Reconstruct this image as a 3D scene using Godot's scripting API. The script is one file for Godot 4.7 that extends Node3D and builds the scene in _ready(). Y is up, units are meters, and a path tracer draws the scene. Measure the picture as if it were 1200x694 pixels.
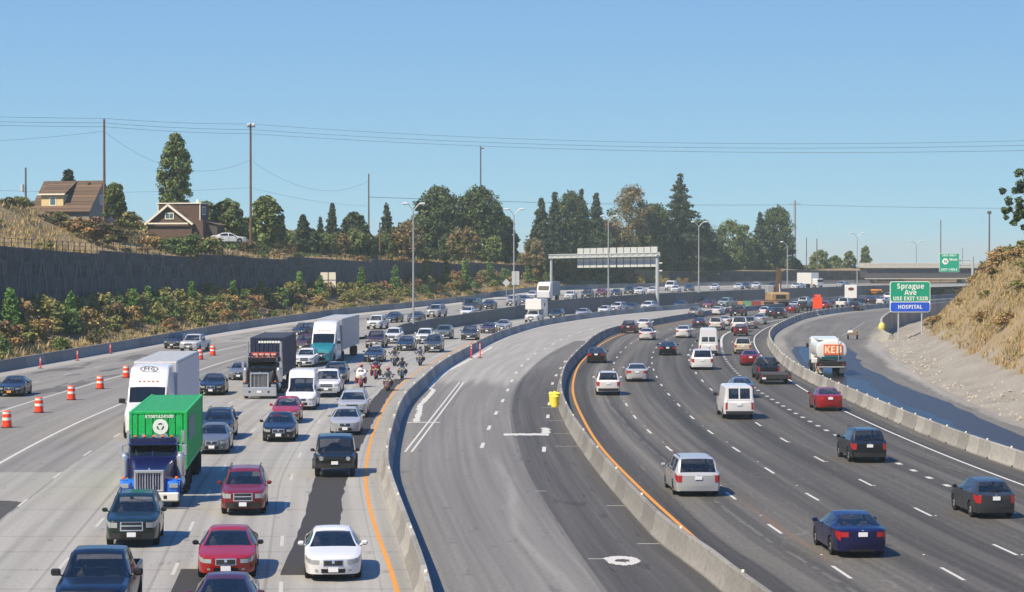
extends Node3D
# A motorway in a cutting, seen from a bridge. World: x to the right, y up, -z ahead; "depth" below means -z in metres.

var rng := RandomNumberGenerator.new()
var mats := {}
var taken := {}
var meshes := {}

# ------------------------------------------------------------------ plan of the roads: (depth, x) of each longitudinal line
const B1 := [[50, -1.0], [60, -1.8], [73.5, -2.75], [85.3, -3.75], [101, -5.1], [111, -5.85], [139, -6.9], [161, -7.3], [184, -6.9], [212, -6.15], [236.5, -4.8], [273, -2.7], [302, -0.2], [342, 5.0], [395, 17.3], [437, 32.0], [470, 47], [510, 69], [560, 101]]
const B2 := [[50, 8.2], [64, 7.6], [73.3, 6.75], [76.6, 6.5], [85.6, 5.6], [95, 5.1], [117, 4.2], [146, 3.5], [167, 3.45], [202, 4.5], [227, 6.0], [254.5, 8.0], [273, 9.4], [302, 12.6], [332, 18.4], [375, 28.3], [412, 38.5], [450, 53.5], [490, 72.5], [530, 95], [570, 119]]
const B3 := [[50, 28.6], [90, 25.8], [114, 24.7], [122, 24.3], [132, 24.0], [158, 23.9], [206, 24.6], [242, 26.9], [277, 30.0], [302, 33.1], [336, 38.7], [380, 47.6], [420, 60], [460, 77], [500, 97], [560, 130]]
const YL := [[50, -1.9], [73.6, -3.58], [93.5, -5.5], [107, -6.58], [122, -7.42], [145, -8.26], [177, -8.8], [197, -8.6], [213.6, -8.1], [236.5, -6.9], [273, -4.9], [302, -2.5], [342, 2.4], [395, 14.5], [437, 29], [470, 44], [510, 66], [560, 98]]
const LA := [[50, -5.3], [74, -7.21], [85, -8.25], [110, -10.22], [122.7, -10.96], [135, -11.52], [148, -11.98], [177, -12.5], [213, -11.9], [273, -8.8], [302, -6.4], [342, -1.6], [395, 10.3], [437, 25], [470, 40]]
const LB := [[50, -9.1], [78.5, -11.15], [91, -12.28], [128, -14.72], [141, -15.25], [177, -16.1], [213, -15.6], [273, -12.6], [302, -10.2], [342, -5.6], [395, 6.2]]
const LC := [[50, -12.8], [92, -15.98], [128, -18.3], [141, -18.9], [177, -19.7], [213, -19.2], [250, -17.6], [290, -14.9]]
const LD := [[50, -16.1], [99, -20.44], [112, -21.39], [125, -22.17], [160, -23.2], [213, -23.2], [250, -21.6]]
const LS1 := [[50, -20.1], [90, -23.6], [119, -25.7], [143, -26.8], [164, -27.2], [212, -27.9], [242, -26.6], [270, -21.9], [298, -14.4], [321, -10.6], [336, -7.4], [375, 1.3], [400, 9], [437, 26], [470, 42], [510, 64], [560, 95]]
const LS2 := [[50, -27.6], [110, -31.6], [157, -33.61], [188, -33.4], [203, -33.0], [254, -30.7], [262, -30.1], [310, -24.5], [340, -18], [375, -9], [420, 4], [470, 25], [520, 52]]
const LDASH := [[50, -33], [120, -38.2], [201, -38.2], [212, -37.8], [226, -37], [290, -31.5], [330, -25], [400, -7], [450, 10]]
const LEDGE := [[50, -52], [120, -48.6], [204.6, -42.4], [259, -38.4], [308, -34.4], [377, -22.5], [403, -15], [440, -7.2], [512, 5], [545, 16], [600, 54]]
const LBAR := [[40, -57], [120, -52], [207.5, -44.9], [230, -43], [250, -41.2], [311, -35.9], [345, -30.3], [377, -24.3], [403, -17.2], [440, -9.3], [512, 3], [545, 14], [575, 32], [600, 52], [630, 82], [655, 115]]
const YR := [[50, 8.6], [73, 7.5], [83.4, 6.91], [92, 6.41], [103, 5.8], [127, 4.79], [153, 4.45], [174, 4.5], [192, 4.95], [223, 6.4], [250, 8.5], [273.5, 10.5], [302, 14.0], [332, 19.9], [375, 29.8], [412, 40], [450, 55], [490, 74], [530, 97], [570, 121]]
const R1 := [[50, 12.3], [77.6, 10.81], [90, 9.95], [101.6, 9.44], [127, 8.35], [139, 8.0], [151, 7.8], [163.5, 7.86], [190, 8.3], [215.8, 9.21], [227.6, 9.85], [254.5, 11.9], [278.7, 14.4], [302, 17.7], [332, 23.6], [375, 33.6], [412, 44], [450, 59], [490, 78], [530, 101]]
const R2 := [[50, 15.9], [77, 14.38], [102, 12.85], [115, 12.31], [127, 11.87], [139, 11.53], [151.6, 11.4], [164, 11.42], [189, 11.82], [227.6, 13.39], [254.5, 15.3], [276, 17.4], [290, 19.3], [318, 24.0], [375, 37.2], [412, 48], [450, 63], [490, 82], [530, 105]]
const R3 := [[50, 19.6], [83, 17.41], [95, 16.62], [107.6, 16.1], [119, 15.6], [132, 15.18], [144, 14.99], [182, 15.2], [193, 15.49], [205, 15.9], [229, 17.06], [260, 19.6], [290, 23.0], [318, 27.6], [375, 41], [412, 52], [450, 67], [490, 86]]
const R4 := [[50, 23.2], [107.6, 19.49], [119, 19.12], [138, 18.5], [146, 18.44], [162, 18.45], [181, 18.65], [206, 19.52], [234, 21], [271, 23.88], [296, 26.3], [308, 28], [330, 32], [375, 43.5]]
const ER := [[50, 26.6], [107, 22.99], [124, 22.3], [153, 21.9], [174.5, 22.1], [189, 22.5], [230, 24.5], [290, 29.6], [322, 34.2], [348, 39.0], [380, 45.5], [420, 58], [460, 75]]
const XR := [[50, 38], [100, 32.6], [143, 30.9], [183, 32.8], [213.6, 35.3], [279, 43], [300, 46.5], [340, 55], [390, 70], [437, 88], [480, 108], [560, 150]]

func cv(t: Array, z: float) -> float:
	var n := t.size()
	if z <= t[0][0]:
		return t[0][1] + (z - t[0][0]) * (t[1][1] - t[0][1]) / float(t[1][0] - t[0][0])
	if z >= t[n - 1][0]:
		return t[n - 1][1] + (z - t[n - 1][0]) * (t[n - 1][1] - t[n - 2][1]) / float(t[n - 1][0] - t[n - 2][0])
	var i := 0
	while z > t[i + 1][0]:
		i += 1
	var x0: float = t[i][0]; var x1: float = t[i + 1][0]; var h := x1 - x0
	var d: float = (t[i + 1][1] - t[i][1]) / h
	var m0 := d; var m1 := d
	if i > 0:
		m0 = 0.5 * (d + (t[i][1] - t[i - 1][1]) / float(x0 - t[i - 1][0]))
	if i < n - 2:
		m1 = 0.5 * (d + (t[i + 2][1] - t[i + 1][1]) / float(t[i + 2][0] - x1))
	var s := (z - x0) / h
	return t[i][1] * (1 - s) * (1 - s) * (1 + 2 * s) + h * m0 * s * (1 - s) * (1 - s) + t[i + 1][1] * s * s * (3 - 2 * s) + h * m1 * s * s * (s - 1)

func slope(t: Array, z: float) -> float:
	return (cv(t, z + 0.5) - cv(t, z - 0.5))

func pw(t: Array, x: float) -> float:   # piecewise linear
	var n := t.size()
	if x <= t[0][0]: return t[0][1]
	for i in n - 1:
		if x <= t[i + 1][0]:
			return lerpf(t[i][1], t[i + 1][1], (x - t[i][0]) / float(t[i + 1][0] - t[i][0]))
	return t[n - 1][1]

func e_in(z: float) -> float:    # height of the upper road along its inner edge
	return pw([[235, 0], [270, 0.12], [300, 0.5], [340, 0.9], [375, 1.3], [400, 1.75], [437, 2.0], [800, 2.0]], z)
func e_out(z: float) -> float:   # and along its outer edge
	return pw([[210, 0], [311, 0.3], [377, 0.8], [420, 1.1], [480, 1.5], [520, 1.8], [800, 2.0]], z)
func up_y(x: float, z: float) -> float:
	var a := cv(LS1, z); var b := cv(LBAR, z)
	return lerpf(e_in(z), e_out(z), clampf((x - a) / (b - a), 0, 1))

# ------------------------------------------------------------------ naming
func numbered(n: String) -> String:
	if not taken.has(n):
		taken[n] = 0
		return n
	taken[n] += 1
	return "%s_%03d" % [n, taken[n]]

func thing(n: String, label: String, category: String, group := "") -> Node3D:
	var o := Node3D.new()
	o.name = numbered(n)
	add_child(o)
	tag(o, label, category, group)
	return o

func tag(o: Node, label: String, category: String, group := "") -> void:
	o.set_meta("label", label)
	o.set_meta("category", category)
	if group != "": o.set_meta("group", group)

func struct(n: String, mesh: Mesh, m: Material) -> MeshInstance3D:
	var o := MeshInstance3D.new()
	o.name = numbered(n)
	o.mesh = mesh
	o.material_override = m
	o.set_meta("kind", "structure")
	add_child(o)
	return o

func part(parent: Node, n: String, mesh: Mesh, m: Material, at := Vector3.ZERO) -> MeshInstance3D:
	var o := MeshInstance3D.new()
	o.name = n
	o.mesh = mesh
	o.material_override = m
	o.position = at
	parent.add_child(o, true)
	return o

# ------------------------------------------------------------------ materials
func lin(r: float, g: float, b: float) -> Color:
	return Color(r, g, b).linear_to_srgb()

func mat(key: String, c: Color, rough := 0.8, metal := 0.0) -> StandardMaterial3D:
	if mats.has(key): return mats[key]
	var m := StandardMaterial3D.new()
	m.albedo_color = c
	m.roughness = rough
	m.metallic = metal
	mats[key] = m
	return m

func paint(c: Color) -> StandardMaterial3D:
	var key := "paint" + c.to_html()
	if mats.has(key): return mats[key]
	var m := mat(key, c, 0.34, 0.12)
	m.clearcoat_enabled = true
	m.clearcoat = 0.5
	m.clearcoat_roughness = 0.06
	return m

func vcol(key: String, rough := 0.9) -> StandardMaterial3D:
	if mats.has(key): return mats[key]
	var m := mat(key, Color.WHITE, rough)
	m.vertex_color_use_as_albedo = true
	return m

func noise_tex(sd: int, freq: float, ramp: Array, size := 512, oct := 5) -> NoiseTexture2D:
	var fn := FastNoiseLite.new()
	fn.seed = sd
	fn.noise_type = FastNoiseLite.TYPE_SIMPLEX_SMOOTH
	fn.frequency = freq
	fn.fractal_octaves = oct
	var t := NoiseTexture2D.new()
	t.width = size; t.height = size
	t.seamless = true
	t.noise = fn
	var g := Gradient.new()
	var off := PackedFloat32Array(); var col := PackedColorArray()
	for r in ramp:
		off.append(r[0]); col.append(r[1])
	g.offsets = off; g.colors = col
	t.color_ramp = g
	return t

func tri_mat(key: String, ramp: Array, rough: float, scale: float, sd := 1, freq := 0.02, bump := 0.0) -> StandardMaterial3D:
	if mats.has(key): return mats[key]
	var m := mat(key, Color.WHITE, rough)
	m.albedo_texture = noise_tex(sd, freq, ramp)
	m.uv1_triplanar = true
	m.uv1_world_triplanar = true
	m.uv1_scale = Vector3.ONE * scale
	if bump > 0.0:
		var t := noise_tex(sd + 7, 0.05, [[0.0, Color.BLACK], [1.0, Color.WHITE]])
		t.as_normal_map = true
		t.bump_strength = bump
		t.color_ramp = null
		m.normal_enabled = true
		m.normal_texture = t
	return m

# ------------------------------------------------------------------ mesh helpers: a "soup" is a list of outward counter-clockwise triangles
func tri(s: Array, a: Vector3, b: Vector3, c: Vector3) -> void:
	s.append(a); s.append(b); s.append(c)

func quad(s: Array, a: Vector3, b: Vector3, c: Vector3, d: Vector3) -> void:
	tri(s, a, b, c); tri(s, a, c, d)

func quad_out(s: Array, a: Vector3, b: Vector3, c: Vector3, d: Vector3, out: Vector3) -> void:
	if (c - a).cross(d - b).dot(out) >= 0: quad(s, a, b, c, d)
	else: quad(s, a, d, c, b)

func commit(s: Array, crease := 35.0) -> ArrayMesh:
	return commit_many([s], crease)[0]

func commit_many(list: Array, crease := 35.0) -> Array:
	var lim := cos(deg_to_rad(crease))
	var at := {}
	var fns := []
	for s in list:
		var fn := PackedVector3Array()
		for i in range(0, s.size(), 3):
			var n: Vector3 = (s[i + 1] - s[i]).cross(s[i + 2] - s[i])
			fn.append(n)
			if crease > 0:
				for k in 3:
					var key := Vector3i((s[i + k] * 1000.0).round())
					if at.has(key): at[key].append(n)
					else: at[key] = [n]
		fns.append(fn)
	var out := []
	for q in list.size():
		var s: Array = list[q]
		var fn: PackedVector3Array = fns[q]
		var v := PackedVector3Array(); var nn := PackedVector3Array()
		for i in range(0, s.size(), 3):
			var f: Vector3 = fn[i / 3]
			if f.length() < 1e-9: continue
			var fu := f.normalized()
			for k in [0, 2, 1]:
				var n := fu
				if crease > 0:
					var acc := Vector3.ZERO
					for m in at[Vector3i((s[i + k] * 1000.0).round())]:
						if m.normalized().dot(fu) > lim: acc += m
					if acc.length() > 1e-9: n = acc.normalized()
				v.append(s[i + k]); nn.append(n)
		var am := ArrayMesh.new()
		if v.size() > 0:
			var arr := []
			arr.resize(Mesh.ARRAY_MAX)
			arr[Mesh.ARRAY_VERTEX] = v
			arr[Mesh.ARRAY_NORMAL] = nn
			am.add_surface_from_arrays(Mesh.PRIMITIVE_TRIANGLES, arr)
		out.append(am)
	return out

func box(s: Array, c: Vector3, z: Vector3, b := 0.0) -> void:   # chamfered box
	var h := z * 0.5
	b = minf(b, minf(h.x, minf(h.y, h.z)) * 0.9)
	if b <= 0.0:
		for ax in 3:
			for sg in [-1.0, 1.0]:
				var o := Vector3.ZERO; o[ax] = sg
				var u := Vector3.ZERO; u[(ax + 1) % 3] = 1
				var w := Vector3.ZERO; w[(ax + 2) % 3] = 1
				quad_out(s, c + (o - u - w) * h, c + (o + u - w) * h, c + (o + u + w) * h, c + (o - u + w) * h, o)
		return
	for ax in 3:
		var a1 := (ax + 1) % 3; var a2 := (ax + 2) % 3
		for sg in [-1.0, 1.0]:
			var p := []
			for k in [[-1, -1], [1, -1], [1, 1], [-1, 1]]:
				var q := Vector3.ZERO
				q[ax] = sg * h[ax]; q[a1] = k[0] * (h[a1] - b); q[a2] = k[1] * (h[a2] - b)
				p.append(c + q)
			var o := Vector3.ZERO; o[ax] = sg
			quad_out(s, p[0], p[1], p[2], p[3], o)
			for s2 in [-1.0, 1.0]:
				var q := []
				for k in [-1.0, 1.0]:
					var e1 := Vector3.ZERO
					e1[ax] = sg * h[ax]; e1[a1] = s2 * (h[a1] - b); e1[a2] = k * (h[a2] - b)
					var e2 := Vector3.ZERO
					e2[ax] = sg * (h[ax] - b); e2[a1] = s2 * h[a1]; e2[a2] = k * (h[a2] - b)
					q.append(c + e1); q.append(c + e2)
				var o2 := Vector3.ZERO; o2[ax] = sg; o2[a1] = s2
				quad_out(s, q[0], q[1], q[3], q[2], o2)
	for k in 8:
		var g := Vector3(1 if k & 1 else -1, 1 if k & 2 else -1, 1 if k & 4 else -1)
		var i := h - Vector3.ONE * b
		var p0 := c + g * Vector3(h.x, i.y, i.z); var p1 := c + g * Vector3(i.x, h.y, i.z); var p2 := c + g * Vector3(i.x, i.y, h.z)
		if (p1 - p0).cross(p2 - p0).dot(g) > 0: tri(s, p0, p1, p2)
		else: tri(s, p0, p2, p1)

func frame_of(d: Vector3) -> Array:
	var u := d.cross(Vector3.UP)
	if u.length() < 0.01: u = d.cross(Vector3.RIGHT)
	u = u.normalized()
	return [u, u.cross(d).normalized()]

func tube(s: Array, a: Vector3, b: Vector3, r0: float, r1 := -1.0, n := 8, caps := true) -> void:
	if r1 < 0: r1 = r0
	var d := (b - a).normalized()
	var f := frame_of(d)
	for i in n:
		var t0 := TAU * i / n; var t1 := TAU * (i + 1) / n
		var c0: Vector3 = f[0] * cos(t0) + f[1] * sin(t0)
		var c1: Vector3 = f[0] * cos(t1) + f[1] * sin(t1)
		quad_out(s, a + c0 * r0, a + c1 * r0, b + c1 * r1, b + c0 * r1, c0 + c1)
		if caps:
			if r0 > 0.001:
				if (c1 - c0).cross(-c0).dot(-d) > 0: tri(s, a + c0 * r0, a + c1 * r0, a)
				else: tri(s, a + c1 * r0, a + c0 * r0, a)
			if r1 > 0.001:
				if (c1 - c0).cross(-c0).dot(d) > 0: tri(s, b + c0 * r1, b + c1 * r1, b)
				else: tri(s, b + c1 * r1, b + c0 * r1, b)

func pipe(s: Array, pts: Array, r: float, n := 6) -> void:
	for i in pts.size() - 1:
		tube(s, pts[i], pts[i + 1], r, r, n, i == 0 or i == pts.size() - 2)

func lathe(s: Array, prof: Array, axis_at: Vector3, axis: Vector3, n := 14) -> void:   # prof: [along, radius] with the material on the left going up
	var f := frame_of(axis)
	for j in prof.size() - 1:
		for i in n:
			var t0 := TAU * i / n; var t1 := TAU * (i + 1) / n
			var c0: Vector3 = f[0] * cos(t0) + f[1] * sin(t0)
			var c1: Vector3 = f[0] * cos(t1) + f[1] * sin(t1)
			var p0: Array = prof[j]; var p1: Array = prof[j + 1]
			var out: Vector3 = (c0 + c1).normalized() * (p1[0] - p0[0]) - axis * (p1[1] - p0[1])
			var a: Vector3 = axis_at + axis * p0[0]; var b: Vector3 = axis_at + axis * p1[0]
			if p0[1] < 0.0005:
				if (b + c0 * p1[1] - a).cross(b + c1 * p1[1] - a).dot(out) > 0: tri(s, a, b + c0 * p1[1], b + c1 * p1[1])
				else: tri(s, a, b + c1 * p1[1], b + c0 * p1[1])
			elif p1[1] < 0.0005:
				if (a + c1 * p0[1] - a - c0 * p0[1]).cross(b - a - c0 * p0[1]).dot(out) > 0: tri(s, a + c0 * p0[1], a + c1 * p0[1], b)
				else: tri(s, a + c1 * p0[1], a + c0 * p0[1], b)
			else:
				quad_out(s, a + c0 * p0[1], a + c1 * p0[1], b + c1 * p1[1], b + c0 * p1[1], out)

func extrude(s: Array, poly: Array, a: Vector3, u: Vector3, w: Vector3, d: Vector3) -> void:   # convex outline in plane (u, w) pushed along d
	var n := poly.size()
	var mid := Vector2.ZERO
	for p in poly: mid += p / n
	var m3 := a + u * mid.x + w * mid.y
	for i in n:
		var p: Vector3 = a + u * poly[i].x + w * poly[i].y
		var q: Vector3 = a + u * poly[(i + 1) % n].x + w * poly[(i + 1) % n].y
		var o := (p + q) * 0.5 - m3
		quad_out(s, p, q, q + d, p + d, o)
		if (p - m3).cross(q - m3).dot(d) > 0:
			tri(s, m3 + d, p + d, q + d); tri(s, m3, q, p)
		else:
			tri(s, m3 + d, q + d, p + d); tri(s, m3, p, q)

func grid_mesh(pts: Array, nu: int, nv: int, uvs: PackedVector2Array, cols := PackedColorArray(), up := Vector3.UP) -> ArrayMesh:   # pts[v * nu + u]
	var v := PackedVector3Array(pts)
	var nn := PackedVector3Array(); nn.resize(v.size())
	var ix := PackedInt32Array()
	for j in nv - 1:
		for i in nu - 1:
			var a := j * nu + i; var b := a + 1; var c := a + nu + 1; var d := a + nu
			var n := (v[c] - v[a]).cross(v[d] - v[b])
			var fl := n.dot(up) < 0
			if fl: n = -n
			for k in [a, b, c, d]: nn[k] += n
			if fl: ix.append_array(PackedInt32Array([a, b, c, a, c, d]))
			else: ix.append_array(PackedInt32Array([a, c, b, a, d, c]))
	for i in nn.size(): nn[i] = nn[i].normalized()
	var arr := []
	arr.resize(Mesh.ARRAY_MAX)
	arr[Mesh.ARRAY_VERTEX] = v
	arr[Mesh.ARRAY_NORMAL] = nn
	arr[Mesh.ARRAY_INDEX] = ix
	if uvs.size() > 0: arr[Mesh.ARRAY_TEX_UV] = uvs
	if cols.size() > 0: arr[Mesh.ARRAY_COLOR] = cols
	var am := ArrayMesh.new()
	am.add_surface_from_arrays(Mesh.PRIMITIVE_TRIANGLES, arr)
	return am

func text_mesh(t: String, size: float, depth := 0.01, bold := true) -> TextMesh:
	var m := TextMesh.new()
	var f := SystemFont.new()
	f.font_names = PackedStringArray(["Droid Sans"])
	if bold: f.font_weight = 700
	m.font = f
	m.text = t
	m.font_size = 32
	m.pixel_size = size / 24.0
	m.depth = depth
	m.curve_step = 2.0
	return m

# ------------------------------------------------------------------ scene
func _ready() -> void:
	rng.seed = 4711
	var cam := Camera3D.new()
	cam.name = "camera"
	cam.position = Vector3(0, 10.5, 0)
	cam.rotation_degrees = Vector3(-1.069, 0, 0)
	cam.fov = 14.195
	cam.near = 0.5
	cam.far = 12000.0
	cam.current = true
	add_child(cam)

	var env := Environment.new()
	var sky := Sky.new()
	var sm := ProceduralSkyMaterial.new()
	sm.sky_top_color = Color(0.29, 0.54, 0.885)
	sm.sky_horizon_color = Color(0.69, 0.865, 0.925)
	sm.sky_curve = 0.092
	sm.ground_horizon_color = Color(0.69, 0.865, 0.925)
	sm.ground_bottom_color = Color(0.45, 0.50, 0.50)
	sm.ground_curve = 0.15
	sm.sky_energy_multiplier = 0.832
	sm.ground_energy_multiplier = 0.832
	sky.sky_material = sm
	env.background_mode = Environment.BG_SKY
	env.sky = sky
	env.tonemap_mode = Environment.TONE_MAPPER_LINEAR
	env.tonemap_exposure = 1.5
	env.sdfgi_enabled = true
	env.ssao_enabled = true
	env.ssil_enabled = true
	env.fog_enabled = true
	env.fog_density = 0.0002
	env.fog_light_color = Color(0.84, 0.90, 0.88)
	var we := WorldEnvironment.new()
	we.name = "daylight"
	we.environment = env
	add_child(we)

	var sun := DirectionalLight3D.new()
	sun.name = "sun"
	sun.light_color = Color(1.0, 0.93, 0.80)
	sun.light_energy = 1.6
	sun.light_angular_distance = 0.53
	sun.shadow_enabled = true
	# from the left, a little behind the viewer, 50 degrees up
	var el := deg_to_rad(50.0); var az := deg_to_rad(41.0)
	var to_sun := Vector3(-cos(az) * cos(el), sin(el), sin(az) * cos(el))
	add_child(sun)
	sun.look_at_from_position(Vector3.ZERO, -to_sun, Vector3.UP)

	build_ground()
	build_roads()
	build_barriers()
	build_walls()
	build_hills_cover()
	build_trees()
	build_houses()
	build_poles()
	build_gantry_and_signs()
	build_far()
	build_street_items()
	build_traffic()
	build_trucks()
	build_motorcycles()

func vp(x: float, z: float, y := 0.0) -> Vector3:
	return Vector3(x, y, -z)

# ------------------------------------------------------------------ land
func side_pt(t: Array, z: float, d: float, sgn: float) -> Vector2:   # (x, depth) at d metres off the line t, sgn -1 left, +1 right
	var s := slope(t, z)
	var l := sqrt(1 + s * s)
	return Vector2(cv(t, z) + sgn * d / l, z - sgn * d * s / l)

func wall_top(z: float) -> float:
	return pw([[100, 12.6], [243, 10.9], [560, 7.4], [590, 6.0], [600, 5.6], [652, 5.4], [672, 3.2], [700, -1.5], [760, -4.0]], z)
func crown_rise(z: float) -> float:
	return pw([[100, 7.0], [270, 7.6], [300, 7.4], [330, 6.0], [360, 4.0], [400, 3.2], [520, 3.0], [580, 1.6], [610, 0.5], [700, 0.2]], z)
func left_h(d: float, z: float) -> float:
	if d < 12.2:
		return e_out(z) + 0.05 + pw([[560, 2.5], [594, 0.2]], z) * smoothstep(0.0, 12.0, d)
	return wall_top(z) - 0.12 + crown_rise(z) * smoothstep(13.0, 33.0, d) + (0.02 if z < 590 else -0.01) * maxf(0, d - 33)
func right_h(d: float, z: float) -> float:
	var dd := d - 1.0 * smoothstep(278.0, 290.0, z)
	var a := pw([[100, 1.0], [330, 1.0], [420, 0.75], [520, 0.55], [700, 0.3]], z)
	return a * pw([[-10, -0.05], [0, -0.05], [1, 0.08], [3, 0.45], [6, 1.6], [8, 3.6], [10, 5.8], [12, 7.8], [14, 9.2], [18, 10.4], [60, 11], [300, 12]], dd)

func build_ground() -> void:
	var pts := []; var uv := PackedVector2Array()
	var xs := [-4000, -1500, -600, -250, -120, -60, 0, 60, 120, 250, 600, 1500, 4000]
	var zs := [-300, 0, 100, 300, 500, 580, 620, 700, 900, 1400, 2500, 5000, 9000]
	for z in zs:
		for x in xs:
			var y := -0.5
			if z > 580: y = -0.5 - minf(3.0, (z - 580) * 0.06) - maxf(0, z - 620) * 0.0145
			pts.append(vp(x, z, y)); uv.append(Vector2(x, z) * 0.1)
	struct("ground", grid_mesh(pts, xs.size(), zs.size(), uv), tri_mat("far_ground", [[0.0, Color(0.30, 0.31, 0.21)], [0.5, Color(0.36, 0.35, 0.24)], [1.0, Color(0.26, 0.28, 0.19)]], 0.95, 0.05))
	var fn := FastNoiseLite.new()
	fn.seed = 5; fn.frequency = 0.06; fn.fractal_octaves = 4
	var gm := vcol("land", 0.97)
	gm.albedo_texture = noise_tex(31, 0.03, [[0.0, Color(0.72, 0.72, 0.72)], [1.0, Color(1, 1, 1)]])
	gm.uv1_triplanar = true
	gm.uv1_world_triplanar = true
	gm.uv1_scale = Vector3.ONE * 0.35
	# left: planted bank, ledge of the retaining wall, grassy hill
	var ds := [0.3, 1.5, 3, 5, 7, 9, 11, 12.15, 12.3, 13, 14.5, 16, 18, 20, 23, 26, 29, 32, 36, 42, 50, 62, 80, 110, 160]
	pts = []; var col := PackedColorArray()
	var nz := 0
	var z := 60.0
	while z < 742:
		for d in ds:
			var p := side_pt(LBAR, z, d, -1)
			var y := left_h(d, z)
			var n := fn.get_noise_2d(p.x, p.y)
			if d > 13: y += n * 0.7
			elif d < 11.5 and d > 1: y += n * 0.25
			pts.append(vp(p.x, p.y, y))
			var c := Color(0.22, 0.165, 0.08).lerp(Color(0.33, 0.25, 0.125), clampf(0.5 + n * 1.2, 0, 1))
			if d < 12.2: c = Color(0.17, 0.115, 0.060).lerp(Color(0.26, 0.185, 0.09), clampf(0.5 + n * 1.4, 0, 1))
			col.append(c)
		nz += 1
		z += 4.0
	struct("hillside", grid_mesh(pts, ds.size(), nz, PackedVector2Array(), col), gm)
	# right: gravel foot, dry grass slope
	ds = [0.0, 0.6, 1.2, 1.8, 2.5, 3.2, 4, 5, 6, 7, 8, 9.5, 11, 13, 15, 17, 20, 24, 30, 40, 60, 100, 160]
	pts = []; col = PackedColorArray(); nz = 0
	z = 60.0
	while z < 560:
		for d in ds:
			var p := side_pt(XR, z, d, 1)
			var y := right_h(d, z)
			var n := fn.get_noise_2d(p.x * 2.0 + 300, p.y * 1.2)
			var n2 := fn.get_noise_2d(p.x * 5.0, p.y * 4.0)
			if d > 0.5: y += (n * 0.45 + n2 * 0.18) * minf(1, d * 0.4)
			pts.append(vp(p.x, p.y, y))
			var grav := Color(0.28, 0.255, 0.215).lerp(Color(0.35, 0.33, 0.29), clampf(0.5 + n2 * 1.5, 0, 1))
			var gr := Color(0.25, 0.185, 0.095).lerp(Color(0.34, 0.26, 0.145), clampf(0.5 + n * 1.3, 0, 1))
			var edge := 5.6 + n * 1.8
			col.append(grav.lerp(gr, smoothstep(edge - 0.5, edge + 0.9, d)))
		nz += 1
		z += 2.0 if z < 300 else 6.0
	struct("slope", grid_mesh(pts, ds.size(), nz, PackedVector2Array(), col), gm)

# ------------------------------------------------------------------ roads
func ribbon(fa: Callable, fb: Callable, z0: float, z1: float, dz: float, nl: int, fy: Callable) -> ArrayMesh:
	var pts := []; var uv := PackedVector2Array()
	var n := int(ceil((z1 - z0) / dz)) + 1
	for j in n:
		var z := lerpf(z0, z1, j / float(n - 1))
		var a: float = fa.call(z); var b: float = fb.call(z)
		for i in nl:
			var u := i / float(nl - 1)
			var x := lerpf(a, b, u)
			pts.append(vp(x, z, fy.call(x, z))); uv.append(Vector2(u, (z - z0) / (z1 - z0)))
	return grid_mesh(pts, nl, n, uv)

func stripe(parent: Node, n: String, t: Array, z0: float, z1: float, w: float, y: float, m: Material, fy = null, dz := 3.0) -> MeshInstance3D:
	var pts := []
	var k := int(ceil((z1 - z0) / dz)) + 1
	if k < 2: k = 2
	for j in k:
		var z := lerpf(z0, z1, j / float(k - 1))
		for sg in [-1.0, 1.0]:
			var p := side_pt(t, z, w * 0.5, sg)
			pts.append(vp(p.x, p.y, y + (fy.call(p.x, p.y) if fy != null else 0.0)))
	return part(parent, n, grid_mesh(pts, 2, k, PackedVector2Array()), m)

func dashes(parent: Node, t: Array, z0: float, z1: float, off: float, m: Material, len := 3.05, gap := 12.19, w := 0.13, y := 0.004, fy = null) -> void:
	var z := z0 + off
	while z < z1:
		stripe(parent, "lane_dash", t, z, z + len, w, y, m, fy, 1.6)
		z += gap

func img(w: int, h: int, fn: Callable) -> ImageTexture:
	var by := PackedByteArray(); by.resize(w * h * 3)
	var k := 0
	for j in h:
		for i in w:
			var c: Color = fn.call((i + 0.5) / w, (j + 0.5) / h)
			by[k] = clampi(int(c.r * 255), 0, 255); by[k + 1] = clampi(int(c.g * 255), 0, 255); by[k + 2] = clampi(int(c.b * 255), 0, 255)
			k += 3
	var im := Image.create_from_data(w, h, false, Image.FORMAT_RGB8, by)
	im.generate_mipmaps()
	return ImageTexture.create_from_image(im)

func road_mat(key: String, tex: Texture2D, rough := 0.86) -> StandardMaterial3D:
	var m := mat(key, Color.WHITE, rough)
	m.albedo_texture = tex
	return m

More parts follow.
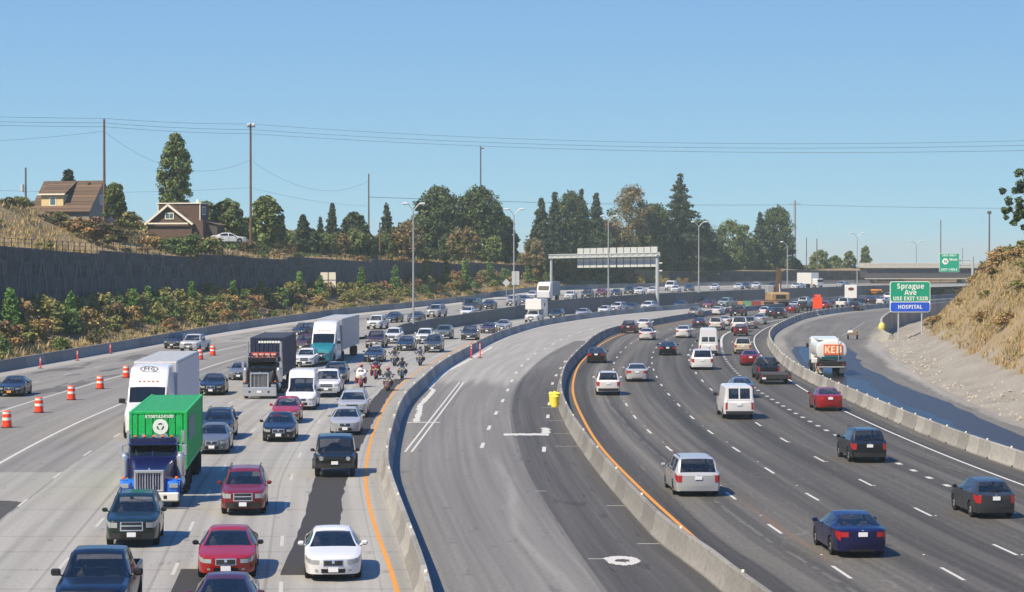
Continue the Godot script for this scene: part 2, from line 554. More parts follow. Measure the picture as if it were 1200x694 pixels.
func build_roads() -> void:
	var ns := FastNoiseLite.new(); ns.seed = 12; ns.frequency = 1.0; ns.fractal_octaves = 3
	var flat := func(_x, _z): return 0.0
	var white := tri_mat("road_white", [[0.0, Color(0.56, 0.56, 0.55)], [0.45, Color(0.72, 0.72, 0.70)], [1.0, Color(0.80, 0.80, 0.78)]], 0.7, 0.9, 3, 0.03)
	var faded := tri_mat("road_faded", [[0.0, Color(0.50, 0.50, 0.49)], [0.5, Color(0.66, 0.66, 0.64)], [1.0, Color(0.76, 0.76, 0.74)]], 0.8, 0.9, 4, 0.03)
	var yellow := tri_mat("road_yellow", [[0.0, Color(0.62, 0.44, 0.19)], [0.5, Color(0.76, 0.52, 0.18)], [1.0, Color(0.80, 0.58, 0.24)]], 0.7, 0.6, 5, 0.03)
	# left roadway: worn pale concrete, its outer lane greyer asphalt
	var tex := img(384, 2048, func(u, v):
		var z: float = 50.0 + v * 510.0
		var x: float = u * 24.0
		var g := 0.555
		g += ns.get_noise_2d(x * 0.35, z * 0.012) * 0.05
		g += ns.get_noise_2d(x * 1.5 + 50, z * 0.02) * 0.035
		g += ns.get_noise_2d(x * 6.0, z * 2.2) * 0.03
		var outer := 0.80 + ns.get_noise_2d(z * 0.05, 3.0) * 0.006
		if u > outer:
			g = 0.46 + ns.get_noise_2d(x * 0.8, z * 0.03) * 0.04 + ns.get_noise_2d(x * 6.0, z * 2.2) * 0.03
			if z < 113: g = 0.54 + ns.get_noise_2d(x * 0.8, z * 0.03) * 0.03
			if z < 100 + ns.get_noise_2d(x * 0.4, 9.0): g = 0.25 + ns.get_noise_2d(x * 3.0, z * 0.6) * 0.03
		elif absf(u - outer) < 0.006: g -= 0.10
		# wheel tracks and oil drips along each lane
		var lane: float = fposmod((u - 0.07) / 0.186, 1.0)
		g -= 0.06 * exp(-pow((lane - 0.5) / 0.09, 2.0)) * (0.6 + ns.get_noise_2d(x, z * 0.03))
		g -= 0.03 * (exp(-pow((lane - 0.22) / 0.07, 2.0)) + exp(-pow((lane - 0.78) / 0.07, 2.0)))
		if absf(lane - 0.98) < 0.012 and u < outer: g -= 0.07
		if fposmod(z, 4.6) < 0.2 and u < outer: g -= 0.05
		if ns.get_noise_2d(x * 0.9 + 90, z * 0.22) > 0.60: g -= 0.07
		return Color(g, g * 0.995, g * 0.97))
	var left := struct("road_left", ribbon(func(z): return cv(B1, z), func(z): return cv(LS1, z) - 0.02, 50, 560, 3.0, 7, flat), road_mat("road_left", tex))
	# upper road beyond the first solid line, rising to its own level
	tex = img(256, 1024, func(u, v):
		var z: float = 50.0 + v * 600.0
		var x: float = u * 20.0
		var g := 0.455 + ns.get_noise_2d(x * 0.5 + 7, z * 0.012) * 0.05 + ns.get_noise_2d(x * 2.0, z * 0.02) * 0.035 + ns.get_noise_2d(x * 6.0, z * 2.0) * 0.03
		if u > 0.86 + ns.get_noise_2d(z * 0.03, 1.0) * 0.01: g += 0.10
		if u > 0.32 and u < 0.80 and ns.get_noise_2d(x * 0.25 + 40, z * 0.05) > 0.22: g -= 0.12
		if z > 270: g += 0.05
		return Color(g, g * 0.99, g * 0.965))
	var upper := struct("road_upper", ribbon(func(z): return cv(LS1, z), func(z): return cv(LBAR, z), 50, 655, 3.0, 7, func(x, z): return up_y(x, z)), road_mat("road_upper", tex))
	# middle roadway, closed to traffic
	tex = img(256, 2048, func(u, v):
		var z: float = 50.0 + v * 510.0
		var x: float = u * 11.0
		var g := 0.415 + ns.get_noise_2d(x * 0.6 + 17, z * 0.012) * 0.045 + ns.get_noise_2d(x * 2.2, z * 0.014) * 0.045 + ns.get_noise_2d(x * 6.0 + 3, z * 2.2) * 0.035
		var far := smoothstep(184.0, 196.0, z + ns.get_noise_2d(x * 1.2, 5.0) * 8.0)
		g = lerpf(g, 0.54 + ns.get_noise_2d(x * 1.2, z * 0.03) * 0.05, far)
		if u < 0.06 and z > 190: g += 0.08
		# a pale scraped trail wandering down the middle
		var tr := 0.52 + 0.05 * sin(z * 0.06) + ns.get_noise_2d(z * 0.05, 77.0) * 0.05
		g += 0.055 * exp(-pow((u - tr) / 0.022, 2.0)) * smoothstep(125.0, 115.0, z)
		if ns.get_noise_2d(x * 0.8 + 60, z * 0.3) > 0.55: g -= 0.05
		return Color(g, g * 0.99, g * 0.965))
	var mid := struct("road_middle", ribbon(func(z): return cv(B1, z) + 0.02, func(z): return cv(B2, z) - 0.02, 50, 560, 3.0, 6, flat), road_mat("road_middle", tex))
	# darker lane of the middle roadway
	var bnd := [[50, 4.4], [73.7, 2.72], [97.5, 1.33], [110.4, 0.66], [130, 0.14], [147.8, -0.11], [160.8, -0.17], [181.8, 0.17], [212.7, 1.6], [246, 3.9], [300, 9.6]]
	tex = img(192, 1024, func(u, v):
		var z: float = 50.0 + v * 230.0
		var x: float = u * 4.0
		var g := 0.265 + ns.get_noise_2d(x * 0.9 + 5, z * 0.02) * 0.05 + ns.get_noise_2d(x * 4.0, z * 0.02) * 0.035 + ns.get_noise_2d(x * 7.0, z * 2.0) * 0.03
		if z > 180: g += 0.10 * smoothstep(180.0, 235.0, z)
		if ns.get_noise_2d(x * 0.8 + 20, z * 0.16) > 0.50: g -= 0.05
		if u < 0.05: g += 0.10
		return Color(g, g * 0.98, g * 0.95))
	var mid_dark := struct("road_middle_lane", ribbon(func(z): return cv(bnd, z), func(z): return cv(B2, z) - 0.25, 50, 280, 3.0, 5, func(_x, _z): return 0.004), road_mat("road_mid_dark", tex))
	# right roadway: dark asphalt, streaked along the lanes
	tex = img(384, 2048, func(u, v):
		var z: float = 50.0 + v * 510.0
		var x: float = u * 20.0
		var g := 0.258
		g += ns.get_noise_2d(x * 0.45 + 70, z * 0.010) * 0.06
		g += ns.get_noise_2d(x * 1.8, z * 0.014) * 0.065
		g += ns.get_noise_2d(x * 7.0, z * 2.4) * 0.05
		var lane: float = fposmod((u - 0.085) / 0.184, 1.0)
		g += 0.035 * (exp(-pow((lane - 0.25) / 0.08, 2.0)) + exp(-pow((lane - 0.75) / 0.08, 2.0)))
		g -= 0.045 * exp(-pow((lane - 0.5) / 0.1, 2.0))
		if u < 0.10: g -= 0.04
		if u > 0.10 and u < 0.30: g += 0.05
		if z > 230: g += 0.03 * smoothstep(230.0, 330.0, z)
		var cr: float = ns.get_noise_2d(x * 0.35 + 31, z * 0.05)
		if absf(cr) < 0.012: g += 0.05
		# scar of an old lane line and rusty drip trails in the first lane
		var scar := 0.165 + 0.02 * sin(z * 0.021) + ns.get_noise_2d(z * 0.04, 15.0) * 0.006
		if absf(u - scar) < 0.004 and ns.get_noise_2d(z * 0.35, 3.0) > -0.12: g += 0.08
		var rust := exp(-pow((u - 0.235 - ns.get_noise_2d(z * 0.02, 25.0) * 0.02) / 0.008, 2.0)) * clampf(0.4 + ns.get_noise_2d(z * 0.06, 35.0), 0, 1)
		if rust > 0.02: return Color(g * (1.0 + 0.12 * rust), g * (0.975 - 0.06 * rust), g * (0.915 - 0.16 * rust))
		return Color(g, g * 0.975, g * 0.915))
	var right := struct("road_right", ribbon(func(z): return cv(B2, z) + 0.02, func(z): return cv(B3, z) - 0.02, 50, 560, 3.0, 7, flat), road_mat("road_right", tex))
	# slip road under construction
	tex = img(192, 1024, func(u, v):
		var z: float = 50.0 + v * 450.0
		var x: float = u * 8.0
		var g := 0.365 + ns.get_noise_2d(x * 0.5 + 17, z * 0.02) * 0.05 + ns.get_noise_2d(x * 2.0, z * 0.03) * 0.04 + ns.get_noise_2d(x * 7.0, z * 2.0) * 0.035
		g += 0.11 * smoothstep(0.03, -0.03, u - 0.13 - ns.get_noise_2d(z * 0.03, 4.0) * 0.03)
		g += 0.15 * smoothstep(-0.05, 0.05, u - 0.87 - ns.get_noise_2d(z * 0.025, 2.0) * 0.06 - ns.get_noise_2d(x * 2.0, z * 0.3) * 0.05)
		return Color(g * 1.01, g * 0.99, g * 0.95))
	var slip := struct("road_slip", ribbon(func(z): return cv(B3, z) + 0.02, func(z): return cv(XR, z) + 0.3, 50, 500, 3.0, 6, flat), road_mat("road_slip", tex))
	# wet strip on the slip road: a film of water over dark asphalt
	var wet_soup := []
	var wl := [[90, 0.10, 0.52], [120, 0.10, 0.56], [143, 0.10, 0.66], [165, 0.10, 0.70], [190, 0.12, 0.62], [215, 0.14, 0.56], [235, 0.15, 0.55], [252, 0.17, 0.60], [262, 0.22, 0.55]]
	var damp := tri_mat("damp_asphalt", [[0.0, Color(0.14, 0.135, 0.13)], [0.5, Color(0.18, 0.172, 0.165)], [1.0, Color(0.24, 0.225, 0.21)]], 0.45, 0.4, 6, 0.02)
	var wet := mat("wet_asphalt", Color(0.09, 0.09, 0.095), 0.30)
	wet.metallic_specular = 0.4
	var wn := noise_tex(9, 0.02, [[0.0, Color.BLACK], [1.0, Color.WHITE]])
	wn.color_ramp = null
	wn.as_normal_map = true
	wn.bump_strength = 1.2
	wet.normal_enabled = true
	wet.normal_texture = wn
	wet.normal_scale = 1.5
	wet.uv1_triplanar = true
	wet.uv1_world_triplanar = true
	wet.uv1_scale = Vector3(0.5, 0.5, 0.12)
	for lay in 2:
		var pts := []
		var n := 0
		var z := 90.0
		while z <= 263.0:
			var a := cv(B3, z); var b := cv(XR, z)
			var u0 := 0.1; var u1 := 0.6
			for i in wl.size() - 1:
				if z >= wl[i][0] and z <= wl[i + 1][0]:
					var f: float = (z - wl[i][0]) / (wl[i + 1][0] - wl[i][0])
					u0 = lerpf(wl[i][1], wl[i + 1][1], f); u1 = lerpf(wl[i][2], wl[i + 1][2], f)
			var j: float = ns.get_noise_2d(z * 0.045, 50.0 + lay * 9.0) * 0.07
			if lay == 1:
				var w := u1 - u0
				u0 += w * (0.14 + 0.08 * ns.get_noise_2d(z * 0.06, 8.0)); u1 -= w * (0.40 + j * 3.0)
			else: u1 += 0.12 + j
			for i in 3:
				pts.append(vp(lerpf(lerpf(a, b, u0), lerpf(a, b, u1), i / 2.0), z, 0.004 + lay * 0.004))
			n += 1
			z += 1.0
		part(slip, "damp_patch" if lay == 0 else "water_film", grid_mesh(pts, 3, n, PackedVector2Array()), damp if lay == 0 else wet)
	# markings
	stripe(left, "edge_line", YL, 50, 540, 0.16, 0.004, yellow)
	dashes(left, LA, 62, 440, 10.4, faded)
	dashes(left, LB, 62, 400, 15.0, faded)
	dashes(left, LC, 62, 290, 4.1, faded)
	dashes(left, LD, 62, 250, 11.3, faded)
	stripe(left, "solid_line", [[50, -19.9], [90, -23.4], [119, -25.5], [143, -26.6], [164, -27.0], [212, -27.7], [242, -26.4], [270, -21.7], [298, -14.2]], 50, 292, 0.17, 0.004, white)
	var on_up := func(x, z): return up_y(x, z)
	stripe(upper, "solid_line", LS2, 50, 500, 0.17, 0.006, white, on_up)
	stripe(upper, "edge_line", LEDGE, 50, 590, 0.15, 0.006, faded, on_up)
	dashes(upper, LDASH, 62, 440, 6.0, faded, 3.05, 12.19, 0.13, 0.006, on_up)
	stripe(right, "edge_line", YR, 50, 530, 0.17, 0.004, yellow)
	dashes(right, R1, 60, 420, 16.2, white)
	dashes(right, R2, 60, 420, 15.8, white)
	dashes(right, R3, 60, 420, 9.9, white)
	dashes(right, R4, 60, 262, 2.2, white, 0.95, 3.66, 0.26)
	stripe(right, "solid_line", R4, 262, 375, 0.26, 0.004, white)
	stripe(right, "edge_line", ER, 50, 440, 0.15, 0.004, white)
	# raised pavement buttons between the dashes
	var bs := []
	lathe(bs, [[0.0, 0.055], [0.012, 0.045], [0.018, 0.0]], Vector3.ZERO, Vector3.UP, 6)
	var btn := commit(bs)
	for t in [R1, R2, R3]:
		var z := 67.0
		while z < 220:
			part(right, "road_stud", btn, white, vp(cv(t, z) + 0.02, z + 3.0, 0.0))
			z += 12.19
	# middle roadway paint
	dashes(mid, [[100, -2.2], [128.6, -1.6], [141.4, -1.37], [154, -1.05], [167.2, -0.66], [180.6, -0.32], [193.8, 0.0], [206.1, 0.37], [220, 0.95], [245.9, 2.47], [256.7, 3.46], [300, 7.6], [340, 13.5]], 127, 330, 0.0, white, 3.4, 12.9, 0.2, 0.004)
	dashes(mid_dark, [[100, 1.2], [125.6, 1.69], [151.1, 2.28], [191.3, 3.3], [230, 5.2]], 119, 230, 5.5, white, 3.2, 12.6, 0.2, 0.008)
	for o in [-0.17, 0.17]:
		stripe(mid, "double_line", [[124, -5.45 + o], [191, -4.05 + o]], 124.5, 191, 0.12, 0.004, white)
	# new white paint spilled and rolled along the edge of the closed lanes
	var spill := [[340, 6.9], [302, 1.3], [278.7, -1.3], [255, -2.6], [232.2, -4.05], [218, -5.0], [209, -5.75], [200, -6.0], [192.5, -6.38], [187, -6.25], [183, -6.4], [180.6, -5.95], [172, -6.05], [162.6, -6.3], [155, -6.05], [146.5, -5.92]]
	var lump := func(z0, z1, t, w, parent, nm, y):
		var pts := []
		var n := 0
		var z: float = z0
		while z <= z1 + 0.001:
			var ww: float = w * (1.0 + ns.get_noise_2d(z * 0.9, w * 30) * 0.7)
			var c: float = pw(t, z) + ns.get_noise_2d(z * 0.5, 20.0) * 0.08
			pts.append(vp(c - ww * 0.5, z, y)); pts.append(vp(c + ww * 0.5, z, y))
			n += 1
			z += 0.5
		part(parent, nm, grid_mesh(pts, 2, n, PackedVector2Array()), white)
	var sp2 := []
	for i in spill.size(): sp2.append(spill[spill.size() - 1 - i])
	lump.call(146.5, 262.0, sp2, 0.36, mid, "paint_spill", 0.004)
	var blob := func(c: Vector2, rx: float, rz: float, parent, nm, y):
		var s := []
		var n := 22
		for i in n:
			var p := []
			for k in 2:
				var a := TAU * ((i + k) % n) / n
				var r: float = 1.0 + ns.get_noise_2d(cos(a) * 2.0 + c.x, sin(a) * 2.0 + c.y) * 0.6
				p.append(vp(c.x + cos(a) * rx * r, c.y + sin(a) * rz * r, y))
			tri(s, vp(c.x, c.y, y), p[0], p[1])
		part(parent, nm, commit(s, 0), white)
	for i in 15:
		blob.call(Vector2(-0.35 + i * 0.165, 136.3 + ns.get_noise_2d(i * 3.0, 1.0) * 0.4), 0.16, 0.8, mid_dark, "paint_splash", 0.008 + 0.0015 * (i % 3))
	for i in 5:
		blob.call(Vector2(1.95 + 0.06 * (i % 2), 137.6 + i * 0.8), 0.24, 0.8, mid_dark, "paint_splash", 0.014 + 0.0015 * (i % 3))
	for i in 12:
		blob.call(Vector2(3.75 + cos(i * TAU / 12) * 0.5 * (0.8 + 0.4 * absf(ns.get_noise_2d(i * 5.0, 3.0))), 80.6 + sin(i * TAU / 12) * 0.8), 0.17 + 0.12 * ns.get_noise_2d(i * 7.0, 2.0), 0.42, mid_dark, "paint_splash", 0.008 + 0.0015 * (i % 3))
	for i in 9:
		blob.call(Vector2(-6.3 + i * 0.22, 145.9 + 0.1 * (i % 2)), 0.15, 0.35, mid, "paint_splash", 0.009 + 0.0015 * (i % 3))
	# thin pale transverse score marks
	for q in [[128.0, 2.3, 1.6], [137.0, 2.4, 1.1], [147.5, 2.1, 1.2], [160.0, 2.0, 1.4], [176.0, 2.4, 1.4], [185.0, 2.6, 1.6], [98.0, 3.9, 1.6], [85.2, 4.5, 0.8], [81.0, 2.6, 0.7], [104.0, 1.0, 0.5]]:
		var s := []
		quad(s, vp(q[1], q[0], 0.0075), vp(q[1] + q[2], q[0], 0.0075), vp(q[1] + q[2], q[0] + 0.12, 0.0075), vp(q[1], q[0] + 0.12, 0.0075))
		part(mid_dark, "score_mark", commit(s, 0), faded)
	# fresh asphalt repairs in the lane beside the yellow line
	var black := tri_mat("fresh_asphalt", [[0.0, Color(0.145, 0.14, 0.135)], [0.5, Color(0.18, 0.17, 0.165)], [1.0, Color(0.225, 0.215, 0.205)]], 0.85, 0.8, 8, 0.03)
	var pl := [[77, -7.55], [83, -7.75], [89.5, -8.0], [97, -8.4], [110, -9.15], [130, -9.55], [152, -9.75], [185, -9.9], [196, -9.7]]
	var pr := [[77, -5.6], [85, -6.2], [93.5, -6.75], [110, -7.65], [130, -8.2], [152, -8.65], [185, -9.0], [196, -8.8]]
	part(left, "asphalt_repair", ribbon(func(z): return cv(pl, z) + ns.get_noise_2d(z * 0.6, 6.0) * 0.12, func(z): return cv(pr, z) + ns.get_noise_2d(z * 0.6, 9.0) * 0.12, 77, 196, 1.5, 2, func(_x, _z): return 0.003), black)
	part(left, "asphalt_repair", ribbon(func(z): return cv(LB, z) + 0.2, func(z): return cv(LA, z) - 1.0, 60, 78.5, 2.0, 2, func(_x, _z): return 0.003), black)

# ------------------------------------------------------------------ concrete barriers, one segment after the other
func jersey(h: float) -> ArrayMesh:
	var k := "jersey%.2f" % h
	if meshes.has(k): return meshes[k]
	var pr := [Vector2(-0.30, 0), Vector2(-0.30, 0.075), Vector2(-0.175, 0.30), Vector2(-0.095, h - 0.03), Vector2(-0.07, h), Vector2(0.07, h), Vector2(0.095, h - 0.03), Vector2(0.175, 0.30), Vector2(0.30, 0.075), Vector2(0.30, 0)]
	var s := []
	for i in pr.size() - 1:
		var a: Vector2 = pr[i]; var b: Vector2 = pr[i + 1]
		quad_out(s, Vector3(a.x, a.y, -0.497), Vector3(b.x, b.y, -0.497), Vector3(b.x, b.y, 0.497), Vector3(a.x, a.y, 0.497), Vector3((a.x + b.x) * 0.5 + 0.001, (0.6 if a.y == b.y else 0.1), 0))
	for e in [-0.497, 0.497]:
		for i in range(0, 4):
			var a: Vector2 = pr[i]; var b: Vector2 = pr[i + 1]
			quad_out(s, Vector3(a.x, a.y, e), Vector3(b.x, b.y, e), Vector3(-b.x, b.y, e), Vector3(-a.x, a.y, e), Vector3(0, 0, e))
	meshes[k] = commit(s, 25)
	return meshes[k]

func barrier_run(label: String, t: Array, z0: float, z1: float, h: float, seg: float, off: float, tones: Array, fy = null, mark := 0, slots := false) -> void:
	var o := thing("concrete_barrier", label, "barrier", "concrete barriers along the roadways")
	var z := z0
	var k := 0
	var refl := mat("reflector", Color(0.92, 0.90, 0.82), 0.4)
	var rs := []
	box(rs, Vector3(0, 0.05, 0), Vector3(0.09, 0.10, 0.05), 0.015)
	var rmesh: ArrayMesh = meshes.get("refl", commit(rs, 0)); meshes["refl"] = rmesh
	var ss := []
	box(ss, Vector3.ZERO, Vector3(0.05, 0.10, 0.22), 0.01)
	var smesh: ArrayMesh = meshes.get("slot", commit(ss, 0)); meshes["slot"] = smesh
	while z < z1:
		var s := slope(t, z)
		var dz := seg / sqrt(1 + s * s)
		var p := side_pt(t, z, absf(off), signf(off)); var q := side_pt(t, z + dz, absf(off), signf(off))
		var ya := 0.0; var yb := 0.0
		if fy != null:
			ya = fy.call(p.x, p.y); yb = fy.call(q.x, q.y)
		var a := vp(p.x, p.y, ya - 0.01); var b := vp(q.x, q.y, yb - 0.01)
		var d := b - a
		var fw := -d.normalized()
		var rt := Vector3.UP.cross(fw).normalized()
		var m: Material = tones[(k * 7 + (k * k) % 5) % tones.size()]
		var seg_o := part(o, "segment", jersey(h), m)
		seg_o.transform = Transform3D(Basis(rt, Vector3.UP, fw * (d.length() + 0.002)), (a + b) * 0.5)
		if mark > 0 and k % mark == 0:
			part(o, "reflector", rmesh, refl, (a + b) * 0.5 + Vector3(0, h, 0))
		if slots and k % 2 == 0 and z < 220:
			var sl := part(o, "slot_shade", smesh, mat("rubber", Color(0.08, 0.08, 0.085), 0.9))  # dark box stands in for the shade of an opening, not rubber
			sl.transform = Transform3D(Basis(rt, Vector3.UP, fw), a - rt * 0.29 + Vector3(0, 0.06, 0))
		z += dz
		k += 1

func build_barriers() -> void:
	var tone := func(key, g): return tri_mat(key, [[0.0, Color(g * 0.70, g * 0.69, g * 0.66)], [0.4, Color(g * 0.97, g * 0.96, g * 0.93)], [0.75, Color(g, g * 0.99, g * 0.965)], [1.0, Color(g * 1.07, g * 1.06, g * 1.03)]], 0.9, 0.35, 11, 0.02)
	var pale := [tone.call("conc_a", 0.55), tone.call("conc_b", 0.60), tone.call("conc_c", 0.50)]
	var old := [tone.call("conc_d", 0.46), tone.call("conc_e", 0.50), tone.call("conc_b2", 0.53)]
	barrier_run("long concrete median barrier curving between the oncoming lanes and the closed middle lanes", B1, 58, 548, 0.86, 3.8, 0.0, pale, null, 3)
	barrier_run("concrete barrier curving between the closed middle lanes and the yellow line on the right", B2, 58, 548, 0.86, 3.8, 0.0, old, null, 3)
	barrier_run("pale concrete barrier between the departing lanes and the wet slip road", B3, 58, 540, 0.86, 2.4, 0.0, pale, null, 2, true)
	barrier_run("shaded concrete barrier along the foot of the planted bank", LBAR, 120, 640, 1.0, 6.0, 0.0, old, func(x, z): return e_out(z))
	# white reflective blobs on the inner face of the first barrier are the reflectors above

# ------------------------------------------------------------------ retaining walls
func panel_meshes() -> Array:
	if meshes.has("panels"): return meshes["panels"]
	var out := []
	for v in 5:
		var s := []
		var x := -0.495
		var nr := 13
		var xs := []
		for i in nr + 1: xs.append(lerpf(-0.494, 0.494, i / float(nr)) + (rng.randf_range(-0.018, 0.018) if i > 0 and i < nr else 0.0))
		for i in nr:
			var dp := rng.randf_range(0.0, 0.05) + (0.05 if i % 2 == 0 else 0.0)
			var a := float(xs[i]); var b := float(xs[i + 1])
			var z := dp
			quad(s, Vector3(a + 0.008, -0.492, z), Vector3(b - 0.008, -0.492, z), Vector3(b - 0.008, 0.492, z), Vector3(a + 0.008, 0.492, z))
			quad_out(s, Vector3(a, -0.492, -0.02), Vector3(a + 0.008, -0.492, z), Vector3(a + 0.008, 0.492, z), Vector3(a, 0.492, -0.02), Vector3(-1, 0, 0.2))
			quad_out(s, Vector3(b, -0.492, -0.02), Vector3(b - 0.008, -0.492, z), Vector3(b - 0.008, 0.492, z), Vector3(b, 0.492, -0.02), Vector3(1, 0, 0.2))
			quad_out(s, Vector3(a, 0.492, -0.02), Vector3(b, 0.492, -0.02), Vector3(b - 0.008, 0.492, z), Vector3(a + 0.008, 0.492, z), Vector3(0, 1, 0))
		out.append(commit(s, 0))
	meshes["panels"] = out
	return out

func wall_run(o: Node3D, z0: float, z1: float, dist: float, t: Array, sgn: float, fbase: Callable, ftop: Callable, tones: Array, row := 1.5, width := 3.0, most := 300) -> void:
	var pm := panel_meshes()
	var cnt := 0
	var rest := []
	var back := []
	var z := z0
	var k := 0
	while z < z1:
		var s := slope(t, z)
		var dz := width / sqrt(1 + s * s)
		var p := side_pt(t, z, dist, sgn); var q := side_pt(t, z + dz, dist, sgn)
		var a := vp(p.x, p.y); var b := vp(q.x, q.y)
		var along := (b - a).normalized()
		var nrm := along.cross(Vector3.UP).normalized() * (1.0 if sgn < 0 else -1.0)
		var y0: float = fbase.call(z + dz * 0.5); var y1: float = ftop.call(z + dz * 0.5)
		# core behind the panels
		for e in 1:
			var h0 := a + Vector3(0, y0, 0); var h1 := b + Vector3(0, y0, 0)
			var t0 := a + Vector3(0, y1, 0); var t1 := b + Vector3(0, y1, 0)
			quad_out(back, h0, h1, t1, t0, nrm)
			quad_out(back, h0 - nrm * 0.3, h1 - nrm * 0.3, t1 - nrm * 0.3, t0 - nrm * 0.3, -nrm)
			quad_out(back, t0, t1, t1 - nrm * 0.3, t0 - nrm * 0.3, Vector3.UP)
			quad_out(back, h0, t0, t0 - nrm * 0.3, h0 - nrm * 0.3, -along)
			quad_out(back, h1, t1, t1 - nrm * 0.3, h1 - nrm * 0.3, along)
		var y := y1
		var r := 0
		while y > y0 + 0.2:
			var hh := minf(row, y - y0)
			var bs := Basis(along * (b - a).length() * (1.0 if along.cross(Vector3.UP).dot(nrm) > 0 else -1.0), Vector3.UP * hh, nrm)
			var tr := Transform3D(bs, (a + b) * 0.5 + Vector3(0, y - hh * 0.5, 0) + nrm * 0.03)
			var mi: int = (k * 3 + r * 5 + (k * r) % 3) % pm.size()
			if cnt < most:
				var po := part(o, "panel", pm[mi], tones[(k + r * 2 + (k * k) % 3) % tones.size()])
				po.transform = tr
				cnt += 1
			else: rest.append([mi, tr])
			y -= row
			r += 1
		z += dz
		k += 1
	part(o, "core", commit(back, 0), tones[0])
	if rest.size() > 0:
		var st := SurfaceTool.new()
		st.begin(Mesh.PRIMITIVE_TRIANGLES)
		for e in rest: st.append_from(pm[e[0]], 0, e[1])
		var ro := part(o, "far_panels", st.commit(), tones[1])
		ro.set_meta("kind", "stuff")

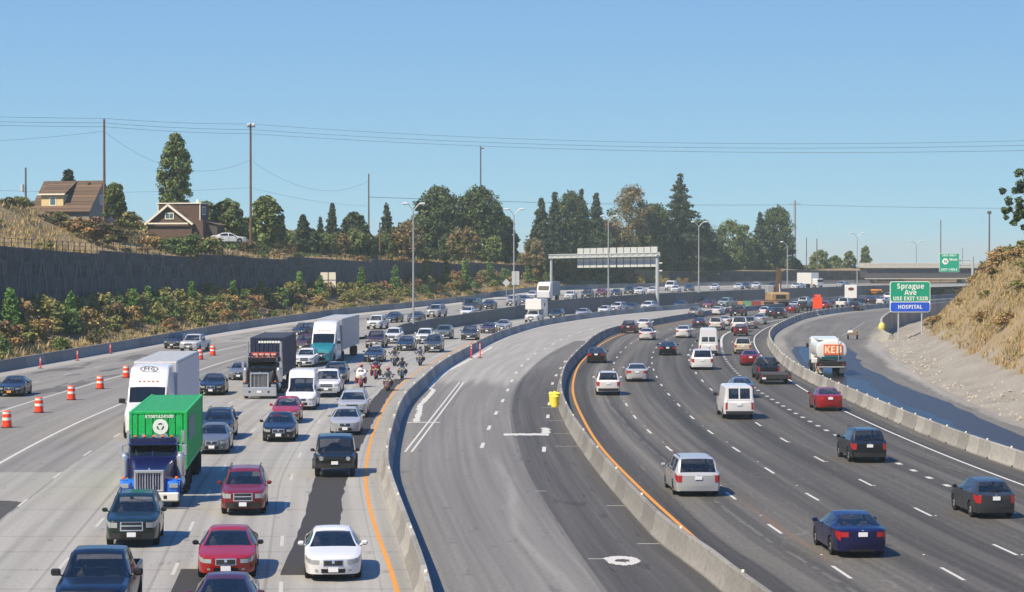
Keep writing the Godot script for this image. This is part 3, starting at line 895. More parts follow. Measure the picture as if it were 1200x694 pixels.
func build_walls() -> void:
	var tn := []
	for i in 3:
		var g: float = [0.335, 0.365, 0.31][i]  # panel tones set low so the concrete carries the wall's shade
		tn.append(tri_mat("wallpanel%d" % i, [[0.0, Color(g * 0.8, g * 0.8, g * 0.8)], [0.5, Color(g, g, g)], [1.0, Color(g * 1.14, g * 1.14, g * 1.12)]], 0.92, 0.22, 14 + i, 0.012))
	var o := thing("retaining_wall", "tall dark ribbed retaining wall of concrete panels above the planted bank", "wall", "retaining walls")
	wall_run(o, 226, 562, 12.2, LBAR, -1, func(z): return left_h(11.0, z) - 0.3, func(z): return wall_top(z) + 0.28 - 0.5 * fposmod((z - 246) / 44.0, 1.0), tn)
	# raised diagonal ribs that make the row of V shapes
	var rz := 228.0
	var ri := 0
	while rz < 470:
		var pa := side_pt(LBAR, rz, 12.2, -1); var pb := side_pt(LBAR, rz + 3.6, 12.2, -1)
		var y0 := left_h(11.0, rz); var y1 := wall_top(rz) - 1.0
		var nr := (vp(pb.x, pb.y) - vp(pa.x, pa.y)).normalized().cross(Vector3.UP).normalized()
		var lo := vp(pa.x, pa.y, y0) if ri % 2 == 0 else vp(pb.x, pb.y, y0)
		var hi := vp(pb.x, pb.y, y1) if ri % 2 == 0 else vp(pa.x, pa.y, y1)
		var rs := []
		var ax := (vp(pb.x, pb.y) - vp(pa.x, pa.y)).normalized()
		for e in [0.0]:
			var h0 := lo + nr * 0.12; var h1 := hi + nr * 0.12
			quad_out(rs, h0 - ax * 0.22 + nr * 0.10, h0 + ax * 0.22 + nr * 0.10, h1 + ax * 0.22 + nr * 0.10, h1 - ax * 0.22 + nr * 0.10, nr)
			quad_out(rs, h0 - ax * 0.30, h0 - ax * 0.22 + nr * 0.10, h1 - ax * 0.22 + nr * 0.10, h1 - ax * 0.30, -ax)
			quad_out(rs, h0 + ax * 0.30, h0 + ax * 0.22 + nr * 0.10, h1 + ax * 0.22 + nr * 0.10, h1 + ax * 0.30, ax)
			quad_out(rs, h1 - ax * 0.30, h1 + ax * 0.30, h1 + ax * 0.22 + nr * 0.10, h1 - ax * 0.22 + nr * 0.10, Vector3.UP)
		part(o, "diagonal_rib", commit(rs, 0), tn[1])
		ri += 1
		rz += 3.9
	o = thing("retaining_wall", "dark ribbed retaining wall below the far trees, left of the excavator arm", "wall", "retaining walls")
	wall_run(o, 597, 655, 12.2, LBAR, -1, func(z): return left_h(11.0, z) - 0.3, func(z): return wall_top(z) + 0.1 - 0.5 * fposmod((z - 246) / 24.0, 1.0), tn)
	# smooth wall holding the upper road above the oncoming lanes
	o = thing("retaining_wall", "smooth grey concrete wall holding up the upper road behind the oncoming cars", "wall", "retaining walls")
	var sm := [tri_mat("smoothwall", [[0.0, Color(0.34, 0.34, 0.335)], [0.5, Color(0.41, 0.41, 0.40)], [1.0, Color(0.47, 0.47, 0.46)]], 0.9, 0.2, 21, 0.02), tri_mat("smoothwall2", [[0.0, Color(0.31, 0.31, 0.305)], [0.5, Color(0.38, 0.38, 0.37)], [1.0, Color(0.44, 0.44, 0.43)]], 0.9, 0.2, 22, 0.02)]
	var z := 292.0
	var k := 0
	while z < 556:
		var dz := 9.0 / sqrt(1 + pow(slope(LS1, z), 2.0))
		var p := side_pt(LS1, z, 0.0, 1); var q := side_pt(LS1, z + dz, 0.0, 1)
		var h0 := pw([[292, 0.55], [300, 1.35], [340, 1.65], [375, 2.0], [400, 2.5], [437, 2.8], [800, 2.8]], z)
		var h1 := pw([[292, 0.55], [300, 1.35], [340, 1.65], [375, 2.0], [400, 2.5], [437, 2.8], [800, 2.8]], z + dz)
		var a := vp(p.x, p.y, -0.1); var b := vp(q.x, q.y, -0.1)
		var nr := (b - a).normalized().cross(Vector3.UP).normalized()
		b -= (b - a).normalized() * 0.025
		var s := []
		var a1 := a + Vector3(0, h0 + 0.1, 0); var b1 := b + Vector3(0, h1 + 0.1, 0)
		quad_out(s, a + nr * 0.2, b + nr * 0.2, b1 + nr * 0.13, a1 + nr * 0.13, nr)
		quad_out(s, a1 + nr * 0.13, b1 + nr * 0.13, b1 - nr * 0.13, a1 - nr * 0.13, Vector3.UP)
		quad_out(s, a - nr * 0.2, b - nr * 0.2, b1 - nr * 0.13, a1 - nr * 0.13, -nr)
		quad_out(s, a + nr * 0.2, a1 + nr * 0.13, a1 - nr * 0.13, a - nr * 0.2, a - b)
		quad_out(s, b + nr * 0.2, b1 + nr * 0.13, b1 - nr * 0.13, b - nr * 0.2, b - a)
		part(o, "panel", commit(s, 0), sm[k % 2])
		z += dz
		k += 1
	# wall that starts beside the slip road with a pale flared end
	o = thing("retaining_wall", "low concrete wall with pale rounded end beside the slip road, shaded behind the road sign", "wall", "retaining walls")
	z = 279.0
	k = 0
	var wc := [tri_mat("conc_a", [], 0.9, 1), tri_mat("conc_b", [], 0.9, 1)]
	while z < 432:
		var dz := 6.0 / sqrt(1 + pow(slope(XR, z), 2.0))
		var p := side_pt(XR, z, 0.35, 1); var q := side_pt(XR, z + dz - 0.02, 0.35, 1)
		var s := []
		var a := vp(p.x, p.y, -0.4); var b := vp(q.x, q.y, -0.4)
		var nr := (b - a).normalized().cross(Vector3.UP).normalized()
		var ha := Vector3(0, pw([[279, 1.9], [290, 2.7], [340, 2.8], [430, 2.4]], z), 0); var hb := Vector3(0, pw([[279, 1.9], [290, 2.7], [340, 2.8], [430, 2.4]], z + dz), 0)
		quad_out(s, a + nr * 0.22, b + nr * 0.22, b + hb + nr * 0.14, a + ha + nr * 0.14, nr)
		quad_out(s, a - nr * 0.30, b - nr * 0.30, b + hb - nr * 0.14, a + ha - nr * 0.14, -nr)
		quad_out(s, a + ha + nr * 0.14, b + hb + nr * 0.14, b + hb - nr * 0.14, a + ha - nr * 0.14, Vector3.UP)
		quad_out(s, a + nr * 0.22, a + ha + nr * 0.14, a + ha - nr * 0.14, a - nr * 0.3, a - b)
		quad_out(s, b + nr * 0.22, b + hb + nr * 0.14, b + hb - nr * 0.14, b - nr * 0.3, b - a)
		part(o, "panel", commit(s, 0), wc[k % 2])
		z += dz
		k += 1
	var fl := []
	var p0 := vp(cv(XR, 279) + 0.35, 279, -0.05)
	for i in 6:
		var f0 := i / 6.0; var f1 := (i + 1) / 6.0
		var a := p0 + Vector3(0.75 * f0 * f0, 0, 2.4 * f0); var b := p0 + Vector3(0.75 * f1 * f1, 0, 2.4 * f1)
		var h0 := Vector3(0, 1.5 - 0.55 * f0, 0); var h1 := Vector3(0, 1.5 - 0.55 * f1, 0)
		quad_out(fl, a + Vector3(-0.4, 0, 0), b + Vector3(-0.4, 0, 0), b + h1 + Vector3(-0.15, 0, 0), a + h0 + Vector3(-0.15, 0, 0), Vector3(-1, 0, 0))
		quad_out(fl, a + Vector3(0.4, 0, 0), b + Vector3(0.4, 0, 0), b + h1 + Vector3(0.15, 0, 0), a + h0 + Vector3(0.15, 0, 0), Vector3(1, 0, 0))
		quad_out(fl, a + h0 + Vector3(-0.15, 0, 0), b + h1 + Vector3(-0.15, 0, 0), b + h1 + Vector3(0.15, 0, 0), a + h0 + Vector3(0.15, 0, 0), Vector3.UP)
		if i == 5: quad_out(fl, b + Vector3(-0.4, 0, 0), b + Vector3(0.4, 0, 0), b + h1 + Vector3(0.15, 0, 0), b + h1 + Vector3(-0.15, 0, 0), Vector3(0, 0, 1))
	part(o, "flared_end", commit(fl), wc[1])
	# fence along the top of the tall wall
	o = thing("fence", "thin dark post and wire fence along the top of the tall retaining wall", "fence")
	var ps := []
	box(ps, Vector3(0, 0.7, 0), Vector3(0.09, 1.4, 0.09), 0.01)
	var post := commit(ps, 0)
	var dark := mat("fence_dark", Color(0.20, 0.18, 0.16), 0.8)
	z = 228.0
	var line := []
	while z < 560:
		var p := side_pt(LBAR, z, 12.9, -1)
		var at := vp(p.x, p.y, left_h(12.9, z) - 0.05)
		part(o, "post", post, dark, at)
		line.append(at)
		z += 2.6
	for hgt in [0.35, 0.85, 1.3]:
		var w := []
		for i in line.size() - 1:
			tube(w, line[i] + Vector3(0, hgt, 0), line[i + 1] + Vector3(0, hgt, 0), 0.018, 0.018, 4, false)
		part(o, "wire", commit(w, 0), dark)

# ------------------------------------------------------------------ plants
const LEAF_GAIN := 1.55
func leaf_mesh(clumps: Array, n_per: int, leaf: float, cols: Array, flatness := 0.0) -> ArrayMesh:   # clumps: [centre, radius]
	var v := PackedVector3Array(); var nn := PackedVector3Array(); var cc := PackedColorArray()
	for cl in clumps:
		var c0: Vector3 = cl[0]; var r: float = cl[1]
		var base: Color = cols[rng.randi() % cols.size()]
		var lf := leaf * rng.randf_range(0.65, 1.35)
		var n := n_per
		if cl.size() > 2: n = int(n_per * cl[2])
		for i in n:
			var d := Vector3(rng.randfn(), rng.randfn() * (1.0 - flatness * 0.6), rng.randfn()).normalized() * pow(rng.randf(), 0.45) * r
			var p := c0 + d
			var nrm := (d.normalized() * 0.8 + Vector3(rng.randfn(), rng.randfn() + 0.5, rng.randfn()).normalized()).normalized()
			var f := frame_of(nrm)
			var a := rng.randf() * TAU
			var u: Vector3 = (f[0] * cos(a) + f[1] * sin(a)) * lf * rng.randf_range(0.6, 1.25)
			var w: Vector3 = nrm.cross(u) * rng.randf_range(0.45, 0.75)
			var k := rng.randf_range(0.78, 1.22) * LEAF_GAIN
			var col := Color(base.r * k, base.g * k, base.b * k * rng.randf_range(0.85, 1.1))
			var q := [p - u, p - w * 0.9 + u * 0.1, p + u, p + w * 0.9 + u * 0.1]
			for t in [0, 2, 1, 0, 3, 2]:
				v.append(q[t]); nn.append(nrm); cc.append(col)
	var arr := []
	arr.resize(Mesh.ARRAY_MAX)
	arr[Mesh.ARRAY_VERTEX] = v; arr[Mesh.ARRAY_NORMAL] = nn; arr[Mesh.ARRAY_COLOR] = cc
	var m := ArrayMesh.new()
	m.add_surface_from_arrays(Mesh.PRIMITIVE_TRIANGLES, arr)
	return m

func leaf_mat() -> StandardMaterial3D:
	var m := vcol("leaf", 0.75)
	m.backlight_enabled = true
	m.backlight = Color(0.10, 0.13, 0.04)
	m.cull_mode = BaseMaterial3D.CULL_DISABLED
	return m

func limbs(trunk_h: float, h: float, r: float, spread: float, n: int) -> ArrayMesh:
	var s := []
	var top := Vector3(rng.randf_range(-0.2, 0.2), trunk_h, rng.randf_range(-0.2, 0.2))
	tube(s, Vector3(0, -0.5, 0), top, r * 1.2, r * 0.8, 7)
	tube(s, top, Vector3(top.x * 2, h * 0.92, top.z * 2), r * 0.8, r * 0.12, 6)
	for i in n:
		var a := TAU * i / n + rng.randf() * 0.7
		var y0 := lerpf(trunk_h * 0.9, h * 0.7, rng.randf())
		var l := spread * rng.randf_range(0.5, 0.85)
		tube(s, Vector3(top.x, y0, top.z), Vector3(cos(a) * l, y0 + l * rng.randf_range(0.4, 0.9), sin(a) * l), r * 0.4, r * 0.08, 5)
	return commit(s)

# broad crown filling an ellipsoid-like outline with many clumps
func broad_crown(h0: float, h1: float, w: float, n: int, per: int, leaf: float, cols: Array, top := 0.6) -> ArrayMesh:
	var cl := []
	for i in n:
		var u := rng.randf()
		var y := lerpf(h0, h1, u)
		var prof := sqrt(maxf(0.02, 1.0 - pow(absf(u - (1 - top)) / maxf(top, 1 - top), 2.2)))
		var a := rng.randf() * TAU
		var rr := w * prof * sqrt(rng.randf_range(0.15, 1.0)) * rng.randf_range(0.85, 1.08)
		cl.append([Vector3(cos(a) * rr, y, sin(a) * rr), w * rng.randf_range(0.16, 0.30)])
	return leaf_mesh(cl, per, leaf, cols)

func conifer_crown(h: float, w: float, y0: float, cols: Array, leaf: float, per := 26) -> ArrayMesh:
	var cl := []
	var y := y0
	while y < h - 0.3:
		var f := (y - y0) / (h - y0)
		var rad := w * pow(1 - f, 0.9) * rng.randf_range(0.66, 1.14) + 0.12
		var nb := int(6 + 4.2 * rad)
		for i in nb:
			var a := rng.randf() * TAU
			var l := rad * rng.randf_range(0.65, 1.08)
			var k := int(ceil(l / (leaf * 2.6)))
			for j in k:
				var t := (j + 0.6) / k
				cl.append([Vector3(cos(a) * l * t, y - l * t * 0.22 + rng.randf_range(-0.1, 0.1), sin(a) * l * t), leaf * 1.9 * (1.1 - 0.4 * t), 0.4])
		y += (h - y0) / 27.0 * rng.randf_range(0.7, 1.2)
	cl.append([Vector3(0, h - 0.25, 0), 0.2, 0.3])
	return leaf_mesh(cl, per, leaf, cols, 0.6)

func bush_mesh(w: float, h: float, cols: Array, leaf: float, n := 26, per := 30) -> ArrayMesh:
	var cl := []
	for i in n:
		var a := rng.randf() * TAU
		var u := rng.randf()
		var rr := w * sqrt(rng.randf()) * sqrt(1.0 - u * u * 0.85)
		cl.append([Vector3(cos(a) * rr, h * (0.08 + 0.85 * u), sin(a) * rr), minf(w, h) * rng.randf_range(0.18, 0.34)])
	return leaf_mesh(cl, per, leaf, cols)

func plant(n: String, label: String, category: String, group: String, crown: ArrayMesh, trunk: ArrayMesh, at: Vector3, sc: Vector3, turn: float) -> Node3D:
	var o := thing(n, label, category, group)
	o.position = at
	o.scale = sc
	o.rotation.y = turn
	part(o, "crown" if trunk != null else "foliage", crown, leaf_mat())
	if trunk != null: part(o, "trunk", trunk, tri_mat("bark", [[0.0, Color(0.26, 0.21, 0.17)], [1.0, Color(0.42, 0.36, 0.30)]], 0.95, 0.6, 41, 0.03))
	return o

func zone(x: float, z: float) -> String:   # the landmark above which a plant shows
	var u := x / z
	for q in [[-0.205, "at the far left edge"], [-0.188, "below the cottage's left end"], [-0.172, "below the cottage"], [-0.155, "left of the brown house"], [-0.137, "below the brown house"], [-0.12, "right of the brown house"], [-0.104, "just left of the floodlight pole"], [-0.09, "just right of the floodlight pole"], [-0.075, "left of the white square sign"], [-0.06, "near the white square sign"], [-0.045, "left of the first street lamp"], [-0.03, "right of the first street lamp"], [-0.013, "below the big dark tree clump"], [0.003, "near the second street lamp"], [0.02, "left of the gantry"], [0.06, "behind the gantry"]]:
		if u < q[0]: return q[1]
	return "beyond the gantry"

func size_word(s: float) -> String:
	return "low" if s < 0.95 else ("small" if s < 1.3 else ("middling" if s < 1.7 else ("big" if s < 2.1 else "very big")))

func build_hills_cover() -> void:
	# dry grass, uncountable
	for side in 2:
		for kind in 3:
			var s := []
			for i in 9:
				var a := rng.randf() * TAU
				var b := Vector3(rng.randf_range(-0.3, 0.3), 0, rng.randf_range(-0.3, 0.3))
				var d := Vector3(cos(a), 0, sin(a)) * 0.05
				var lean := Vector3(rng.randf_range(-0.22, 0.22), rng.randf_range(0.3, 0.75), rng.randf_range(-0.22, 0.22))
				tri(s, b - d, b + d, b + lean)
			var cs: Color = [lin(0.42, 0.325, 0.17), lin(0.34, 0.25, 0.12), lin(0.24, 0.205, 0.095)][kind]
			var gm := mat("grass%d" % kind, cs, 0.9)
			gm.backlight_enabled = true
			gm.backlight = Color(0.10, 0.08, 0.03)
			var mm := MultiMesh.new()
			mm.transform_format = MultiMesh.TRANSFORM_3D
			mm.mesh = commit(s, 0)
			var list := []
			var n := 6500 if side == 0 else 5200
			var fn := FastNoiseLite.new(); fn.seed = 60 + kind + side * 5; fn.frequency = 0.11
			for i in n:
				var z := lerpf(215, 560, pow(rng.randf(), 1.3)) if side == 0 else lerpf(118, 400, pow(rng.randf(), 1.5))
				var d := rng.randf_range(13.2, 42.0) if side == 0 else rng.randf_range(5.0, 24.0)
				if side == 0 and rng.randf() < 0.22: d = rng.randf_range(0.7, 5.0)
				var t: Array = LBAR if side == 0 else XR
				var p := side_pt(t, z, d, -1 if side == 0 else 1)
				if fn.get_noise_2d(p.x, p.y) < -0.12: continue
				if side == 1 and (d < 5.6 + (1.0 if z > 284 else 0.0)): continue
				var y := left_h(d, z) if side == 0 else right_h(d, z)
				var sc := rng.randf_range(0.6, 1.25) * (0.8 if side == 1 else 1.0)
				list.append(Transform3D(Basis(Vector3.UP, rng.randf() * TAU).scaled(Vector3(sc * 1.3, sc, sc * 1.3)), vp(p.x, p.y, y - 0.03)))
			mm.instance_count = list.size()
			for i in list.size(): mm.set_instance_transform(i, list[i])
			var o := MultiMeshInstance3D.new()
			o.name = numbered("dry_grass")
			o.multimesh = mm
			o.material_override = gm
			o.set_meta("kind", "stuff")
			tag(o, ["%s dry grass on the left hillside above the retaining wall", "%s dry grass on the right cut slope behind the road sign"][side] % ["pale straw", "golden brown", "olive tinged"][kind], "grass")
			add_child(o)
	# loose stones on the gravel foot of the right slope
	var st := []
	for i in 7:
		var a := TAU * i / 7; var b := TAU * (i + 1) / 7
		tri(st, Vector3(cos(a), 0, sin(a)) * 0.12, Vector3(0, 0.11, 0.02), Vector3(cos(b), 0, sin(b)) * 0.12)
	var mm2 := MultiMesh.new()
	mm2.transform_format = MultiMesh.TRANSFORM_3D
	mm2.mesh = commit(st, 0)
	mm2.instance_count = 1500
	for i in 1500:
		var z := lerpf(118, 285, pow(rng.randf(), 1.3))
		var d := absf(rng.randfn()) * 2.2 + 0.3
		var p := side_pt(XR, z, d, 1)
		var sc := pow(rng.randf(), 4.0) * 1.7 + 0.15
		mm2.set_instance_transform(i, Transform3D(Basis(Vector3.UP, rng.randf() * TAU).scaled(Vector3.ONE * sc), vp(p.x, p.y, right_h(d, z) - 0.01)))
	var so := MultiMeshInstance3D.new()
	so.name = "loose_stones"
	so.multimesh = mm2
	so.material_override = mat("stone", Color(0.58, 0.56, 0.52), 0.9)
	so.set_meta("kind", "stuff")
	tag(so, "loose grey stones on the gravel at the foot of the right slope", "gravel")
	add_child(so)
	# shrubs on the planted bank below the wall
	var russet := [Color(0.15, 0.078, 0.034), Color(0.17, 0.095, 0.042), Color(0.12, 0.075, 0.036), Color(0.085, 0.08, 0.032)]
	var olive := [Color(0.105, 0.115, 0.030), Color(0.13, 0.128, 0.035), Color(0.085, 0.10, 0.026), Color(0.15, 0.128, 0.042)]
	var green := [Color(0.055, 0.095, 0.022), Color(0.075, 0.12, 0.028), Color(0.045, 0.075, 0.02)]
	var tan_c := [Color(0.23, 0.155, 0.065), Color(0.19, 0.12, 0.045), Color(0.15, 0.12, 0.045)]
	var dark := [Color(0.045, 0.05, 0.02), Color(0.065, 0.06, 0.025), Color(0.085, 0.055, 0.03)]
	var pal := [russet, olive, green, tan_c, dark]
	var names := ["russet", "olive", "green", "tan", "dark"]
	var bushes := []
	for k in 5:
		var row := []
		for v in 3: row.append(bush_mesh(1.0, 1.35, pal[k], 0.105, 34, 40))
		bushes.append(row)
	var small_con := []
	for v in 3: small_con.append(conifer_crown(3.0, 0.72, 0.1, [Color(0.055, 0.125, 0.024), Color(0.068, 0.15, 0.03), Color(0.045, 0.10, 0.02)], 0.10, 24))
	meshes["bushes"] = bushes
	var i2 := 0
	var z := 216.0
	while z < 600:
		for lane in 3:
			if rng.randf() < [0.45, 0.08, 0.06][lane]: continue
			var d: float = [3.6, 6.4, 9.6][lane] + rng.randf_range(-1.1, 1.1)
			var zz := z + rng.randf_range(-1.6, 1.6)
			var p := side_pt(LBAR, zz, d, -1)
			var k: int = [0, 1, 3, 1, 2, 4, 1, 2, 1, 1, 3, 1][rng.randi() % 12]
			var sc: float = rng.randf_range(0.75, 1.25) * [1.0, 1.5, 1.95][lane] * pw([[330, 1.0], [400, 0.72]], z)
			plant("shrub", "%s %s shrub %s, %s" % [size_word(sc), names[k], ["beside the barrier", "in mid bank", "at the wall foot"][lane], zone(p.x, p.y)], "shrub", "%s shrubs on the planted bank" % names[k], bushes[k][rng.randi() % 3], null, vp(p.x, p.y, left_h(d, zz) - 0.1), Vector3(sc * 1.15, sc * rng.randf_range(0.85, 1.25), sc * 1.15), rng.randf() * TAU)
			i2 += 1
		z += 3.5 + maxf(0, z - 330) * 0.012
	# young conifers among them: (depth, off the barrier, height)
	for q in [[236, 7.5, 4.6], [257, 7.2, 4.0], [243, 9.3, 3.4], [289, 8.0, 3.6], [300, 9.0, 3.4], [316, 7.6, 4.0], [338, 8.4, 3.6], [352, 8.4, 3.4], [372, 8.2, 4.2], [383, 8.6, 3.4], [402, 8.4, 4.4], [424, 8.6, 4.4], [447, 8.6, 4.2], [470, 8.6, 4.6], [492, 8.6, 4.8], [514, 8.6, 4.6], [540, 8.6, 4.4]]:
		var p := side_pt(LBAR, q[0], q[1], -1)
		plant("young_conifer", "%s bright green cone shaped conifer on the bank %s" % ["tall" if q[2] > 4.3 else ("short" if q[2] < 3.5 else "small"), zone(p.x, p.y)], "tree", "young conifers on the planted bank", small_con[rng.randi() % 3], null, vp(p.x, p.y, left_h(q[1], q[0]) - 0.1), Vector3.ONE * q[2] / 2.5, rng.randf() * TAU)
	# scrub along the crest of the left hill
	z = 225.0
	while z < 590:
		for lane in 4:
			if rng.randf() < 0.25: continue
			var d: float = [15.5, 21, 28, 34][lane] + rng.randf_range(-2.0, 2.0)
			if lane < 3 and z < 310 and rng.randf() < 0.72: continue
			var zz := z + rng.randf_range(-2.5, 2.5)
			var p := side_pt(LBAR, zz, d, -1)
			var k: int = [4, 1, 3, 0, 1, 4][rng.randi() % 6] if z < 330 else [1, 1, 4, 3, 2][rng.randi() % 5]
			var sc: float = rng.randf_range(0.7, 1.25) * [0.8, 1.25, 1.75, 2.0][lane] * (0.6 if z < 335 and lane > 1 else 1.0)
			plant("scrub_bush", "%s %s scrub %s, %s" % [size_word(sc), names[k], ["right above the wall", "low on the hill", "high on the hill", "on the hill crest"][lane], zone(p.x, p.y)], "shrub", "%s scrub bushes on the hill crest" % names[k], bushes[k][rng.randi() % 3], null, vp(p.x, p.y, left_h(d, zz) - 0.15), Vector3(sc * 1.5, sc * 0.95, sc * 1.5), rng.randf() * TAU)
		z += 5.4
	# thick scrub in front of the two houses
	for q in [[-69.5, 318, 13.6, 2.1, 4, "at the cottage's left corner"], [-66.2, 315, 13.4, 1.9, 1, "below the cottage dormer, left of two"], [-63.0, 314, 13.0, 1.9, 4, "below the cottage dormer, right of two"], [-60.2, 313, 12.9, 1.8, 4, "below the middle of the cottage roof"], [-57.6, 312, 12.6, 1.7, 3, "below the cottage's right eave"], [-55.0, 311, 12.2, 1.9, 0, "at the foot of the pole beside the cottage"], [-52.2, 312, 11.8, 1.8, 4, "right of the pole beside the cottage"], [-53.6, 336, 10.9, 1.7, 4, "left of the brown house gable"], [-50.6, 334, 10.4, 1.6, 3, "under the brown house gable"], [-47.6, 333, 10.2, 1.6, 2, "before the brown house's right half"], [-45.0, 333, 10.2, 1.9, 2, "at the right corner of the brown house"], [-42.4, 334, 10.2, 1.6, 1, "right of the brown house, beside the parked car"]]:
		plant("scrub_bush", "%s thick scrub bush %s" % [names[q[4]], q[5]], "shrub", "thick scrub before the houses", bushes[q[4]][rng.randi() % 3], null, vp(q[0], q[1], q[2]), Vector3(q[3] * 1.5, q[3], q[3] * 1.5), rng.randf() * TAU)
	# right slope
	for q in [[150, 13], [158, 9.5], [166, 12], [172, 15], [176, 10.5], [186, 14], [190, 9.5], [200, 12], [208, 8.5], [212, 15], [221, 11], [228, 8.2], [236, 14], [243, 10], [250, 7.0], [258, 12], [266, 9], [275, 6.5], [283, 11.5], [290, 13], [297, 10.5], [305, 15], [312, 12], [322, 14], [335, 12], [348, 15], [230, 16.5], [205, 17.5], [185, 18], [292, 15], [309, 17], [318, 15.5], [327, 17], [338, 16], [345, 18], [299, 14], [262, 15], [277, 18], [255, 17], [285, 17], [330, 18], [195, 16], [218, 18.5], [245, 18], [270, 16.5], [300, 18], [268, 13.5], [225, 13.0], [178, 17.2]]:
		var p := side_pt(XR, q[0], q[1], 1)
		var k: int = [3, 1, 4, 3, 3, 1][rng.randi() % 6]
		var sc: float = rng.randf_range(0.55, 1.05) * (1.7 if q[1] > 12 else 1.0)
		plant("slope_bush", "%s %s bush %s on the dry right slope, %s" % [size_word(sc), names[k], "low" if q[1] < 9 else ("halfway up" if q[1] < 13 else ("high" if q[1] < 16 else "on the crest")), "near the right edge" if q[0] < 185 else ("in its middle" if q[0] < 235 else ("behind the exit sign" if q[0] < 290 else "at its far end"))], "shrub", "%s bushes on the right slope" % names[k], bushes[k][rng.randi() % 3], null, vp(p.x, p.y, right_h(q[1], q[0]) - 0.1), Vector3(sc * 1.4, sc * 0.85, sc * 1.4), rng.randf() * TAU)

func behind_road(x: float, z: float) -> float:
	var u := x / z
	if u < -0.005 or z < 485 or z > 690: return z
	return maxf(z, pw([[-0.005, 500], [0.0, 514], [0.012, 540], [0.026, 565], [0.035, 582], [0.05, 602], [0.0707, 619], [0.0913, 639], [0.1114, 660], [0.13, 680], [0.16, 705]], u))

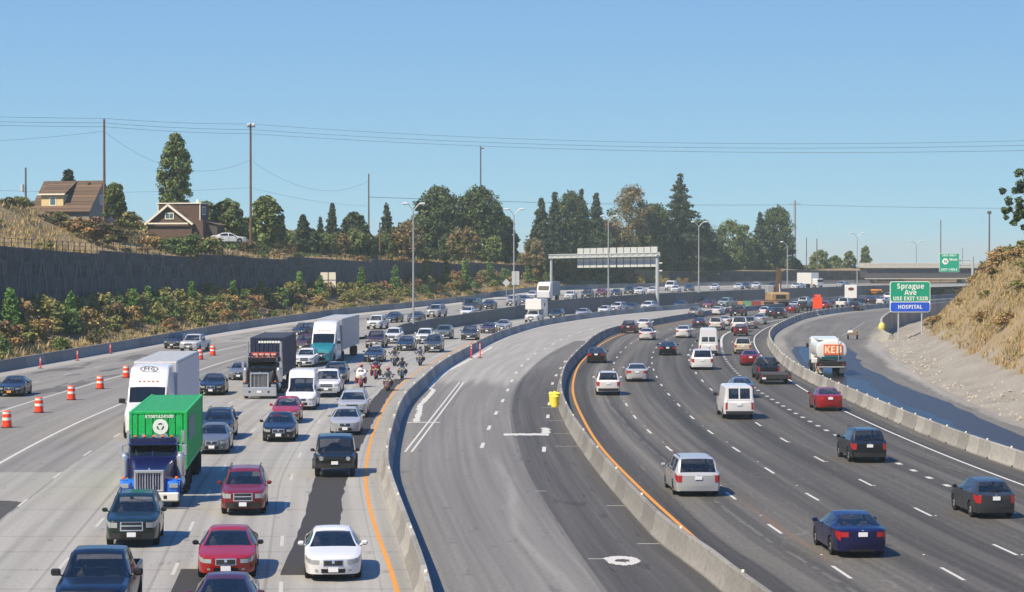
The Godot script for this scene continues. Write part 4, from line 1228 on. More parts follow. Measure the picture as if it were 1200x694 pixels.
func build_trees() -> void:
	var dg := [Color(0.030, 0.050, 0.018), Color(0.040, 0.065, 0.020), Color(0.026, 0.042, 0.016), Color(0.05, 0.072, 0.022)]
	var cg := [Color(0.022, 0.036, 0.018), Color(0.028, 0.045, 0.020), Color(0.018, 0.030, 0.015)]
	var lg := [Color(0.075, 0.10, 0.028), Color(0.06, 0.085, 0.024), Color(0.09, 0.115, 0.034)]
	var au := [Color(0.08, 0.075, 0.028), Color(0.12, 0.088, 0.038), Color(0.06, 0.066, 0.024), Color(0.16, 0.12, 0.058)]
	var gold := [Color(0.115, 0.085, 0.034), Color(0.09, 0.082, 0.03), Color(0.135, 0.095, 0.04)]
	var pop := [Color(0.075, 0.105, 0.028), Color(0.09, 0.125, 0.036), Color(0.055, 0.08, 0.022)]
	# each: name, label, x px-free world x, depth, ground y, height, half width, kind
	var add := func(n: String, label: String, x: float, z: float, y: float, h: float, w: float, kind: String):
		var cr: ArrayMesh; var tr: ArrayMesh
		var zb := behind_road(x, z)   # never nearer than the far edge of the upper road
		var k := zb / z
		x *= k; y = 10.5 + (y - 10.5) * k; h *= k * (1.35 if x > 75 * k else 0.94); w *= k; z = zb
		match kind:
			"conifer":
				w *= 1.4
				cr = conifer_crown(h, w, h * 0.03, cg, clampf(w * 0.11, 0.12, 0.3), 24); tr = limbs(h * 0.5, h, h * 0.016, 0.3, 2)
			"fir":
				w *= 1.15
				cr = conifer_crown(h, w, h * 0.03, cg, clampf(w * 0.095, 0.14, 0.32), 28); tr = limbs(h * 0.5, h, h * 0.016, 0.3, 2)
			"dark":
				w *= 1.12
				cr = broad_crown(-0.5, h, w, int(95 + w * 26), 80, 0.32, dg, 0.62); tr = limbs(h * 0.2, h, 0.35, w, 7)
			"light":
				w *= 1.15
				cr = broad_crown(0.0, h, w, int(60 + w * 20), 66, 0.28, lg, 0.72); tr = limbs(h * 0.3, h, 0.28, w, 7)
			"autumn":
				w *= 1.15
				cr = broad_crown(0.0, h, w, int(64 + w * 20), 64, 0.28, au, 0.70); tr = limbs(h * 0.3, h, 0.28, w, 8)
			"gold":
				cr = broad_crown(h * 0.05, h, w, int(34 + w * 10), 56, 0.26, gold); tr = limbs(h * 0.3, h, 0.18, w, 5)
			"poplar":
				var cl := []
				for i in 280:
					var u := rng.randf()
					var prof := pow(sin(PI * clampf(0.10 + u * 0.88, 0, 1)), 0.55)
					var a := rng.randf() * TAU
					var rr := w * prof * sqrt(rng.randf_range(0.1, 1.0))
					cl.append([Vector3(cos(a) * rr + (0.5 if u > 0.6 else 0.0), h * (0.05 + 0.94 * u), sin(a) * rr), w * rng.randf_range(0.16, 0.30)])
				cr = leaf_mesh(cl, 60, 0.22, pop); tr = limbs(h * 0.4, h, 0.28, w, 9)
		plant(n, label, "tree", "", cr, tr, vp(x, z, y), Vector3.ONE, rng.randf() * TAU)
	add.call("poplar_tree", "tall green poplar rising behind the low brown house on the left hill", -50.0, 352, 14.6, 13.9, 2.35, "poplar")
	add.call("tree", "rounded yellow green tree just right of the tall wooden pole on the hill", -36.2, 350, 12.2, 6.6, 2.1, "light")
	add.call("tree", "bushy yellow green tree behind the brown house, left of the wooden pole", -42.5, 356, 12.6, 5.6, 2.3, "light")
	add.call("tree", "low olive tree behind the roof end of the brown house", -46.6, 362, 13.0, 5.0, 2.2, "light")
	add.call("tree", "small leafy tree beside the tall pole right of the brown roofed cottage", -53.2, 318, 15.3, 4.3, 1.3, "light")
	add.call("tree", "sparse dark treetop behind the cottage roof ridge", -61.5, 330, 15.6, 6.8, 2.0, "conifer")
	add.call("conifer_tree", "small dark conifer right of the rounded yellow green tree", -37.5, 388, 11.6, 4.6, 0.9, "conifer")
	add.call("conifer_tree", "dark pointed conifer, left one of the pair near the middle of the hill", -36.0, 410, 11.6, 5.8, 1.5, "conifer")
	add.call("conifer_tree", "ragged dark conifer, tallest on the hill between the two wooden poles", -32.5, 430, 11.4, 8.6, 1.8, "fir")
	add.call("conifer_tree", "slim dark conifer touching the ragged conifer on its left", -34.8, 432, 11.4, 6.0, 0.9, "conifer")
	add.call("tree", "spreading green tree left of the thin wooden pole", -28.8, 434, 11.0, 6.6, 2.3, "dark")
	add.call("conifer_tree", "blunt dark conifer just right of the thin wooden pole", -24.0, 455, 11.0, 9.5, 2.0, "fir")
	add.call("tree", "russet bushy tree below the blunt conifer", -19.6, 440, 10.2, 6.0, 3.2, "gold")
	add.call("tree", "broad dark tree, left half of the big clump under the tall grey pole", -14.6, 470, 10.0, 13.2, 4.6, "dark")
	add.call("tree", "broad dark tree, right half of the big clump under the tall grey pole", -6.6, 474, 10.0, 13.6, 4.6, "dark")
	add.call("tree", "round rust coloured tree in front of the big dark clump", -8.8, 448, 9.4, 5.6, 3.3, "gold")
	add.call("tree", "green tree filling the right foot of the big clump", -1.8, 482, 9.2, 8.6, 2.6, "dark")
	add.call("tree", "dark tree at the left end of the wood behind the gantry", 6.4, 520, 8.6, 14.6, 4.0, "fir")
	add.call("conifer_tree", "dark conifer poking out of the left end of the wood", 9.4, 524, 8.6, 16.0, 3.2, "fir")
	add.call("tree", "dense dark tree above the left part of the gantry sign", 12.8, 530, 8.4, 15.6, 4.6, "dark")
	add.call("conifer_tree", "thin dark conifer spire above the gantry sign", 15.4, 528, 8.4, 17.0, 2.6, "fir")
	add.call("tree", "dark tree just left of the light pole above the gantry", 19.0, 536, 8.2, 16.6, 3.8, "fir")
	add.call("tree", "olive and tan tree with bare twigs over the right part of the gantry", 26.6, 532, 7.4, 18.4, 4.6, "autumn")
	add.call("tree", "low autumn tree in front of the wood behind the gantry", 21.0, 518, 6.4, 11.0, 4.2, "autumn")
	add.call("tree", "tan leaved tree between the olive tree and the great fir", 32.0, 540, 7.0, 14.4, 3.2, "autumn")
	add.call("conifer_tree", "great dark fir, tallest tree of the wood", 38.6, 546, 6.2, 24.0, 8.0, "fir")
	add.call("tree", "dark leafy tree at the left foot of the great fir", 33.2, 556, 6.0, 16.0, 4.6, "dark")
	add.call("tree", "dark leafy tree at the right foot of the great fir", 43.8, 556, 5.2, 12.6, 4.8, "dark")
	add.call("tree", "light green airy tree right of the great fir", 51.6, 565, 4.8, 13.6, 3.6, "light")
	add.call("tree", "pale green pointed tree beside the airy light green tree", 55.6, 568, 4.8, 12.4, 2.6, "light")
	add.call("conifer_tree", "dark conifer leaning on the tall tree by the grey steel mast", 60.0, 575, 4.6, 16.4, 3.8, "fir")
	add.call("tree", "tall rounded dark tree left of the grey steel mast", 64.4, 578, 4.6, 17.4, 4.0, "dark")
	add.call("tree", "low green tree above the far dark wall", 47.4, 585, 5.2, 7.6, 3.8, "dark")
	add.call("tree", "low olive tree above the far dark wall, right of the airy tree", 57.2, 590, 5.2, 7.0, 3.6, "light")
	# green wall of low trees at the foot of the wood, where the tall wall stops
	for i in 14:
		var z := 556.0 + i * 3.6
		var d := rng.randf_range(6.0, 15.0)
		var p := side_pt(LBAR, z, d, -1)
		var kind: String = ["dark", "autumn", "dark", "light", "gold"][i % 5]
		add.call("tree", ["dark leafy small tree at the roadside below the gantry", "autumn tinged small tree at the roadside below the gantry", "shadowy small tree at the roadside below the gantry", "fresh green small tree at the roadside below the gantry", "golden small tree at the roadside below the gantry"][i % 5], p.x, p.y, 2.0 + 0.25 * maxf(0, d - 6), rng.randf_range(6.5, 9.5), rng.randf_range(2.6, 3.8), kind)
		get_child(get_child_count() - 1).set_meta("group", "small trees at the roadside below the gantry")
	# understorey that closes the wood, and the hedgerow behind the hill crest
	for q in [[-21.0, 464, 10.0, 4.4, "dark", "below the blunt conifer's right side"], [-12.4, 462, 9.6, 4.2, "dark", "under the left half of the big clump"], [-3.6, 468, 9.2, 4.2, "light", "under the right half of the big clump"], [4.8, 502, 8.0, 5.2, "autumn", "at the left foot of the wood"], [10.0, 508, 7.4, 8.0, "dark", "under the left end of the wood"], [14.6, 512, 7.0, 8.6, "light", "under the thin conifer spire"], [18.4, 520, 6.6, 9.0, "dark", "below the gantry lamp"], [24.0, 524, 6.0, 9.6, "autumn", "under the olive and tan tree"], [29.0, 528, 5.6, 9.0, "light", "right behind the gantry sign's end"], [33.6, 534, 5.2, 8.6, "dark", "under the tan leaved tree"], [38.0, 536, 4.6, 8.4, "dark", "at the very foot of the great fir"], [43.4, 545, 4.4, 8.0, "light", "right of the great fir's foot"], [48.4, 556, 4.4, 7.6, "dark", "left under the airy light tree"], [53.6, 560, 4.2, 7.4, "light", "right under the airy light tree"], [58.2, 566, 4.2, 8.2, "dark", "below the leaning dark conifer"], [63.0, 570, 4.0, 7.0, "dark", "below the tall rounded tree"]]:
		add.call("tree", "low %s understorey tree %s" % [{"dark": "dark green", "light": "yellow green", "autumn": "tan"}[q[4]], q[5]], q[0], q[1], q[2], q[3], q[3] * 0.42, q[4])
	for i in 13:
		var hx := lerpf(-47.5, -19.0, i / 12.0)
		add.call("tree", "hedgerow tree on the skyline, number %s from its left end" % ["one", "two", "three", "four", "five", "six", "seven", "eight", "nine", "ten", "eleven", "twelve", "thirteen"][i], hx, 398.0 + i * 4.0, 10.8 - i * 0.05, rng.randf_range(2.8, 4.4) + (1.0 if i < 4 else 0.0), rng.randf_range(1.5, 2.1), ["light", "dark", "light", "gold"][i % 4])
		get_child(get_child_count() - 1).set_meta("group", "hedgerow trees on the skyline")
	for q in [[76.5, 590, 3.4, 5.2, 2.6, "light", "low round tree right of the grey steel mast"], [81.5, 600, 3.2, 4.4, 2.0, "light", "small green tree on the far bank left of the slim conifer"], [86.0, 606, 2.8, 5.6, 1.8, "light", "small pointed tree on the far bank"], [91.0, 612, 2.4, 6.8, 1.6, "light", "upright green tree beside the overpass end"], [72.0, 586, 3.0, 4.0, 2.6, "gold", "golden bush beside the foot of the grey steel mast"], [80.0, 588, 1.6, 3.0, 3.0, "gold", "low golden brush on the far grassy bank"], [86.5, 590, 1.0, 3.2, 3.2, "gold", "wide golden brush beside the far road"], [70.0, 600, 4.0, 5.0, 3.0, "dark", "dark low tree behind the grey steel mast"]]:
		add.call("tree", q[6], q[0], q[1], q[2], q[3], q[4], q[5])
	# tree leaning in at the right edge, on top of the slope
	var cl := []
	for q in [[0.2, 7.6, 1.1], [-0.6, 6.9, 1.0], [1.4, 7.0, 1.3], [-1.2, 6.1, 0.9], [0.3, 6.0, 1.3], [-1.9, 5.6, 0.7], [-0.6, 5.1, 1.0], [1.3, 5.2, 1.4], [-1.6, 4.3, 0.8], [-0.2, 4.2, 1.1], [-2.3, 4.0, 0.6], [-1.2, 3.4, 0.9], [0.4, 3.2, 1.2], [-1.9, 2.9, 0.6], [1.8, 3.8, 1.4], [-0.4, 2.4, 0.9]]:
		for k in 5: cl.append([Vector3(q[0] + rng.randfn() * 0.35, q[1] + rng.randfn() * 0.28, rng.randfn() * 0.8), q[2] * 0.42])
	plant("tree", "dark leaning tree at the right edge on top of the slope", "tree", "", leaf_mesh(cl, 90, 0.15, dg), limbs(2.2, 8.0, 0.22, 2.2, 7), vp(43.3, 196, 10.2), Vector3(1.05, 0.95, 1.05), 0.0)

# ------------------------------------------------------------------ houses on the left hill
func add_box(parent: Node, n: String, c: Vector3, z: Vector3, m: Material, b := 0.02) -> MeshInstance3D:
	var s := []
	box(s, Vector3.ZERO, z, b)
	return part(parent, n, commit(s, 0), m, c)

func window_part(parent: Node, c: Vector3, w: float, h: float, axis: Vector3, panes: int) -> void:   # axis: outward
	var fm := mat("trim_white", Color(0.86, 0.84, 0.78), 0.6)
	var gm := mat("house_glass", Color(0.30, 0.42, 0.48), 0.06)
	gm.metallic_specular = 0.9
	var side := Vector3.UP.cross(axis).normalized()
	var s := []
	var th := Vector3(absf(axis.x), 0, absf(axis.z)) * 0.10
	var sd := Vector3(absf(side.x), 0, absf(side.z))
	for e in [-1.0, 1.0]:
		box(s, Vector3(0, e * (h * 0.5), 0), sd * (w + 0.14) + th + Vector3(0, 0.12, 0))
		box(s, side * e * (w * 0.5), sd * 0.12 + th * 0.98 + Vector3(0, h, 0))
	for i in range(1, panes):
		box(s, side * (w * (i / float(panes) - 0.5)), sd * 0.07 + th * 0.96 + Vector3(0, h, 0))
	var f := part(parent, "window", commit(s, 0), fm, c)
	for i in panes:
		var gs := []
		box(gs, side * (w * ((i + 0.5) / panes - 0.5)), sd * (w / panes - 0.10) + th * 0.4 + Vector3(0, h - 0.12, 0))
		part(f, "pane", commit(gs, 0), gm)

func shingles(parent: Node, n: String, a: Vector3, u: Vector3, w: Vector3, rows: int, m: Array) -> void:   # roof plane of overlapping courses: a eave corner, u along the eave, w up the slope
	var nr := u.cross(w).normalized()
	if nr.y < 0: nr = -nr
	for i in rows:
		var s := []
		var p := a + w * (i / float(rows)); var q := a + w * ((i + 1) / float(rows)) + w.normalized() * 0.03
		quad_out(s, p + nr * 0.05, p + u + nr * 0.05, q + u + nr * 0.01, q + nr * 0.01, nr)
		quad_out(s, p, p + u, p + u + nr * 0.05, p + nr * 0.05, -w)
		quad_out(s, p, p + nr * 0.05, q + nr * 0.01, q, -u)
		quad_out(s, p + u, p + u + nr * 0.05, q + u + nr * 0.01, q + u, u)
		part(parent, n, commit(s, 0), m[i % m.size()])

func build_houses() -> void:
	var rf := []
	for i in 3:
		var g: float = [0.40, 0.44, 0.37][i]
		rf.append(tri_mat("roof_brown%d" % i, [[0.0, Color(g * 0.74, g * 0.60, g * 0.50)], [1.0, Color(g * 1.02, g * 0.84, g * 0.70)]], 0.9, 0.8, 70 + i, 0.05))
	var cream := tri_mat("cream_wall", [[0.0, Color(0.74, 0.66, 0.48)], [1.0, Color(0.84, 0.77, 0.60)]], 0.85, 0.4, 73)
	var trim := mat("trim_white", Color(0.86, 0.84, 0.78), 0.6)
	var grey := tri_mat("grey_wall", [[0.0, Color(0.45, 0.44, 0.42)], [1.0, Color(0.55, 0.54, 0.52)]], 0.85, 0.4, 74)
	# cottage with brown roof and shed dormer; local +z faces the road
	var o := thing("cottage", "cottage with steep brown roof and cream shed dormer on the far left hilltop", "house")
	o.position = vp(-60.2, 327, 14.6)
	o.rotation.y = deg_to_rad(-19)
	var hw := 4.3; var dp := 3.9; var wh := 1.6; var rh := 5.6
	var s := []
	quad_out(s, Vector3(-hw, -3, dp - 0.3), Vector3(hw, -3, dp - 0.3), Vector3(hw, wh, dp - 0.3), Vector3(-hw, wh, dp - 0.3), Vector3(0, 0, 1))
	quad_out(s, Vector3(-hw, -3, -dp + 0.3), Vector3(hw, -3, -dp + 0.3), Vector3(hw, wh, -dp + 0.3), Vector3(-hw, wh, -dp + 0.3), Vector3(0, 0, -1))
	for e in [-1.0, 1.0]:
		quad_out(s, Vector3(e * hw, -3, -dp + 0.3), Vector3(e * hw, -3, dp - 0.3), Vector3(e * hw, wh, dp - 0.3), Vector3(e * hw, wh, -dp + 0.3), Vector3(e, 0, 0))
		quad_out(s, Vector3(e * hw, wh, -dp + 0.3), Vector3(e * hw, wh, dp - 0.3), Vector3(e * hw, rh - 0.15, 0.02), Vector3(e * hw, rh - 0.15, -0.02), Vector3(e, 0, 0))
	part(o, "wall", commit(s, 0), grey)
	var roof := Node3D.new(); roof.name = "roof"; o.add_child(roof)
	shingles(roof, "shingle_row", Vector3(-hw - 0.35, wh - 0.3, dp + 0.15), Vector3(2 * hw + 0.7, 0, 0), Vector3(0, rh - wh + 0.3, -dp - 0.15), 9, rf)
	shingles(roof, "shingle_row", Vector3(-hw - 0.35, wh - 0.3, -dp - 0.15), Vector3(2 * hw + 0.7, 0, 0), Vector3(0, rh - wh + 0.3, dp + 0.15), 9, rf)
	# shed dormer
	var dm := Node3D.new(); dm.name = "dormer"; o.add_child(dm)
	var dr := Node3D.new()
	s = []
	box(s, Vector3(-1.5, 2.75, 2.0), Vector3(3.4, 1.9, 2.6), 0.02)
	part(dm, "dormer_wall", commit(s, 0), cream)
	shingles(dm, "shingle_row", Vector3(-3.5, 3.72, 3.6), Vector3(4.1, 0, 0), Vector3(0, 1.85, -3.5), 6, rf)
	add_box(dm, "fascia", Vector3(-1.45, 3.70, 3.66), Vector3(4.2, 0.2, 0.12), trim)
	window_part(dm, Vector3(-1.4, 2.75, 3.30), 0.9, 1.1, Vector3(0, 0, 1), 1)
	window_part(o, Vector3(hw, 3.0, 0.1), 0.9, 1.2, Vector3(1, 0, 0), 2)
	for x in [-2.4, 2.6]: add_box(o, "roof_vent", Vector3(x, rh - 0.35, 0.5), Vector3(0.35, 0.3, 0.35), mat("vent_dark", Color(0.25, 0.22, 0.2), 0.8))
	# low brown house with white trimmed gable and flat topped upper floor
	var shin := tri_mat("brown_siding", [[0.0, Color(0.30, 0.23, 0.20)], [1.0, Color(0.40, 0.32, 0.285)]], 0.85, 0.5, 75)
	o = thing("brown_house", "brown house with white trimmed gable and boxy upper floor below the poplar", "house")
	o.position = vp(-49.3, 348, 11.2)
	o.rotation.y = deg_to_rad(-13)
	s = []
	box(s, Vector3(0.2, 1.4, -2.0), Vector3(8.6, 5.0, 5.0), 0.02)
	part(o, "wall", commit(s, 0), shin)
	add_box(o, "upper_floor", Vector3(0.3, 5.0, -2.6), Vector3(6.6, 2.6, 3.4), shin)
	# board courses on the upper floor
	for i in 9: add_box(o, "board", Vector3(0.3, 3.85 + i * 0.27, -0.885), Vector3(6.58, 0.245, 0.03), shin, 0.008)
	add_box(o, "flat_roof", Vector3(0.3, 6.38, -2.6), Vector3(7.0, 0.16, 3.8), trim)
	for x in [-2.95, 3.55]: add_box(o, "corner_board", Vector3(x, 5.0, -0.86), Vector3(0.16, 2.6, 0.1), trim)
	s = []
	var g0 := Vector3(-3.9, 3.55, 0.9); var g1 := Vector3(2.9, 3.55, 0.9); var ga := Vector3(-0.6, 6.15, 0.9)
	tri(s, g0, g1, ga)
	quad_out(s, g0, g1, g1 - Vector3(0, 3.5, 0), g0 - Vector3(0, 3.5, 0), Vector3(0, 0, 1))
	part(o, "gable", commit(s, 0), shin)
	var gr := Node3D.new(); gr.name = "roof"; o.add_child(gr)
	for e in [[g0, -1.0], [g1, 1.0]]:
		var b: Vector3 = e[0]
		var dirv := (ga - b)
		var st := b - dirv * 0.10
		shingles(gr, "shingle_row", st + Vector3(0, 0.05, 0.5), Vector3(0, 0, -3.4), dirv * 1.10, 5, rf)
		var s2 := []
		var n2 := Vector3(-dirv.y, dirv.x, 0).normalized() * (1.0 if e[1] < 0 else -1.0)
		if n2.y < 0: n2 = -n2
		quad_out(s2, st + Vector3(0, 0, 0.52) - n2 * 0.18, ga + Vector3(0, 0, 0.52) - n2 * 0.18, ga + Vector3(0, 0, 0.52) + n2 * 0.12, st + Vector3(0, 0, 0.52) + n2 * 0.12, Vector3(0, 0, 1))
		quad_out(s2, st + Vector3(0, 0, 0.52) + n2 * 0.12, ga + Vector3(0, 0, 0.52) + n2 * 0.12, ga + Vector3(0, 0, 0.42) + n2 * 0.12, st + Vector3(0, 0, 0.42) + n2 * 0.12, n2)
		part(o, "barge_board", commit(s2, 0), trim)
	window_part(o, Vector3(-0.5, 4.5, 0.95), 1.25, 0.85, Vector3(0, 0, 1), 2)
	window_part(o, Vector3(3.62, 5.3, -2.2), 1.1, 1.1, Vector3(1, 0, 0), 1)
	add_box(o, "porch_beam", Vector3(-0.6, 3.4, 1.3), Vector3(6.2, 0.22, 0.2), trim)
	s = []
	quad_out(s, Vector3(3.7, 3.9, -0.6), Vector3(6.6, 3.2, -0.6), Vector3(6.6, 3.2, -4.4), Vector3(3.7, 3.9, -4.4), Vector3.UP)
	part(o, "lean_to_roof", commit(s, 0), rf[0])
	add_box(o, "lean_to_wall", Vector3(5.0, 1.6, -2.4), Vector3(2.4, 3.4, 3.0), mat("dark_siding", Color(0.28, 0.26, 0.25), 0.85))
	add_box(o, "chimney", Vector3(2.4, 6.7, -3.0), Vector3(0.3, 0.5, 0.3), trim)

# ------------------------------------------------------------------ poles, wires, lamps
func pole(n: String, label: String, x: float, z: float, y0: float, y1: float, r: float, m: Material, group := "") -> Node3D:
	var o := thing(n, label, "pole", group)
	o.position = vp(x, z, y0)
	var s := []
	tube(s, Vector3.ZERO, Vector3(0, y1 - y0, 0), r, r * 0.72, 10)
	part(o, "shaft", commit(s), m)
	return o

func wire(label: String, pts: Array, sags: Array, r: float) -> void:
	var o := thing("overhead_wire", label, "wire", "overhead wires")
	var s := []
	for i in pts.size() - 1:
		var a: Vector3 = pts[i]; var b: Vector3 = pts[i + 1]
		var prev := a
		for k in range(1, 21):
			var t := k / 20.0
			var p := a.lerp(b, t) - Vector3(0, sags[i] * 4 * t * (1 - t), 0)
			tube(s, prev, p, r, r, 4, false)
			prev = p
	part(o, "strand", commit(s, 0), mat("wire", Color(0.16, 0.17, 0.19), 0.6))

func lamp_pole(label: String, x: float, z: float, y0: float, h: float, arms: Array, turn := 0.0) -> Node3D:
	var o := thing("street_lamp", label, "street lamp", "highway street lamps")
	o.position = vp(x, z, y0)
	o.rotation.y = turn
	var m := mat("galvanised", Color(0.62, 0.64, 0.65), 0.5, 0.35)
	var s := []
	tube(s, Vector3(0, -0.1, 0), Vector3(0, 0.5, 0), 0.22, 0.22, 10)
	part(o, "base", commit(s), m)
	s = []
	tube(s, Vector3(0, 0.5, 0), Vector3(0, h - 1.0, 0), 0.145, 0.085, 10)
	part(o, "shaft", commit(s), m)
	for a in arms:
		s = []
		var pr := Vector3(0, h - 1.05, 0)
		for k in range(1, 7):
			var t := k / 6.0
			var p := Vector3(a * 0.7 * sin(t * PI * 0.5), h - 1.05 + 1.0 * (1 - pow(1 - t, 2.0)), 0)
			tube(s, pr, p, 0.065, 0.06, 6, false)
			pr = p
		var ar := part(o, "arm", commit(s), m)
		s = []
		box(s, Vector3(a * 0.7 + signf(a) * 0.34, h - 0.06, 0), Vector3(0.72, 0.24, 0.38), 0.07)
		var hd := part(ar, "lamp_head", commit(s, 20), mat("lamp_head", Color(0.80, 0.80, 0.79), 0.4))
		s = []
		box(s, Vector3(a * 0.7 + signf(a) * 0.36, h - 0.195, 0), Vector3(0.5, 0.06, 0.26), 0.02)
		part(ar, "lens", commit(s, 20), mat("lamp_lens", Color(0.75, 0.75, 0.7), 0.2))
	return o

func build_poles() -> void:
	var wood := tri_mat("pole_wood", [[0.0, Color(0.33, 0.25, 0.20)], [1.0, Color(0.47, 0.37, 0.30)]], 0.9, 0.7, 81, 0.04)
	var grey := mat("pole_grey", Color(0.36, 0.36, 0.37), 0.7, 0.1)
	var steel := mat("galvanised", Color(0.62, 0.64, 0.65), 0.5, 0.35)
	pole("utility_pole", "brown wooden utility pole right beside the brown roofed cottage", -54.5, 318, 14.0, 28.2, 0.20, wood)
	var o := pole("utility_pole", "tall wooden utility pole with floodlights, right of the poplar", -37.9, 345, 11.5, 29.0, 0.20, wood)
	for e in [-0.25, 0.45]: add_box(o, "floodlight", Vector3(e, 17.4, 0.2), Vector3(0.45, 0.4, 0.4), mat("lamp_head", Color(0.8, 0.8, 0.79), 0.4), 0.08)
	add_box(o, "crossarm", Vector3(0.1, 17.1, 0.0), Vector3(1.2, 0.14, 0.14), wood)
	pole("utility_pole", "thin dark wooden pole between the conifers in mid hill", -26.5, 440, 10.5, 24.9, 0.17, wood)
	o = pole("utility_pole", "dark pole rising high above the big dark tree clump", -6.6, 500, 9.0, 32.6, 0.2, grey)
	add_box(o, "bracket", Vector3(0.35, 23.2, 0), Vector3(0.8, 0.25, 0.2), grey)
	o = pole("utility_pole", "weathered pole with pale transformer at the far left edge of the hill", -69.5, 340, 14.0, 22.5, 0.17, grey)
	var s := []
	tube(s, Vector3(-0.45, 5.0, 0.15), Vector3(-0.45, 6.1, 0.15), 0.25, 0.25, 10)
	part(o, "transformer", commit(s), mat("trafo", Color(0.72, 0.73, 0.74), 0.5))
	pole("utility_pole", "short pale wooden stub pole in front of the russet tree", -23.9, 430, 10.5, 15.8, 0.17, wood)
	o = pole("steel_mast", "thick pale steel mast beside the tall dark tree at centre right", 81.3, 684, 1.8, 25.2, 0.48, steel)
	add_box(o, "crossarm", Vector3(0, 22.4, 0), Vector3(3.4, 0.14, 0.14), steel)
	pole("utility_pole", "thin pole right of the steel mast, left of two", 80.5, 650, -3.0, 14.4, 0.16, grey)
	pole("utility_pole", "thin pole right of the steel mast, right of two", 83.6, 652, -3.0, 14.1, 0.18, grey)
	pole("utility_pole", "thin tall pole behind the far green highway sign", 119.0, 660, -3.0, 19.3, 0.18, grey)
	o = pole("utility_pole", "dark pole standing on the crest of the right slope", 84.3, 420, 6.0, 17.7, 0.17, grey)
	add_box(o, "cap", Vector3(0, 11.4, 0), Vector3(0.7, 0.5, 0.3), grey)
	pole("utility_pole", "slim pale pole on the far side of the overpass deck", 122.2, 645, -3.0, 11.6, 0.2, steel)
	# lamps on the wall of the upper road and beyond
	lamp_pole("double armed street lamp on the wall above the oncoming cars, leftmost lamp", -12.7, 306, 1.35, 15.4, [-1.0, 1.2])
	lamp_pole("double armed street lamp with sign cabinet, second lamp from the left", 0.3, 371, 1.9, 15.3, [-1.1, 1.3])
	lamp_pole("double armed street lamp in front of the gantry sign", 16.9, 417, 2.6, 14.2, [-1.1, 1.3])
	lamp_pole("double armed street lamp right of the gantry, in front of the great fir", 35.9, 457, 2.7, 13.6, [-1.2, 1.4])
	lamp_pole("street lamp in front of the far dark wall near the excavator", 60.0, 518, 2.7, 10.0, [-1.3])
	lamp_pole("single armed street lamp among the far trees left of the excavator arm", 72.2, 660, 2.0, 15.2, [-1.5])
	lamp_pole("double armed street lamp against the sky left of the overpass", 81.6, 562, -1.0, 16.0, [-1.6, 1.6])
	lamp_pole("double armed street lamp standing on the overpass", 109.0, 641, 6.9, 6.6, [-1.6, 1.6])
	# wires
	var a := vp(-54.5, 318); var b := vp(-37.9, 345)
	var at := func(p: Vector3, y: float): return Vector3(p.x, y, p.z)
	var rt := Vector3(75, 0, -300); var lf := Vector3(-95, 0, -300)
	wire("topmost of the three long wires across the whole sky", [at.call(lf, 28.6), at.call(a, 28.3), at.call(b, 29.0), at.call(rt, 24.8)], [0.25, 0.2, 1.6], 0.018)
	wire("middle of the three long wires across the whole sky", [at.call(lf, 27.9), at.call(a, 27.7), at.call(b, 28.2), at.call(rt, 24.2)], [0.25, 0.2, 1.5], 0.02)
	wire("lowest of the three long wires across the whole sky", [at.call(lf, 27.4), at.call(a, 27.2), at.call(b, 27.6), at.call(rt, 23.5)], [0.25, 0.2, 1.4], 0.02)
	var c := vp(-26.5, 440); var f := vp(81.3, 684)
	wire("long thin wire crossing in front of the treetops to the steel mast", [at.call(c, 20.6), at.call(f, 24.0), Vector3(190, 23.0, -684)], [0.6, 0.5], 0.04)
	wire("sagging wire from the cottage pole down behind the poplar", [Vector3(-95, 25.6, -310), at.call(a, 26.6), at.call(b, 23.8), at.call(c, 23.6)], [1.2, 3.2, 3.0], 0.015)
	wire("low slack wire running over the brown house", [Vector3(-75, 19.0, -320), at.call(b, 19.8), at.call(c, 19.0)], [0.6, 0.6], 0.014)

# ------------------------------------------------------------------ gantry, road signs
func rounded_board(w: float, h: float, r: float, t: float) -> ArrayMesh:
	var s := []
	var pl := []
	for q in [[1, 1, 0.0], [-1, 1, 90.0], [-1, -1, 180.0], [1, -1, 270.0]]:
		for k in 5:
			var a := deg_to_rad(q[2] + k * 22.5)
			pl.append(Vector2(q[0] * (w * 0.5 - r) + cos(a) * r, q[1] * (h * 0.5 - r) + sin(a) * r))
	extrude(s, pl, Vector3(0, 0, -t * 0.5), Vector3.RIGHT, Vector3.UP, Vector3(0, 0, t))
	return commit(s, 0)

func words(parent: Node, t: String, size: float, at: Vector3, m: Material, n := "lettering") -> void:
	part(parent, n, text_mesh(t, size, 0.01), m, at)

